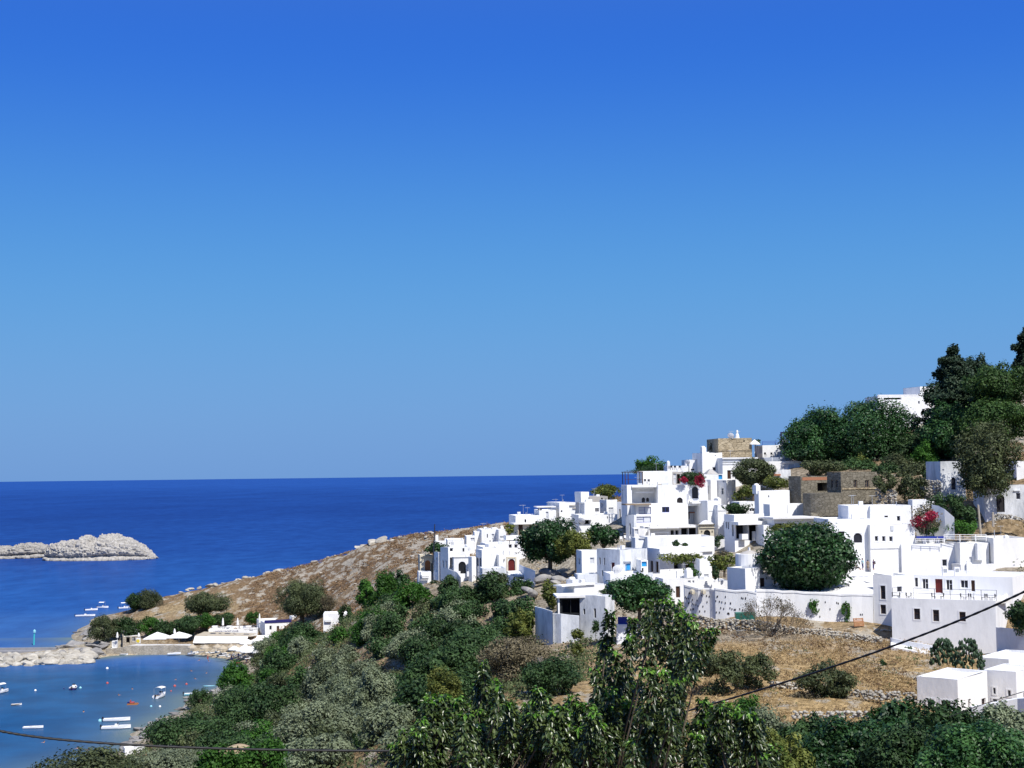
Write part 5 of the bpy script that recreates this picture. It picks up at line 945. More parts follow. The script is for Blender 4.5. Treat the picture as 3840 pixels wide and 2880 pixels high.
    # bottom right thicket
    t('z8','dark green tree at the left of the bottom right thicket',700,1030,800,1250,72,'dark',leafs=.17,fb=0,lobes=60,dens=1.3); t('z8','tall dark tree of the thicket touching the low white house',1220,1640,715,1230,92,'ficus',leafs=.2,fb=0,lobes=70,dens=1.3); t('z8','green leafy tree in the middle of the bottom right thicket',900,1440,820,1300,66,'thicket',leafs=.16,fb=0,lobes=80,dens=1.3)
    t('z8','deep green tree of the thicket under the slim windowed house',1480,1980,750,1300,80,'dark',leafs=.18,fb=0,lobes=80,dens=1.3); t('z8','grey leaved olive rising at the right of the thicket',1900,2300,690,1250,84,'olive',leafs=.12,fb=0,lobes=60,dens=1.2); t('z8','bright lower crown in the bottom right corner',1600,2320,880,1350,60,'thicket',leafs=.15,fb=0,lobes=80,dens=1.3)
    t('z8','dark green tree filling the thicket between the middle and the corner crown',1280,1760,860,1320,63,'dark',leafs=.16,fb=0,lobes=70,dens=1.3); t('z8','yellow green shoots at the left foot of the thicket',560,860,880,1300,58,'yellow',leafs=.14,fb=0,lobes=50,dens=1.2)
    t('z8','grey scrubby bush between the foreground leaves and the thicket',480,800,790,1050,104,'olive',leafs=.11,fb=0,name='shrub',cat='shrub')
def build_fill():
    rng=np.random.default_rng(404); done=[]
    kinds=[('dark','dark evergreen tree in the dense wood of the valley','dark trees of the valley wood'),('olive','grey olive tree in the dense wood of the valley','olive trees of the valley wood'),('bright','fresh green tree in the dense wood of the valley','green trees of the valley wood'),('tamarisk','dull green tree in the dense wood of the valley','dull trees of the valley wood')]
    poly=[(980,2440),(1180,2400),(1330,2400),(1380,2330),(1480,2340),(1520,2440),(1640,2330),(1640,2240),(1780,2230),(1990,2240),(1990,2300),(1960,2360),(1960,2420),(1760,2560),(1700,2700),(1650,2900),(700,2900),(640,2800),(800,2720),(860,2640),(1000,2600)]
    k=0
    for it in range(4000):
        if k>=100: break
        px=rng.uniform(600,2000); py=rng.uniform(2225,2900)
        if not inpoly(np.array([px]),np.array([py]),poly)[0]: continue
        # ground distance along this ray
        Ds=np.arange(140,420,4.0); pts=np.array([P(px,py,D) for D in Ds]); g=hz(pts[:,0],pts[:,1]); w=np.where(pts[:,2]<g)[0]
        D=Ds[w[0]] if len(w) else None
        if D is None: continue
        p=P(px,py,D)
        if any((p[0]-q[0])**2+(p[1]-q[1])**2<4.6**2 for q in done): continue
        done.append(p); k+=1; wd=rng.uniform(1.9,3.4)*FPX/D; ki=kinds[rng.choice(4,p=[.34,.30,.14,.22])]
        if 1150<px<1500 and py>2470: ki=kinds[1] if rng.uniform()<.8 else kinds[3]
        if px>1560: ki=kinds[0] if rng.uniform()<.8 else kinds[3]
        tree('s',ki[1],px-wd,px+wd,py-wd*rng.uniform(1.3,1.9),py+wd*.05,D,ki[0],group=ki[2],fb=.05,lobes=26)
# ---------------- scattered ground cover ----------------
def inpoly(x,y,poly):
    c=np.zeros(len(x),bool); n=len(poly); j=n-1
    for i in range(n):
        xi,yi=poly[i]; xj,yj=poly[j]; c^=((yi>y)!=(yj>y))&(x<(xj-xi)*(y-yi)/(yj-yi+1e-9)+xi); j=i
    return c
def scatter(name,label,mat,n,box,size,per,spread,fn=None,up=.5,seed=0,asp=.5,patch=None):
    rng=np.random.default_rng(seed); x=rng.uniform(box[0],box[1],n); y=rng.uniform(box[2],box[3],n)
    if patch: k=vnoise(x,y,patch[0],seed)>patch[1]; x=x[k];y=y[k]
    z=hz(x,y); k=z>.5
    if fn is not None: k&=fn(x,y,z)
    x=x[k];y=y[k];z=z[k]; m=len(x); s=rng.uniform(.5,1.3,m); c=np.repeat(np.stack([x,y,z],1),per,0); sp=np.repeat(s,per)
    q=rng.normal(size=(m*per,3)); q[:,2]=np.abs(q[:,2])*.7; c=c+q*spread*sp[:,None]*.5+np.array([0,0,.05])
    V,F=quads_from(c,rng.normal(size=c.shape)*.8+np.array([0,-.3,up]),size,asp,rng); o=arr_mesh(name,V,F,LF[mat],None,None,.6*np.repeat(rng.uniform(size=m),per)+.4*rng.uniform(size=m*per)); tag(o,label,None,None,'stuff'); o['category']=name.replace('_',' '); return o
def build_cover():
    scatter('headland_scrub','low brown scrub tufts covering the headland','scrub',16000,(-90,110,300,560),.22,12,.75,lambda x,y,z:(z>3)&(x<60+(y-300)*.2),.8,1,patch=(16,.32))
    def val(x,y,z):
        az=x/y; return (az>-.30)&(az<.075)&(z>1.8)&(z<25.5)&~((y>330)&(x<-60))&(y<335)
    scatter('undergrowth','mixed low undergrowth between the valley trees','under',15000,(-75,25,130,335),.2,16,1.5,val,.6,2,patch=(12,.28))
    def fld(x,y,z):
        az=x/y; return (az>.10)&(az<.30)&(y<195)&(y>118)
    def fld2(x,y,z):
        az=x/y; return (az>.10)&(az<.27)
    scatter('dry_grass','tall golden dry grass of the open field','grass',9000,(10,62,118,196),.17,10,.45,fld,.1,3,asp=.22,patch=(7,.3))
    scatter('brown_weeds','brown dried weeds under the pierced wall and in the dry field','scrub',1500,(10,62,140,204),.13,14,.7,fld2,.5,12,patch=(8,.42))
    scatter('dry_grass','pale dry grass tufts on the slope under the village','grass',2600,(-40,40,180,300),.2,9,.6,lambda x,y,z:z>15,.1,5,asp=.25,patch=(9,.5))
    scatter('hillside_scrub','dry green scrub scattered on the hillside right of the village','under',2600,(62,190,130,360),.2,16,1.6,lambda x,y,z:(x/y>.34),.6,9,patch=(14,.45))
    scatter('field_weeds','dull green weeds dotted over the dry field','under',500,(10,62,118,196),.13,12,.6,fld,.6,4,patch=(9,.55))
# ---------------- foreground leafy trees ----------------
def leaf_tris(pos,dirv,nrm,L,W,droop):
    n=len(pos); d=dirv/np.linalg.norm(dirv,axis=1,keepdims=True); s=np.cross(d,nrm); s/=np.maximum(np.linalg.norm(s,axis=1,keepdims=True),1e-6); u=np.cross(s,d)
    L=L[:,None];W=W[:,None]; dr=droop[:,None]*np.array([0,0,-1.0])
    base=pos; mid=pos+d*L*.45-u*W*.12+dr*L*.08; l=pos+d*L*.42+s*W*.5+u*W*.18+dr*L*.08; r=pos+d*L*.42-s*W*.5+u*W*.18+dr*L*.08
    m2=pos+d*L*.75-u*W*.08+dr*L*.3; l2=pos+d*L*.74+s*W*.3+u*W*.1+dr*L*.3; r2=pos+d*L*.74-s*W*.3+u*W*.1+dr*L*.3; tip=pos+d*L*.98+dr*L*.62
    V=np.stack([base,mid,l,r,m2,l2,r2,tip],1).reshape(-1,3); b=np.arange(n)[:,None]*8
    T=np.array([[0,2,1],[0,1,3],[1,2,5],[1,5,4],[1,4,6],[1,6,3],[4,5,7],[4,7,6]]); F=(b[:,:,None]+T[None]).reshape(-1,3); return V,F
def fg_tree(label,shoots,seed,fill=None,base=(0,0,0),D0=24):
    """shoots: (x_top,y_top,x_base,y_base,width) in window k, each a leafy leader"""
    rng=np.random.default_rng(seed); root=empty('broadleaf_tree',base); tag(root,label,'tree'); base=np.array(base,float); mb=MB(); PV=[];PF=[];lv=[];n0=0; NV=[];NF=[];nlv=[];m0=0
    for (xt,yt,xb,yb,w) in shoots:
        D=D0+rng.uniform(-2.5,3.5); T=P(zx('k',xt),zy('k',yt),D); B=P(zx('k',xb),zy('k',yb),D+rng.uniform(-.5,.5)); hub=np.array([base[0]*.25+B[0]*.75,base[1]*.5+B[1]*.5,base[2]*.35+B[2]*.65])
        L=np.linalg.norm(T-B); r=w/1.843*D/FPX*.5; npts=max(3,int(L/.25)); ts=np.linspace(0,1,npts); bend=rng.normal(0,.05*L,3)
        line=np.array([B+(T-B)*t+bend*math.sin(math.pi*t) for t in ts]); mb.tube([q-base for q in line],np.linspace(.011,.003,npts),5); mb.tube([np.array([0,.08,3.6]),hub-base,(hub+B)/2-base+rng.normal(0,.1,3),B-base,line[1]-base],[.05,.026,.017,.012,.008],5)
        w=w*.8; r=r*.8; n=int(L*290*(w/90.)**1.1)+80; t=rng.uniform(-.15,1,n)**1.0; k=np.clip(t,0,1)*(npts-1); i=np.minimum(k.astype(int),npts-2); f=(k-i)[:,None]; c=line[i]*(1-f)+line[i+1]*f+np.minimum(t,0)[:,None]*(T-B)
        a=rng.uniform(0,6.28,n); out=np.stack([np.cos(a),np.sin(a),np.zeros(n)],1); rad=r*rng.uniform(.1,1,n)**.7*(1.08-.55*np.clip(t,0,1)**2); pos=c+out*rad[:,None]
        dirv=out*.75+np.array([0,0,1])*rng.normal(-.25,.45,n)[:,None]+rng.normal(0,.3,(n,3)); nr=np.array([0,0,1.])+out*.35+rng.normal(0,.35,(n,3)); Ls=rng.uniform(.068,.118,n)*D/24; Ws=Ls*rng.uniform(.46,.64,n)
        V,F=leaf_tris(pos-base,dirv,nr,Ls,Ws,rng.uniform(.1,.9,n)); new=(t>.90)&(rng.uniform(size=n)<.6)
        fresh=np.repeat(new,8); lvv=np.repeat(rng.beta(.9,2.0,n),8)
        PV.append(V);PF.append(F[~fresh]+n0);lv.append(lvv[~fresh]);n0+=len(V); NV.append(V);NF.append(F[fresh]+m0);nlv.append(rng.uniform(size=fresh.sum()));m0+=len(V)
    mb.tube([(0,0,-1),(.1,0,2.0),(0,.1,4.0)],[.2,.16,.1],8)
    mb.build('trunk',M['bark'],root); arr_mesh('foliage',np.concatenate(PV),np.concatenate(PF),LF['fg'],root,None,np.concatenate(lv)); arr_mesh('young_leaves',np.concatenate(NV),np.concatenate(NF),LF['fgnew'],root,None,np.concatenate(nlv)); return root
def build_fg():
    A=[(1450,172,1425,420,80),(1420,380,1400,720,120),(1350,560,1370,900,120),(1480,430,1500,720,110),(1605,214,1620,430,70),(1600,330,1560,640,110),(1700,560,1700,900,160),(1760,95,1765,420,120),(1720,180,1700,520,120),(1690,90,1740,300,80),(1830,60,1790,420,120),(1900,75,1860,480,130),(1930,150,1900,560,110),
       (2000,180,1900,560,110),(2030,240,1960,560,110),(2115,295,2010,560,90),(2185,285,2090,440,70),(2130,380,2010,640,100),(2000,450,1880,800,130),(1960,620,1880,860,100),(1550,560,1560,940,170),(1630,640,1640,1000,160),(1800,560,1790,980,170),(1900,640,1860,980,150),(1450,700,1450,1050,170),(1360,760,1360,1100,150),(1500,760,1500,1100,180),(1950,780,1900,1050,120)]
    rng=np.random.default_rng(5)
    top=lambda x: np.interp(x,[-60,0,60,140,170,250,330,430,480,560,700,760,830,900,960,1020,1100,1180,1260,1350,1500,1700,1900,1960,2060,2160,2260,2400,2460,2560,2700,2900],[1080,990,1030,1080,760,740,760,770,800,740,720,800,880,780,720,740,860,750,820,740,780,800,820,900,850,830,800,860,900,940,980,1040])
    def fillr(x0,x1,n,ws=(120,190)):
        o=[]
        for i in range(n):
            x=rng.uniform(x0,x1); y=top(x)+rng.uniform(0,1)**1.3*430; o.append((x+rng.normal(0,25),y,x+rng.normal(0,25),y+rng.uniform(190,330),rng.uniform(*ws)))
        return o
    fg_tree('tall broad leaved tree in the foreground whose leaders cover the lower houses',A+fillr(1280,1960,34),1,base=(-.5,25,38),D0=24)
    B=[(575,512,590,700,64),(560,600,560,760,80),(640,640,620,900,130),(520,680,540,900,100),(690,680,680,860,80),(300,742,300,1000,150),(210,745,215,1000,110),(400,765,400,1000,120),(750,790,745,1050,130),(950,690,950,950,120),(890,800,880,1050,120),(1000,740,1010,1000,120),(1190,745,1170,980,110),(1120,820,1120,1080,120),(1240,800,1250,1050,120)]
    fg_tree('lower left broad leaved tree of the foreground with fresh tips',B+fillr(150,1280,60),2,base=(-6,26,37),D0=25)
    C=[(20,985,30,1200,110),(110,1010,100,1230,110),(-40,1080,-40,1260,100),(60,1090,60,1280,130)]
    fg_tree('small leafy shoots at the far left of the foreground leaves',C+fillr(-20,160,5),3,base=(-9,26,36),D0=26)
    Dd=[(2090,770,2080,950,90),(2120,840,2100,1100,120),(2180,810,2180,1050,110),(2250,800,2260,1050,110),(2320,830,2300,1100,120),(2420,900,2400,1120,110)]
    fg_tree('lower right broad leaved tree of the foreground with yellowing leaves',Dd+fillr(1960,2620,40),4,base=(6,26,37),D0=26)
# ---------------- props ----------------
def boat_mesh(L,B,hh,root,hull='wpaint',inner='shut',style='skiff',bottom='metal'):
    # lofted hull: stations stern -> bow along +x
    st=np.linspace(0,1,12); mb=MB(); ring=[]
    for s in st:
        w=B/2*(.86+.14*math.sin(math.pi*min(s*1.4,1)))*(1-max(0,(s-.45)/.55)**2.3); w=max(w,.02); sh=hh*(1+.45*s**2); k=.62*w
        x=-L/2+L*s*.93; rk=L*.09*s**3; xb=x-L*.20*s**4; kz=.55*hh*s**7
        ring.append([(x+rk,-w,sh),(x+rk*.5,-w*.93,sh*.45),(xb,-k,0.02+kz),(xb-.02,0,-.12*(1-s)+kz),(xb,k,0.02+kz),(x+rk*.5,w*.93,sh*.45),(x+rk,w,sh)])
    for a,b in zip(ring[:-1],ring[1:]):
        for i in range(6): mb.quad(a[i],b[i],b[i+1],a[i+1],0)
    mb.poly(ring[0]); mb.build('hull',M[hull],root)
    gb=MB()
    for a,b in zip(ring[:-1],ring[1:]):
        for i in (0,6):
            s=1 if i==0 else -1; f=.84
            gb.quad(a[i],b[i],(b[i][0],b[i][1]*f,b[i][2]+.02),(a[i][0],a[i][1]*f,a[i][2]+.02)); gb.quad((a[i][0],a[i][1]*f,a[i][2]+.02),(b[i][0],b[i][1]*f,b[i][2]+.02),(b[i][0],b[i][1]*f,hh*.35),(a[i][0],a[i][1]*f,hh*.35))
    gb.build('gunwale',M['wpaint'],root)
    ib=MB(); 
    for a,b in zip(ring[:-1],ring[1:]): ib.quad((a[0][0],a[0][1]*.84,hh*.36),(b[0][0],b[0][1]*.84,hh*.36),(b[6][0],b[6][1]*.84,hh*.36),(a[6][0],a[6][1]*.84,hh*.36))
    ib.build('floor',M[inner],root)
    b=MB(); b.box(-L*.2,-L*.1,-B*.38,B*.38,hh*.4,hh*.8); b.build('seat',M['wood'],root)
    if style!='dinghy':
        m=MB(); m.box(-L/2-.38,-L/2-.03,-.16,.16,hh*.8,hh*.8+.5,0,.05,.03); m.box(-L/2-.28,-L/2-.12,-.05,.05,-.5,hh*.8); m.build('outboard_motor',M['metal'],root)
    if style in('speed','canopy','console'):
        c=MB(); c.box(-L*.05,L*.08,-B*.2,B*.2,hh*.4,hh+.45,0,.06,.03); c.build('console',M['wpaint'],root); w=MB(); w.box(L*.05,L*.07,-B*.2,B*.2,hh+.42,hh+.75); w.build('windscreen',M['glass'],root)
        d=MB(); a=[r for r in ring[7:]]
        for p,q in zip(a[:-1],a[1:]): d.quad((p[0][0],p[0][1]*.95,p[0][2]+.03),(q[0][0],q[0][1]*.95,q[0][2]+.03),(q[6][0],q[6][1]*.95,q[6][2]+.03),(p[6][0],p[6][1]*.95,p[6][2]+.03))
        d.build('foredeck',M['wpaint'],root)
    if style=='canopy':
        c=MB(); 
        for i in range(8):
            a0=-1+i/4; a1=a0+.25; f=lambda t:(B*.48*t, hh+1.85-.22*t*t); y0,z0=f(a0); y1,z1=f(a1); c.quad((-L*.3,y0,z0),(L*.16,y0,z0),(L*.16,y1,z1),(-L*.3,y1,z1)); c.quad((-L*.3,y0,z0-.05),(-L*.3,y1,z1-.05),(L*.16,y1,z1-.05),(L*.16,y0,z0-.05))
        c.build('sun_canopy',M['cloth'],root)
        p=MB()
        for sx in (-L*.28,L*.14):
            for sy in (-1,1): p.tube([(sx,sy*B*.46,hh),(sx,sy*B*.46,hh+1.65)],.03,5)
        p.build('canopy_frame',M['galv'],root)
def boat(label,c,x,y,L,rz,style='skiff',B=None,hh=.55,hull='wpaint',inner='shut',z=0,D=None,name='motor_boat'):
    p=PZ(zx(c,x),zy(c,y),z) if D is None else P(zx(c,x),zy(c,y),D); root=empty(name,(p[0],p[1],p[2]-.04),R(rz)); tag(root,label,'boat'); boat_mesh(L,B or L*.33,hh,root,hull,inner,style); return root
def parasol(label,c,x,ybase,w,h,top='cloth',kind='open',D=None,z=None,group=None,rise=.22,n=8,square=False,name='parasol'):
    p=PZ(zx(c,x),zy(c,ybase),z) if z is not None else P(zx(c,x),zy(c,ybase),D); root=empty(name,p); tag(root,label,'parasol',group)
    m=MB(); m.tube([(0,0,-.3),(0,0,h*.98)],.05,6); m.build('pole',M['wpaint' if top!='thatch' else 'wood'],root)
    k=MB()
    if kind=='closed':
        k.lathe([(.12,h*.25),(.34,h*.32),(.30,h*.6),(.16,h*.92),(.02,h)],9)
    else:
        n=4 if square else n; rt=w/2*(1.3 if square else 1); a0=math.pi/4 if square else 0
        pr=[(rt,h*(1-rise)),(rt*.55,h*(1-rise*.5)),(.03,h)]
        for (r0,z0),(r1,z1) in zip(pr[:-1],pr[1:]):
            for i in range(n):
                a=a0+2*math.pi*i/n; b=a0+2*math.pi*(i+1)/n; k.quad((r0*math.cos(a),r0*math.sin(a),z0),(r0*math.cos(b),r0*math.sin(b),z0),(r1*math.cos(b),r1*math.sin(b),z1),(r1*math.cos(a),r1*math.sin(a),z1))
        for i in range(n):
            a=a0+2*math.pi*i/n; b=a0+2*math.pi*(i+1)/n; v=.18 if top!='thatch' else .3; k.quad((rt*math.cos(a),rt*math.sin(a),h*(1-rise)-v),(rt*math.cos(b),rt*math.sin(b),h*(1-rise)-v),(rt*math.cos(b),rt*math.sin(b),h*(1-rise)),(rt*math.cos(a),rt*math.sin(a),h*(1-rise)))
    k.build('canopy',M[top],root); return root
def person_parts(root,shirt,legs,hair='brown',pose='stand',skirt=False,pack=None):
    # body: one skinned surface
    if pose=='stand': J={'pel':(0,0,.93),'sp':(0,0,1.15),'ch':(0,0,1.36),'nk':(0,0,1.5),'hd':(0,-.01,1.63),'sl':(-.19,0,1.41),'el':(-.25,.02,1.14),'wl':(-.24,-.06,.90),'sr':(.19,0,1.41),'er':(.27,.03,1.15),'wr':(.25,-.08,.93),'hl':(-.10,0,.88),'kl':(-.11,-.03,.48),'al':(-.12,.02,.09),'tl':(-.13,-.14,.04),'hr':(.10,0,.88),'kr':(.13,-.06,.49),'ar':(.14,.06,.10),'tr':(.15,-.09,.04)}
    else: J={'pel':(0,0,.30),'sp':(0,.02,.52),'ch':(0,0,.73),'nk':(0,-.02,.87),'hd':(0,-.04,1.0),'sl':(-.19,0,.78),'el':(-.28,-.1,.55),'wl':(-.2,-.3,.45),'sr':(.19,0,.78),'er':(.28,-.1,.55),'wr':(.2,-.3,.45),'hl':(-.10,-.05,.28),'kl':(-.16,-.42,.42),'al':(-.14,-.68,.10),'tl':(-.14,-.8,.05),'hr':(.10,-.05,.28),'kr':(.16,-.42,.42),'ar':(.14,-.68,.10),'tr':(.14,-.8,.05)}
    Rr={'pel':.135,'sp':.12,'ch':.15,'nk':.06,'hd':.105,'sl':.065,'el':.045,'wl':.03,'sr':.065,'er':.045,'wr':.03,'hl':.095,'kl':.06,'al':.04,'tl':.035,'hr':.095,'kr':.06,'ar':.04,'tr':.035}
    E=[('pel','sp'),('sp','ch'),('ch','nk'),('nk','hd'),('ch','sl'),('sl','el'),('el','wl'),('ch','sr'),('sr','er'),('er','wr'),('pel','hl'),('hl','kl'),('kl','al'),('al','tl'),('pel','hr'),('hr','kr'),('kr','ar'),('ar','tr')]
    ks=list(J); me=bpy.data.meshes.new('body'); me.from_pydata([J[k] for k in ks],[(ks.index(a),ks.index(b)) for a,b in E],[]); me.materials.append(M['skin'])
    o=bpy.data.objects.new('body',me); link(o,root); sm=o.modifiers.new('skin','SKIN'); 
    if not me.skin_vertices: me.attributes
    try:
        for i,k in enumerate(ks): me.skin_vertices[0].data[i].radius=(Rr[k],Rr[k]*.85); me.skin_vertices[0].data[i].use_root=(k=='pel')
    except Exception: pass
    o.modifiers.new('sub','SUBSURF').render_levels=1
    V=lambda k:Vector(J[k])
    s=MB(); s.tube([V('pel')-Vector((0,0,.03)),V('sp'),V('ch'),V('nk')-Vector((0,0,.02))],[.165,.15,.19,.08],10); s.tube([V('sl'),(V('sl')+V('el'))/2],[.085,.07],7); s.tube([V('sr'),(V('sr')+V('er'))/2],[.085,.07],7); s.build('shirt',M[shirt],root,smooth=True)
    l=MB()
    if skirt: l.tube([V('pel')+Vector((0,0,.06)),V('pel')-Vector((0,0,.2)),(V('kl')+V('kr'))/2-Vector((0,0,.12))],[.15,.2,.24],10)
    else:
        for q in 'lr': l.tube([V('pel')+Vector((0,0,.03)),V('h'+q),V('k'+q),(V('k'+q)+V('a'+q))/2],[.13,.115,.085,.075],8)
    l.build('trousers' if not skirt else 'skirt',M[legs],root,smooth=True)
    h=MB(); h.lathe([(.02,.135),(.08,.115),(.118,.05),(.12,-.02),(.10,-.07),(.06,-.08)],10); ho=h.build('hair',M[hair],root,V('hd')+Vector((0,.02,.015)),smooth=True)
    f=MB(); f.box(-.016,.016,-.135,-.10,-.02,.02,0,.006,.0); f.build('nose',M['skin'],root,V('hd'))
    if pack: b=MB(); b.box(-.15,.15,.13,.33,V('sp')[2]-.15,V('ch')[2]+.1,0,.03,.03); b.build('backpack',M[pack],root)
def person(label,c,x,y,D=None,z=None,rz=0,shirt='wpaint',legs='navy',hair='brown',pose='stand',skirt=False,pack=None,s=1.0):
    p=P(zx(c,x),zy(c,y),D) if D else PZ(zx(c,x),zy(c,y),z); root=empty('person',p,R(rz)); root.scale=(s,s,s); tag(root,label,'person'); person_parts(root,shirt,legs,hair,pose,skirt,pack); return root
def swimmer(label,c,x,y,col='skin',rz=0,body=True,group='swimmers in the bay'):
    p=PZ(zx(c,x),zy(c,y),0); root=empty('person',p,R(rz)); tag(root,label,'person',group); 
    V0,F0=ico_dirs(2); h=V0*np.array([.115,.13,.14])+np.array([0,0,.17]); 
    t=V0*np.array([.24,.2,.11])+np.array([0,.12,-.03]); b=V0*np.array([.12,.35,.07])+np.array([0,.45,-.05]); n=len(V0)
    arr_mesh('body',np.concatenate([h,t,b]),np.concatenate([F0,F0+n,F0+2*n]),M['skin'],root,smooth=True)
    hr=V0*np.array([.125,.135,.12])+np.array([0,.03,.215]); arr_mesh('hair',hr,F0,M['brown' if col=='skin' else col],root,smooth=True); return root
def buoy(label,c,x,y,r,mat,group=None):
    p=PZ(zx(c,x),zy(c,y),0); o=empty('buoy',p); tag(o,label,'buoy',group); m=MB(); m.lathe([(.02,-r*.6),(r*.8,-r*.3),(r,r*.2),(r*.75,r*.9),(r*.2,r*1.2),(.02,r*1.25)],12); m.build('float',M[mat],o,smooth=True); k=MB(); k.lathe([(r*.12,r*1.2),(r*.16,r*1.5),(.01,r*1.5)],8); k.build('ring_eye',M['galv'],o); return o
def sunbed(label,c,x,y,z,rz,group,mat='cloth'):
    p=PZ(zx(c,x),zy(c,y),z); r=empty('sun_lounger',p,R(rz)); tag(r,label,'sun lounger',group); m=MB(); m.box(-.33,.33,-.95,.45,.28,.36); m.build('seat',M[mat],r); b=MB(); n=len(b.v); b.quad((-.33,.45,.34),(.33,.45,.34),(.33,1.0,.72),(-.33,1.0,.72)); b.quad((-.33,.45,.28),(-.33,1.0,.66),(.33,1.0,.66),(.33,.45,.28)); b.build('backrest',M[mat],r)
    for sx in (-.3,.3):
        for sy in (-.85,.4): l=MB(); l.box(sx-.03,sx+.03,sy-.03,sy+.03,-.1,.28); l.build('leg',M['galv'],r)
    return r
def rail_run(label,c,pts,hpx,mat,nrail=2,rad=.03,spacing=1.3,th=.035,name='railing'):
    Q=[P(zx(c,x),zy(c,y),D) for (x,y,D) in pts]; o=Q[0]; root=empty(name,o); tag(root,label,'railing'); hh=hpx/Z[c][2]*pts[0][2]/FPX
    rb=MB()
    for k in range(nrail):
        z=hh*(1-k/nrail); rb.tube([q-o+np.array([0,0,z]) for q in Q],rad,5)
    rb.build('handrail',M[mat],root)
    for a,b in zip(Q[:-1],Q[1:]):
        L=np.linalg.norm(b-a); n=max(1,int(L/spacing))
        for k in range(n+1):
            if k==n and b is not Q[-1]: continue
            q=a+(b-a)*k/n-o; p=MB(); p.box(q[0]-th,q[0]+th,q[1]-th,q[1]+th,q[2]-.05,q[2]+hh); p.build('post',M[mat],root)
    return root
def table(label,c,x,y,D,mat,w=.9,h=.74,group=None,legs='wpaint'):
    p=P(zx(c,x),zy(c,y),D); r=empty('table',p); tag(r,label,'table',group); t=MB(); t.box(-w/2,w/2,-w/2,w/2,h-.04,h); 
    t.build('tabletop',M[mat],r)
    if mat in('dblue','cloth'): k=MB(); k.box(-w/2-.01,w/2+.01,-w/2-.012,-w/2,h-.35,h); k.build('tablecloth_edge',M[mat],r)
    for sx in (-1,1):
        for sy in (-1,1): l=MB(); l.box(sx*w*.42-.025,sx*w*.42+.025,sy*w*.42-.025,sy*w*.42+.025,0,h-.04); l.build('leg',M[legs],r)
    return r
def chair(label,c,x,y,D,mat,rz=0,group=None):
    p=P(zx(c,x),zy(c,y),D); r=empty('chair',p,R(rz)); tag(r,label,'chair',group); t=MB(); t.box(-.22,.22,-.22,.22,.42,.46); t.build('seat',M[mat],r); b=MB(); b.box(-.22,.22,.19,.22,.5,.9); b.build('backrest',M[mat],r)
    for sx in (-1,1):
        for sy in (-1,1): l=MB(); l.box(sx*.2-.02,sx*.2+.02,sy*.2-.02,sy*.2+.02,0,.42 if sy<0 else .9); l.build('leg',M[mat],r)
    return r
def dish(label,c,x,y,D,r=.45,rz=150,mat='wpaint'):
    p=P(zx(c,x),zy(c,y),D); o=empty('satellite_dish',p,R(rz)); tag(o,label,'satellite dish'); m=MB()
    m.lathe([(.01,0),(r*.5,r*.07),(r,r*.25)],14); m.lathe([(r,r*.25),(r*.5,r*.09),(.01,.03)],14); d=m.build('reflector',M[mat],o,(0,0,0)); d.rotation_euler=(R(62),0,0); k=MB(); k.tube([(0,0,0),(0,0,-.6)],.03,5); k.tube([(0,0,0),(0,-r*1.0,.15)],.015,4); k.build('mount',M['galv'],o); return o
def text3(body,size,mat,parent,loc,rot,name='lettering',ext=.01):
    cu=bpy.data.curves.new(name,'FONT'); cu.body=body; cu.size=size; cu.extrude=ext; cu.align_x='LEFT'; t_=bpy.data.objects.new(name,cu); COL.objects.link(t_); bpy.context.view_layer.update(); me=bpy.data.meshes.new_from_object(t_.evaluated_get(bpy.context.evaluated_depsgraph_get())); bpy.data.objects.remove(t_); me.materials.clear(); me.materials.append(M[mat]); o=bpy.data.objects.new(name,me); link(o,parent); o.location=loc; o.rotation_euler=rot; return o
def cable(label,pts,r=.022,sag=0,name='cable'):
    Q=[P(x,y,D) for (x,y,D) in pts]; o=Q[0]; mb=MB(); n=40; path=[]
    seg=len(Q)-1
    Qa=np.array(Q); t=np.linspace(0,1,len(Q)); tt=np.linspace(0,1,n*seg+1)
    # smooth through the points (quadratic fit)
    for i in range(3): pass
    deg=min(2,len(Q)-1); cf=[np.polyfit(t,Qa[:,k],deg) for k in range(3)]
    path=[np.array([np.polyval(cf[k],s) for k in range(3)])-o for s in tt]; rng=np.random.default_rng(3)
    mb.tube(path,[r*(1+.12*math.sin(i*.9)) for i in range(len(path))],8); ob=mb.build(name,M['cable'],None,o); tag(ob,label,'cable'); return ob
def antenna(label,c,x,y0,y1,D,arms=4):
    B=P(zx(c,x),zy(c,y1),D); T=P(zx(c,x),zy(c,y0),D); h=T[2]-B[2]; r=empty('antenna',B); tag(r,label,'antenna'); m=MB(); m.tube([(0,0,-.5),(0,0,h)],.035,5); m.build('mast',M['galv'],r); a=MB(); a.tube([(-.8,0,h*.9),(.5,0,h*.9)],.025,4)
    for k in range(arms): a.tube([(-.7+k*.35,-.3,h*.9),(-.7+k*.35,.3,h*.9)],.02,4)
    a.build('elements',M['galv'],r); return r
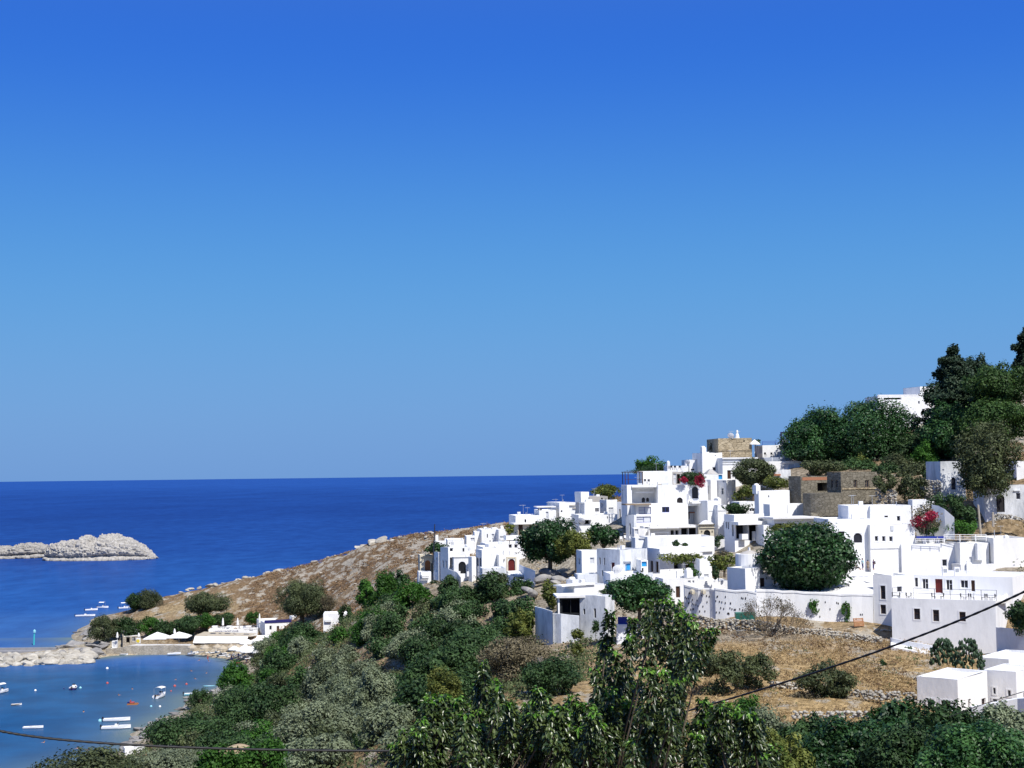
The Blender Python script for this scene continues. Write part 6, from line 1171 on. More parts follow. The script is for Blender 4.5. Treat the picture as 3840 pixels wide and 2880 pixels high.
def build_props():
    rng=np.random.default_rng(77)
    M['tan']=rockmat('tan earth rock',(.22,.16,.09),(.38,.29,.18),(.5,.40,.26),.9,False)
    # boats
    boat('white motor boat moored in the bay, the upper of two parallel ones','z1',726,1368,5.3,3,'skiff',B=1.7,hh=.62); boat('white motor boat moored in the bay, the lower of two parallel ones, with a console','z1',722,1416,5.6,5,'console',B=1.8,hh=.6)
    boat('white motor boat with a sun canopy seen from the stern near the swimmers','z1',998,1218,5.0,78,'canopy',B=2.0,hh=.62); boat('small dark hulled boat with a pale cabin seen end on in the bay','z1',458,1168,4.2,96,'console',B=1.7,hh=.55,hull='navy')
    boat('white boat half cut by the left edge of the picture in the bay','z1',10,1192,4.2,65,'canopy',B=1.6); boat('white boat lying against the breakwater at the left edge','z1',16,1020,4.0,80,'skiff',B=1.5,name='rowing_boat'); boat('small white boat nosed into the breakwater rocks','z1',186,1014,3.6,30,'dinghy',B=1.5,name='rowing_boat')
    boat('little white dinghy alone in the lower left of the bay','z1',206,1412,3.9,4,'dinghy',B=1.3,hh=.4,name='dinghy'); boat('tiny brownish dinghy by the left edge of the bay','z1',102,1268,2.2,10,'dinghy',B=.9,hh=.3,hull='wood',inner='wood',name='dinghy')
    boat('long low white speedboat outside the breakwater, nearest of the group','z1',530,716,6.8,8,'speed',B=2.0,hh=.55); boat('white motor boat with a dark engine behind the long speedboat','z1',568,680,4.6,22,'console',B=1.7,hh=.6); boat('white boat with a flat canopy farthest out in the moored group','z1',640,664,4.4,-10,'canopy',B=1.8,hh=.6); boat('white boat partly hidden by the headland tree','z1',772,668,4.2,25,'canopy',B=1.8,hh=.65)
    boat('pale blue and white boat drawn up by the small dark tree on the rocks','z1',1222,1206,5.5,6,'console',B=1.6,hh=.5,hull='aqua')
    boat('white rowing boat pulled up at the foot of the stone quay','e',1625,1080,3.6,18,'dinghy',B=1.4,hh=.45,z=.35,name='rowing_boat'); boat('dark lined rowing boat on the beach beside the thatched parasols','e',1955,1070,2.9,24,'dinghy',B=1.2,hh=.45,inner='hole',z=.6,name='rowing_boat'); boat('little grey skiff in the shallows left of the stone quay','e',760,1090,2.3,-8,'dinghy',B=1.1,hh=.35,hull='galv',name='dinghy')
    # paddle board, orange float
    p=PZ(zx('z1',1300),zy('z1',1148),.05); o=empty('paddle_board',p,R(5)); tag(o,'pale blue paddle board floating near the rocky shore','paddle board'); V0,F0=ico_dirs(2); arr_mesh('board',V0*np.array([1.6,.38,.09]),F0,M['aqua'],o,smooth=True); b=MB(); b.box(-.3,.3,-.2,.2,.08,.1); b.build('deck_pad',M['shut'],o)
    p=PZ(zx('z1',826),zy('z1',1262),.05); o=empty('pedal_boat',p,R(2)); tag(o,'orange pedal boat floating in the middle of the bay','pedal boat'); b=MB(); b.box(-1.2,1.2,-.8,-.4,-.1,.22,0,.15,.05); b.box(-1.2,1.2,.4,.8,-.1,.22,0,.15,.05); b.build('float',M['orange'],o); b=MB(); b.box(-.5,.3,-.6,.6,.3,.5); b.box(-.55,-.45,-.6,.6,.5,.9); b.build('seat',M['red'],o); b=MB(); b.box(-1.15,-.75,-.3,.3,.2,.5); b.build('engine_box',M['navy'],o)
    for i,(x,y,r,m,l) in enumerate([(622,1369,.42,'aqua','large pale green mooring buoy left of the two parallel white boats'),(940,1278,.28,'aqua','left one of two small pale buoys below the canopy boat'),(995,1279,.28,'wpaint','right one of two small pale buoys below the canopy boat'),(220,1179,.3,'wpaint','white buoy between the left edge boat and the dark hulled boat'),(500,1163,.34,'aqua','pale buoy just right of the dark hulled boat'),(667,1042,.38,'wpaint','white buoy nearest the end of the breakwater'),(668,1134,.34,'red','reddish buoy in the upper middle of the bay'),(1087,1152,.36,'red','big pink red buoy right of the canopy boat'),(1160,1140,.32,'red','red buoy close to the rocky shore'),(1064,1182,.22,'red','small red buoy beside the canopy boat'),(398,1166,.2,'navy','tiny dark buoy left of the dark hulled boat')]): buoy(l,'z1',x,y,r,m)
    for i,(x,y) in enumerate([(737,1206),(520,1309),(276,1500),(485,1536),(551,1546),(1095,1110),(1188,1056),(1285,1070),(1240,990),(1297,995),(1212,1105),(822,1167)]): swimmer('swimmer with head and back above the water of the bay','z1',x,y,'skin',rng.uniform(0,360))
    # beacon post
    B=PZ(zx('z1',210),zy('z1',893),0); T=P(zx('z1',218),zy('z1',797),B[1]); h=T[2]; r=empty('beacon',B); tag(r,'tall turquoise beacon post standing in the water by the jetty','beacon'); m=MB(); m.tube([(0,0,-1),(.1,0,h*.55),(.2,0,h*.8)],[.28,.24,.2],8); m.build('post',M['turq'],r); m=MB(); m.lathe([(.42,h*.8),(.42,h*.93),(.1,h)],8); m.build('lantern',M['aqua'],r,(.2,0,0))
    # jetty slab and breakwater boulders
    a=PZ(zx('z1',-60),zy('z1',935),.9); b_=PZ(zx('z1',330),zy('z1',932),.9); J=MB(); n=12
    for k in range(n):
        q0=a+(b_-a)*k/n; q1=a+(b_-a)*(k+1)/n; dz=0
        J.quad((q0[0],q0[1],-1),(q1[0],q1[1],-1),(q1[0],q1[1],.9),(q0[0],q0[1],.9)); J.quad((q0[0],q0[1],.9),(q1[0],q1[1],.9),(q1[0],q1[1]+3.2,.9),(q0[0],q0[1]+3.2,.9)); J.quad((q0[0],q0[1]+3.2,.9),(q1[0],q1[1]+3.2,.9),(q1[0],q1[1]+3.2,1.5),(q0[0],q0[1]+3.2,1.5)); J.quad((q0[0],q0[1]+3.2,1.5),(q1[0],q1[1]+3.2,1.5),(q1[0],q1[1]+4.4,1.5),(q0[0],q0[1]+4.4,1.5)); J.quad((q1[0],q1[1]+4.4,-1),(q0[0],q0[1]+4.4,-1),(q0[0],q0[1]+4.4,1.5),(q1[0],q1[1]+4.4,1.5))
    M['jetty']=plaster('grey concrete',(.27,.27,.28),(.16,.16,.17),.6,False); J.build('jetty_deck',M['jetty'],tag(empty('jetty',(0,0,0)),'low grey concrete jetty running behind the breakwater boulders','jetty'))
    q=0
    for k in range(140):
        x=rng.uniform(-70,345); yy=rng.uniform(2450,2496)+ (4 if x<120 else 0)-x*.022; y0=yy
        s=rng.uniform(.9,2.3); pz=max(.1,1.6-abs(yy+x*.022-2466)*.055); p=PZ(x,yy,pz); boulder(p[0],p[1],pz-.25,s,'pale boulder of the breakwater enclosing the bay','breakwater boulders',rng)
    for k in range(70):
        f=rng.uniform(); pts=[(235,2432),(290,2410),(330,2375),(380,2350),(345,2400),(390,2432),(360,2446)]; a=pts[rng.integers(7)]; px=a[0]+rng.normal(0,22); py=a[1]+rng.normal(0,14); p=PZ(px,py,.9); g=hz(p[0],p[1])[0]
        if g<-.9: continue
        boulder(p[0],p[1],g+.05,rng.uniform(.9,2.6),'flat grey shore rock between the jetty and the beach trees','shore rocks left of the beach',rng,M['shore'],.45,name='rock')
    for k in range(110):
        pts=[(814,2590),(723,2612),(693,2645),(650,2668),(603,2697),(570,2712),(542,2732),(500,2762),(492,2778),(470,2800),(485,2818),(830,2600),(540,2760),(620,2720)]; a=pts[rng.integers(14)]; px=a[0]+rng.normal(4,12); py=a[1]+rng.normal(6,9); p=PZ(px,py,.6); g=hz(p[0],p[1])[0]
        if g<-.8: continue
        boulder(p[0],p[1],g,rng.uniform(.5,1.7),'grey rock on the near shore of the bay','near shore rocks',rng,M['shore'],.6,name='rock')
    # headland rocks
    rid=[(620,2242,538),(820,2193,540),(1000,2158,540),(1134,2130,530),(1242,2102,520),(1333,2074,505),(1423,2028,490),(1544,2008,470),(1700,1992,450),(1837,1972,430)]
    for k in range(75):
        t=rng.uniform(0,len(rid)-1.001); i=int(t); f=t-i; a=np.array(rid[i])*(1-f)+np.array(rid[i+1])*f; p=P(*a); s=rng.uniform(.5,1.3)*(1.5 if rng.uniform()<.12 else 1); dx,dy=rng.normal(0,1.5),rng.uniform(-5,2); g=hz(p[0]+dx,p[1]+dy)[0]
        boulder(p[0]+dx,p[1]+dy,g+.1*s,s,'pale rock along the headland ridge line','rocks on the headland ridge',rng,None,.7)
    for (px,py,D,s) in [(1395,2150/1.0-100,486,1.8),(1430,2030,486,2.2),(1400,2058,490,1.8),(1242,2104,519,2.2),(1046,2145,534,2.2),(1000,2160,538,2.0)]:
        p=P(px,py,D); g=hz(p[0],p[1])[0]; boulder(p[0],p[1],g+.2,s,'large pale boulder breaking the headland skyline','large skyline boulders',rng,None,.75)
    for k in range(78):
        x=rng.uniform(-70,70); y=rng.uniform(340,520); g=hz(x,y)[0]
        if g<9 or x/y<-.22 : continue
        boulder(x,y,g+.05,rng.uniform(.4,1.2),'low pale stone scattered on the headland slope','stones on the headland slope',rng,None,.5)
    for k in range(60):
        p=P(rng.uniform(2560,3460),rng.uniform(2400,2440) if k<35 else rng.uniform(2590,2720),200 if k<35 else 150); g=hz(p[0],p[1])[0]; boulder(p[0],p[1],g+.02,rng.uniform(.15,.42),'loose stone lying in the dry field','stones in the dry field',rng,None,.8,name='stone')
    for (x,y,D,s) in [(1345,1060,262,1.9),(1270,1100,258,1.5),(1420,1110,257,1.6),(1300,1040,264,1.3),(1460,1085,262,1.2),(1380,1135,254,1.3),(1180,1230,250,1.1),(1130,1200,252,1.2)]:
        p=P(zx('z3',x),zy('z3',y),D); g=hz(p[0],p[1])[0]; boulder(p[0],p[1],max(g,p[2]-.3),s,'grey rock outcrop in the shade below the big dark ficus','outcrop rocks by the alley',rng,M['shore'],.9,name='rock')
    for (x,y,D) in [(1390,790,246),(1430,820,244),(1340,850,242),(1480,850,240),(1400,740,249),(1450,880,238)]:
        p=P(zx('z2',x),zy('z2',y),D); g=hz(p[0],p[1])[0]; boulder(p[0],p[1],g+.1,rng.uniform(.6,1.3),'tan rock in the bare earth scar under the grove','rocks in the earth scar',rng,M['boulder'],.8,name='rock')
    # stone quay, white band
    wallstrip('e','rough stone quay wall along the back of the little beach',[(440,985,1035,424),(640,970,1035,423),(800,935,1035,422),(1200,930,1035,421.5),(1600,932,1040,421),(1960,935,1050,420)],1.2,'rubble',1.5,jit=.25)
    wallstrip('e','white kerb wall under the two big square parasols',[(820,935,960,423.5),(980,900,930,424),(1140,905,930,424),(1480,905,930,423.5),(1960,905,935,423)],.4,'white',.5,jit=.05)
    house('e','small ruined stone shed among the beach row trees',700,740,1050,770,900,431,15,[(800,760,860,880,'o'),(900,780,960,850,'w')],dep=5,mat='rubble',name='stone_shed',cat='shed',hb=False)
    o=empty('information_board',P(zx('e',1010),zy('e',890),428)); tag(o,'white notice board with a yellow disc beside the quay','notice board'); b=MB(); b.box(-.6,.6,0,.08,.1,1.6); b.build('board',M['wpaint'],o); b=MB(); b.lathe([(.02,0),(.5,0),(.5,.03),(.02,.03)],16); d=b.build('yellow_disc',plain('yellow paint',(.7,.55,.05),.5),o,(-.1,-.04,.75)); d.rotation_euler=(R(90),0,0)
    o=house('e','white changing cabin at the left of the quay',545,550,640,850,960,429,5,[(560,870,600,955,'s')],dep=1.5,par=.05,name='changing_cabin',cat='cabin',hb=False)
    # parasols
    parasol('big square white parasol over the quay terrace, left of the pair','e',1335,925,430/4.608*428/FPX,3.9,D=428,square=True,rise=.42); parasol('big square white parasol over the quay terrace, right of the pair','e',1710,920,400/4.608*428/FPX,3.9,D=428,square=True,rise=.36)
    for (x,y0,y1,l) in [(690,340,520,'leftmost'),(935,342,515,'middle')]: p=P(0,0,1); h=(y1-y0)/4.424*436/FPX; parasol('tall folded white parasol on the club roof, '+l+' of the three','g',x,y1,1,h,kind='closed',D=436)
    parasol('thick folded white parasol on the club roof beside the blue sign board','g',1298,490,1,(490-270)/4.424*436/FPX,kind='closed',D=435)
    parasol('folded white parasol behind the right big square parasol','e',1635,745,1,1.9,kind='closed',D=430); parasol('tilted folded white parasol beside the stone shed','e',645,830,1,2.3,kind='closed',D=428); parasol('folded parasol above the notice board','e',1015,800,1,1.6,kind='closed',D=429)
    for i,(x,y) in enumerate([(180,890),(392,900),(600,885),(692,910),(930,890),(830,890)]): parasol('straw thatched beach parasol in front of the club awning','g',x,y+20,2.7,2.3,'thatch',z=1.1,group='thatched beach parasols',rise=.4,n=10)
    for (x,y,w,l) in [(1105,800,5.2,'large white parasol at the corner of the club awning'),(1240,780,4.5,'large white parasol behind the corner one'),(1420,800,4.6,'large white parasol in front of the white lettered awning'),(1530,770,3.6,'large white parasol at the right under the dark tree'),(1390,835,3.6,'white parasol lowest of the large ones'),(1060,880,2.6,'small white parasol by the club corner')]: parasol(l,'g',x,y+75,w,3.1,D=428 if y<835 else 424,rise=.34)
    for (x,y) in [(880,925),(1000,945),(1215,915),(1330,920),(1130,935),(1270,975),(1060,905),(1180,960),(1080,965)]: parasol('round white beach parasol above the sun loungers','g',x,y+35,3.4,2.6,z=1.5,group='white beach parasols',rise=.36)
    gi=0
    for (x,y) in [(200,925),(320,925),(430,935),(600,925),(700,945),(740,975),(830,970),(880,985),(960,990),(1010,1010),(1090,985),(1160,1020),(1230,960),(1300,980),(1180,960),(1080,1035),(1250,1000),(500,935),(940,960),(1130,1010),(660,985),(780,1000)]: sunbed('white sun lounger on the beach facing the water','g',x,y,1.0 if x<600 else 1.4,rng.uniform(100,160),'sun loungers on the beach')
    for (x,y,sh,lg,l) in [(830,1050,'black','navy','bather in dark clothes at the water edge by the red kayaks'),(945,1030,'navy','black','taller bather standing by the white parasols'),(1090,1100,'skin','navy','bather standing in the shallow water'),(440,1045,'skin','red','bather wading near the thatched parasols'),(1150,1000,'wpaint','shut','beach visitor in white among the loungers'),(870,1010,'shut','brown','beach visitor in grey beside the small parasol')]: person(l,'g',x,y,z=.8 if y<1060 else 0.1,shirt=sh,legs=lg,rz=rng.uniform(0,360))
    for (x,y,l) in [(930,1085,'red kayak lying at the water edge, left one'),(1115,1085,'short red kayak under the last lounger')]:
        p=PZ(zx('g',x),zy('g',y),.45); o=empty('kayak',p,R(8)); tag(o,l,'kayak'); arr_mesh('hull',V0*np.array([1.5,.32,.2]),F0,M['red'],o,smooth=True); b=MB(); b.lathe([(.28,.16),(.3,.2),(.22,.2),(.2,.05),(.01,.05)],12); b.build('cockpit',M['black'],o)
    # club awnings
    def quadP(pts,mat,name,label=None,cat=None,th=.06):
        Q=[P(zx(c,x),zy(c,y),D) for (c,x,y,D) in pts]; o=Q[0]; b=MB(); q=[Vector(v-o) for v in Q]; nn=(q[1]-q[0]).cross(q[3]-q[0]).normalized()*th; b.poly(q); b.poly([v+nn for v in q][::-1])
        for i in range(4): j=(i+1)%4; b.quad(q[i],q[j],q[j]+nn,q[i]+nn)
        return b,o
    root=empty('awning',P(zx('g',220),zy('g',640),436)); o0=np.array(root.location); tag(root,'long beige topped awning with three white drop panels on the beach club','awning')
    b,o=quadP([('g',222,640,434),('g',1110,650,434),('g',1245,600,441),('g',380,572,441)],'beige','awning'); b.build('awning_top',M['beige'],root,o-o0)
    for (x0,x1,a0,a1) in [(228,435,190,400),(438,870,404,845),(873,1108,850,1072)]:
        b,o=quadP([('g',a0,760,431.6),('g',a1,764,431.6),('g',x1,652,434),('g',x0,644,434)],'cloth','p'); b.build('drop_panel',M['cloth'],root,o-o0)
    for x in (205,420,640,860,1075): p=P(zx('g',x),zy('g',800),432)-o0; b=MB(); b.box(p[0]-.06,p[0]+.06,p[1],p[1]+.12,p[2]-1.2,p[2]+.9); b.build('post',M['wpaint'],root)
    root=empty('awning',P(zx('g',1240),zy('g',700),432)); o0=np.array(root.location); tag(root,'sloping white lettered awning in front of the two storey beach house','awning'); b,o=quadP([('g',1215,715,430.5),('g',1590,715,430.5),('g',1592,628,435),('g',1262,632,435)],'cloth','a'); b.build('awning_top',M['cloth'],root,o-o0)
    house('g','long dark seating bay under the beach club awning',210,216,1240,770,900,434,3,[(240,790,640,860,'o'),(680,790,1200,870,'o')],dep=4,mat='grayp',par=0,name='seating_bay',cat='seating bay',hb=False,ext=1)
    # lettering on the club parapet (real letters on the wall)
    clubs=[o for o in bpy.data.objects if o.get('label','').startswith('white beach club building')][0]
    A=P(zx('sg',255),zy('sg',372),440); dR,dL=dirs(R(6)); C=np.array(clubs.location); u0,z0=hit(C,dR,zx('sg',255),zy('sg',372)); u1,_=hit(C,dR,zx('sg',820),zy('sg',372))
    tx=text3('LINDOS YACHT CLUB',.62,'navy',clubs,(u0,-.04,z0-C[2]),(R(90),0,0)); bpy.context.view_layer.update(); wd=tx.dimensions[0]; tx.scale[0]=(u1-u0)/max(wd,.1)
    # terrace items on club roof
    for (x,l) in [(560,'white covered table on the club roof, left'),(800,'white covered table on the club roof, centre'),(1120,'white covered table on the club roof, right')]: table(l,'g',x,530,437,'cloth',1.6,1.0)
    # white/blue railings and tables of the blue terrace
    rail_run('white wooden railing round the blue table terrace','m',[(1110,480,225.5),(1545,480,225.0),(1690,478,225.3)],92,'wpaint',3,.035,1.6,.05)
    rail_run('low white rail in front of the blue tables','m',[(715,495,225.2),(1105,497,225.2)],55,'wpaint',2,.03,1.4,.04)
    for i,(x,l) in enumerate([(765,'leftmost blue topped table on the railed terrace'),(850,'second blue topped table on the railed terrace'),(945,'third blue topped table on the railed terrace'),(1060,'rightmost blue topped table on the railed terrace')]): table(l,'m',x,495,226.5+i*.4,'dblue',1.15,.95)
    # dark balcony railing with furniture
    D0=lambda x: 190.3+ (1998-x)/ (1998-1160)*7.0
    rail_run('long dark metal railing along the balcony of the large grey lit storey','z7',[(x,y,D0(x)) for x,y in [(1165,938),(1330,940),(1500,948),(1750,955),(1995,962)]],78,'metal',2,.022,1.9,.025)
    for i,x in enumerate([1175,1210,1285,1300,1490,1560,1720,1760,1800,1890,1930,1970]): chair(['black chair behind the dark balcony railing, facing left','black chair behind the dark balcony railing, facing right'][i%2],'z7',x,948+(x-1165)*.02,D0(x)+1.4,'black',rng.choice([90,-90]) if False else (90 if i%2==0 else -90),'chairs on the long balcony')
    for i,(x,l) in enumerate([(1250,'white table at the left end of the long balcony'),(1525,'white table before the brown door of the long balcony'),(1840,'white table on the right half of the long balcony')]): table(l,'z7',x,950,D0(x)+1.6,'wpaint',.9,.8)
    for (x,y,l) in [(1585,738,'left roof vent box on the long upper storey'),(1680,735,'right roof vent box on the long upper storey')]:
        p=P(zx('z7',x),zy('z7',y),206); o=empty('roof_vent',p); tag(o,l,'roof vent'); b=MB(); b.box(-.35,.35,0,.5,-.6,.7); b.build('casing',M['wpaint'],o); b=MB(); b.box(-.25,.25,-.03,-.003,0,.5); b.build('louvre',M['galv'],o)
    # people by the courtyard wall
    person('person in a pale blue shirt and dark trousers leaning towards the left','m',1000-1180+42-14+0, 870,D=222,shirt='shut',legs='navy',rz=80) if False else None
    X=lambda q: 3180+q/15.8; Y=lambda q: 2100+q/15.8
    person('person in a pale blue shirt and dark trousers, leftmost standing in the courtyard','s',X(870),Y(600),D=219,shirt='aqua',legs='navy',hair='brown',rz=75,s=1.0); person('person in a brown dress standing between two others in the courtyard','s',X(1185),Y(600),D=219,shirt='wood',legs='wood',hair='black',rz=10,skirt=True,s=.86); person('person in navy clothes with a dark backpack, rightmost in the courtyard','s',X(1520),Y(600),D=219,shirt='navy',legs='navy',hair='brown',rz=-85,pack='black',s=.9); person('person in white sitting on the courtyard ground beside the ficus','s',X(460),Y(590),D=219,shirt='wpaint',legs='black',hair='brown',rz=60,pose='sit')
    slab('z7','sunlit courtyard paving behind the pierced wall','courtyard','courtyard',60,1330,0,0,800,0.1,1,1,'roof') if False else None
    # green bins, orange crate
    for i,(x,l) in enumerate([(1610,'green wheeled waste bin, left of the three'),(1735,'green wheeled waste bin, middle of the three'),(1870,'green wheeled waste bin, right of the three')]):
        p=P(zx('p',x),zy('p',1480),203.2); o=empty('waste_bin',p); tag(o,l,'waste bin'); b=MB(); b.box(-.48,.48,-.4,.4,.15,1.05,0,-.06,-.05); b.build('body',M['green'],o); b=MB(); b.box(-.56,.56,-.47,.47,1.055,1.16,0,.05,.1); b.build('lid',M['green'],o)
        for s in(-1,1): w=MB(); w.tube([(s*.4,-.3,.1),(s*.46,-.3,.1)],.1,8); w.build('wheel',M['black'],o)
    p=P(zx('z7',900),zy('z7',1168),200); o=empty('timber_pallet',p,R(20)); tag(o,'orange timber pallet leaning at the foot of the pierced wall','pallet')
    for k in range(6): b=MB(); b.box(-.8,.8,0,.05,.04+k*.19,.17+k*.19); q=b.build('board',M['crate'],o); q.rotation_euler=(R(-14),0,0)
    for s in (-1,1): b=MB(); b.box(s*.7-.05,s*.7+.05,.055,.14,.0,1.15); q=b.build('batten',M['crate'],o); q.rotation_euler=(R(-14),0,0)
    # water spouts on the long wall
    for (x,l) in [(640,'left stone water spout jutting from the bulging wall'),(870,'right stone water spout jutting from the bulging wall')]:
        p=P(zx('p',x),zy('p',880),209.3 if x<700 else 208.2); o=empty('water_spout',p); tag(o,l,'water spout'); b=MB(); b.tube([(0,.6,.05),(0,-1.1,-.05)],[.28,.22],9); b.build('pipe',M['cream'],o); b=MB(); b.lathe([(.3,0),(.36,.02),(.36,.1),(.3,.12)],10); q=b.build('collar',M['cream'],o,(0,-.2,0)); q.rotation_euler=(R(90),0,0)
    # pergola
    C=P(zx('a',225),zy('a',385),290); w=P(zx('a',555),zy('a',385),290)[0]-C[0]; h=P(zx('a',225),zy('a',160),290)[2]-C[2]; o=empty('pergola',C,R(4)); tag(o,'dark timber roof pergola left of the square white block','pergola')
    for (x,y) in ((0,0),(.6,0),(w,0),(0,3.5),(w,3.5)): b=MB(); b.box(x-.07,x+.07,y-.07,y+.07,0,h); b.build('post',M['brown'],o)
    b=MB(); b.box(-.2,w+.1,-.2,3.7,h,h+.14); b.build('roof_frame',M['brown'],o); b=MB(); b.box(.65,w-.1,-.02,.02,.05,h-.05); b.build('mesh_screen',M['grayp'],o) if False else None
    b=MB(); b.box(0,w,-.03,.03,.9,.96); b.build('rail',M['brown'],o)
    C=P(zx('z5',1420),zy('z5',400),313); h=P(0+zx('z5',1420),zy('z5',232),313)[2]-C[2]; o=empty('steel_pergola',C); tag(o,'dark violet steel frame against the sky beside the ficus','pergola'); w=7.0
    b=MB(); b.box(0,.32,0,.32,-.5,h-.3); b.build('post',M['purple'],o); b=MB(); b.box(0,w,0,.32,h-.3,h); b.build('beam',M['purple'],o); b=MB(); b.box(w-.32,w,0,.32,-.5,h-.3); b.build('post',M['purple'],o)
    # dishes, antennas, flues
    rail_run('thin blue railing on the skyline terrace','z5',[(1190,400,312),(1350,395,312),(1430,395,312)],50,'dblue',3,.04,1.5,.04)
    dish('white satellite dish on the left of the tan stone house roof','z5',795,285,306,.75); dish('white satellite dish beside the dark violet steel frame','z5',1465,370,312,.8); dish('white satellite dish on the ledge left of the blue door','b',1000,495,230,.85,190); dish('white satellite dish inside the blue alcove','c',1440,650,293,.8); dish('small dish on the low skyline house','z5',255,610,303,.55)
    p=P(zx('z5',878),zy('z5',302),308); o=empty('chimney_flue',p); tag(o,'white tapering flue standing on the tan stone house','chimney'); b=MB(); b.lathe([(.5,-.2),(.38,.5),(.2,.9),(.24,1.2),(.2,1.5),(.02,1.6)],10); b.build('stack',M['white'],o); b=MB(); b.lathe([(.6,-.25),(.6,-.1),(.4,-.05)],10); b.build('base',M['white'],o)
    antenna('thin television antenna on the roof of the low seaward house','c',395,345,490,302); antenna('horizontal television antenna above the canopy roofed house','c',985,245,330,306,5); antenna('thin whip antenna at the far left roofs','d',1175,0,130,306,1); antenna('slender mast beside the dark violet frame and ficus','z5',1690,60,180,312,2)
    # power pole by the cream gateway
    B=P(zx('d',282),zy('d',900),282); T=P(zx('d',325),zy('d',25),283); o=empty('power_pole',B); tag(o,'dark leaning power pole beside the cream gateway','pole'); t=T-B; b=MB(); b.tube([(0,0,-1),t],[.17,.09],7); b.build('post',M['metal'],o); b=MB(); b.box(t[0]-.6,t[0]+.6,t[1]-.06,t[1]+.06,t[2]-1.4,t[2]-1.28); b.build('crossarm',M['metal'],o); b=MB(); b.box(-.25,.25,-.25,.2,.5,2.2); b.build('junction_box',M['black'],o)
    # bare earth posts below cottage
    for (x0,y0,x1,y1,l) in [(1450,860,1495,1320,'pale timber post at the left of the earth bank'),(1695,985,1700,1165,'pale timber post at the head of the earth bank')]:
        B=P(zx('n',x1),zy('n',y1),233); T=P(zx('n',x0),zy('n',y0),233); o=empty('timber_post',B); tag(o,l,'post'); b=MB(); b.tube([(0,0,-.5),T-B],[.2,.16],6); b.build('post_shaft',M['palebark'],o); b=MB(); b.tube([T-B,T-B+np.array([0,0,.08])],[.19,.12],6); b.build('post_cap',M['palebark'],o)
    # roof furniture near veranda; garden umbrella on terrace
    parasol('closed looking white parasol under the skyline terrace house','z5',1095,480,2.4,2.6,D=307,rise=.35)
    for (x,y,l) in [(60,705,'first dark chair on the skyline parapet terrace'),(105,705,'second dark chair on the skyline parapet terrace'),(165,705,'third dark chair on the skyline parapet terrace')]: chair(l,'z5',x,y,301,'metal',0)
    for (x,l) in [(1230,'dark cushion chair on the upper white terrace, left'),(1310,'dark cushion chair on the upper white terrace, right')]: chair(l,'z5',x,540,306,'black',20)
    for (x,y,l) in [(600,370,'wicker chair beside the square white block, left'),(670,372,'wicker chair beside the square white block, right')]: chair(l,'a',x,y,289,'metal',0)
    # black stove pipes etc on alley roof
    for i,(x,y) in enumerate([(150,1460),(230,1440),(330,1450)]): chair(['white garden chair on the roof corner, left of three','white garden chair on the roof corner, middle of three','white garden chair on the roof corner, right of three'][i],'a',x,y,259,'wpaint',30*i)
    house('z1','small white roofed hut on the near shore under the cable',768,776,905,1535,1600,262,25,[],dep=5,name='hut',cat='hut',par=.1,hb=False)
    for (x,y,D,s,l) in [(1480,1530,188,2.1,'large tan rock among the trees just above the cable'),(1410,1545,187,1.2,'smaller tan rock beside the large one above the cable')]:
        p=P(zx('z1',x),zy('z1',y),D); boulder(p[0],p[1],p[2]-.5,s,l,None,rng,M['tan'],.6,name='rock')
    # cables
    cable('thick black cable crossing the lower left above the bay',[(-60,2727,33),(0,2736,33),(200,2762,33),(420,2791,34),(620,2807,34),(1000,2815,35),(1500,2816,36),(1700,2812,36)],.028)
    cable('thick black cable rising from the foreground leaves to the right edge',[(2380,2715,40),(2512,2681,39),(2800,2615,37),(3100,2515,35),(3400,2405,33),(3700,2280,31),(3840,2213,30),(3920,2175,29)],.024)
    cable('thin grey cable above the garden wall at the bottom right',[(3560,2690,60),(3640,2655,60),(3760,2620,60),(3900,2575,60)],.016)
    M['stonecol']=M['cream']
# ---------------- fields of ground plates inside the village ----------------
def build_plates():
    def plate(label,name,cat,pts,mat,th=.5):
        Q=[P(zx(c,x),zy(c,y),D) for (c,x,y,D) in pts]; b=MB(); b.poly([tuple(q) for q in Q]); n=len(Q)
        for i in range(n): j=(i+1)%n; b.quad((Q[i][0],Q[i][1],Q[i][2]-th),(Q[j][0],Q[j][1],Q[j][2]-th),tuple(Q[j]),tuple(Q[i]))
        o=b.build(name,M[mat]); tag(o,None,None,None,'structure'); return o
    plate('', 'courtyard_paving','',[('z7',60,882,206),('z7',1010,914,203.6),('z7',1340,742,224.5),('z7',650,726,226),('z7',90,860,212)],'roof',2)
    plate('', 'terrace_paving','',[('z7',1165,958,196.5),('z7',1995,966,190.6),('z7',2120,950,196.8),('z7',1330,950,203)],'roof',.4)
    plate('', 'path','',[('z7',1150,1330,186),('z7',1530,1400,183),('z7',1530,1350,187),('z7',1150,1270,191)],'roof',.8)
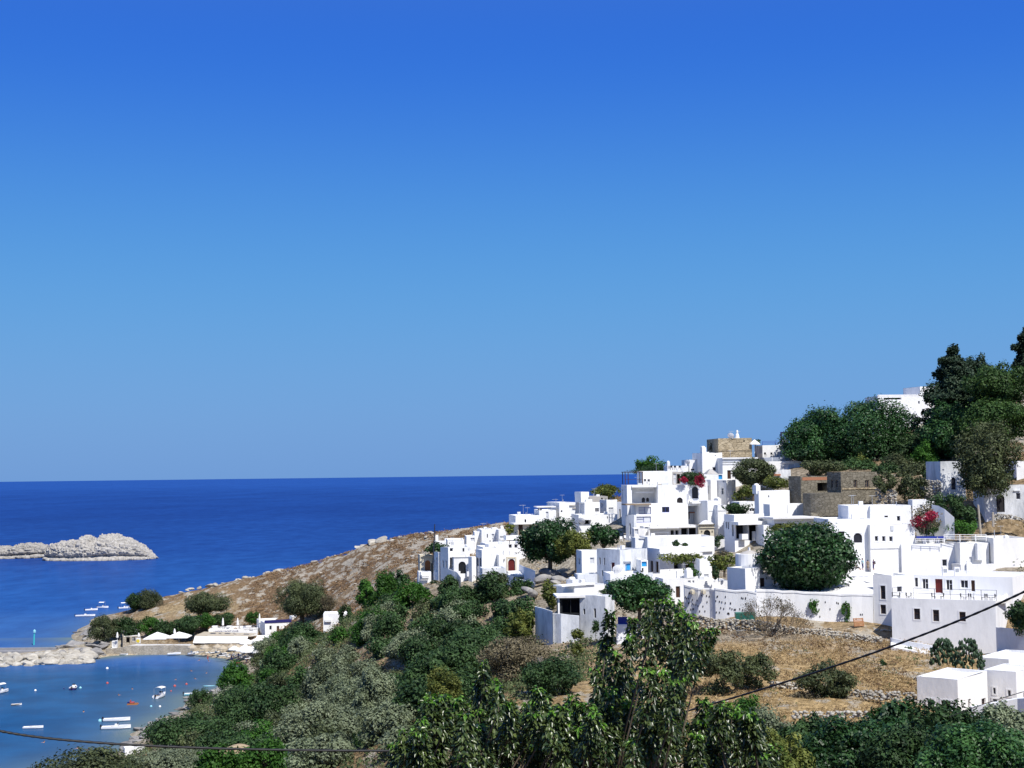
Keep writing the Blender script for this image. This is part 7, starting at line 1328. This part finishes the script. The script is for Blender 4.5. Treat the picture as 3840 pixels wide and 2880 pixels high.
# ---------------- world, light, camera ----------------
SUN_AZ=R(149); SUN_EL=R(53)
def build_world():
    w=bpy.data.worlds.new('World'); SC.world=w; w.use_nodes=True; nt=w.node_tree; bg=nt.nodes['Background']
    sk=nt.nodes.new('ShaderNodeTexSky'); sk.sky_type='NISHITA'; sk.sun_disc=False; sk.sun_elevation=SUN_EL; sk.sun_rotation=SUN_AZ; sk.altitude=0; sk.air_density=1.0; sk.dust_density=.25; sk.ozone_density=2.0
    tc=nt.nodes.new('ShaderNodeTexCoord'); sp=nt.nodes.new('ShaderNodeSeparateXYZ'); nt.links.new(tc.outputs['Generated'],sp.inputs[0])
    rp=ramp(nt,[(0,(.088,.215,.475)),(.05,(.108,.250,.50)),(.119,(.074,.250,.522)),(.186,(.044,.193,.52)),(.25,(.0215,.129,.51)),(.31,(.0125,.100,.49)),(.5,(.05,.13,.42)),(1,(.125,.19,.34))]); rp.color_ramp.interpolation='B_SPLINE'; nt.links.new(sp.outputs[2],rp.inputs[0])
    sc=nt.nodes.new('ShaderNodeVectorMath'); sc.operation='SCALE'; sc.inputs[3].default_value=8.35; nt.links.new(rp.outputs[0],sc.inputs[0])
    mixs=nt.nodes.new('ShaderNodeMix'); mixs.data_type='RGBA'; mixs.inputs[0].default_value=.965; nt.links.new(sk.outputs[0],mixs.inputs[6]); nt.links.new(sc.outputs[0],mixs.inputs[7])
    nt.links.new(mixs.outputs[2],bg.inputs[0]); bg.inputs[1].default_value=.13
    s=bpy.data.lights.new('sun','SUN'); s.energy=4.6; s.angle=R(.53); s.color=(1,.96,.90); o=bpy.data.objects.new('sun',s); link(o)
    d=Vector((math.sin(SUN_AZ)*math.cos(SUN_EL),math.cos(SUN_AZ)*math.cos(SUN_EL),math.sin(SUN_EL))); o.rotation_euler=d.to_track_quat('Z','Y').to_euler(); o.location=(60,-40,200)
def build_camera():
    cam=bpy.data.cameras.new('camera'); cam.sensor_fit='HORIZONTAL'; cam.sensor_width=36; cam.lens=36*FPX/3840; cam.clip_start=.5; cam.clip_end=120000
    o=bpy.data.objects.new('camera',cam); link(o); Mx=Matrix(((_r[0],_u[0],-_f[0],O[0]),(_r[1],_u[1],-_f[1],O[1]),(_r[2],_u[2],-_f[2],O[2]),(0,0,0,1))); o.matrix_world=Mx; SC.camera=o
    vs=SC.view_settings; vs.view_transform='Standard'; vs.look='None'; vs.gamma=1; vs.exposure=.36; vs.use_curve_mapping=False
    SC.cycles.max_bounces=6; SC.cycles.diffuse_bounces=3; SC.cycles.transparent_max_bounces=4
build_world(); build_camera(); rock_meshes(); fit_terrain(); 
build_houses()
HB=[b for b in HBASE if not any((b[0]-q[0])**2+(b[1]-q[1])**2<64 and q[2]<b[2]-1.5 for q in HBASE)]
for b in HB:
    if all((b[0]-q[0])**2+(b[1]-q[1])**2>5.0**2 for q in TP): TP.append(tuple(b))
fit_terrain(); build_terrain(); build_sea()
build_islet('large pale grey rocky islet in the open water at left',132,540,2106,[(0,2),(.02,5.5),(.06,9.5),(.14,11.8),(.25,12.3),(.33,12.7),(.345,14.8),(.42,14.6),(.435,12.3),(.50,12.4),(.515,15.6),(.66,15.8),(.68,14.2),(.78,12.4),(.87,9),(.93,5),(.97,2.6),(1,.8)],36,1)
build_islet('thin dark reef tip trailing off the right end of the rocky islet',535,590,2094,[(0,1.5),(.4,1.1),(1,.2)],5,3)
build_islet('smaller low rocky islet cut by the left edge of the picture',-170,152,2098,[(0,5),(.4,7.4),(.55,7.2),(.62,8.6),(.8,9.4),(.93,7.5),(1,1)],30,7)
build_plates(); build_trees(); build_fill(); build_cover(); build_fg(); build_props()
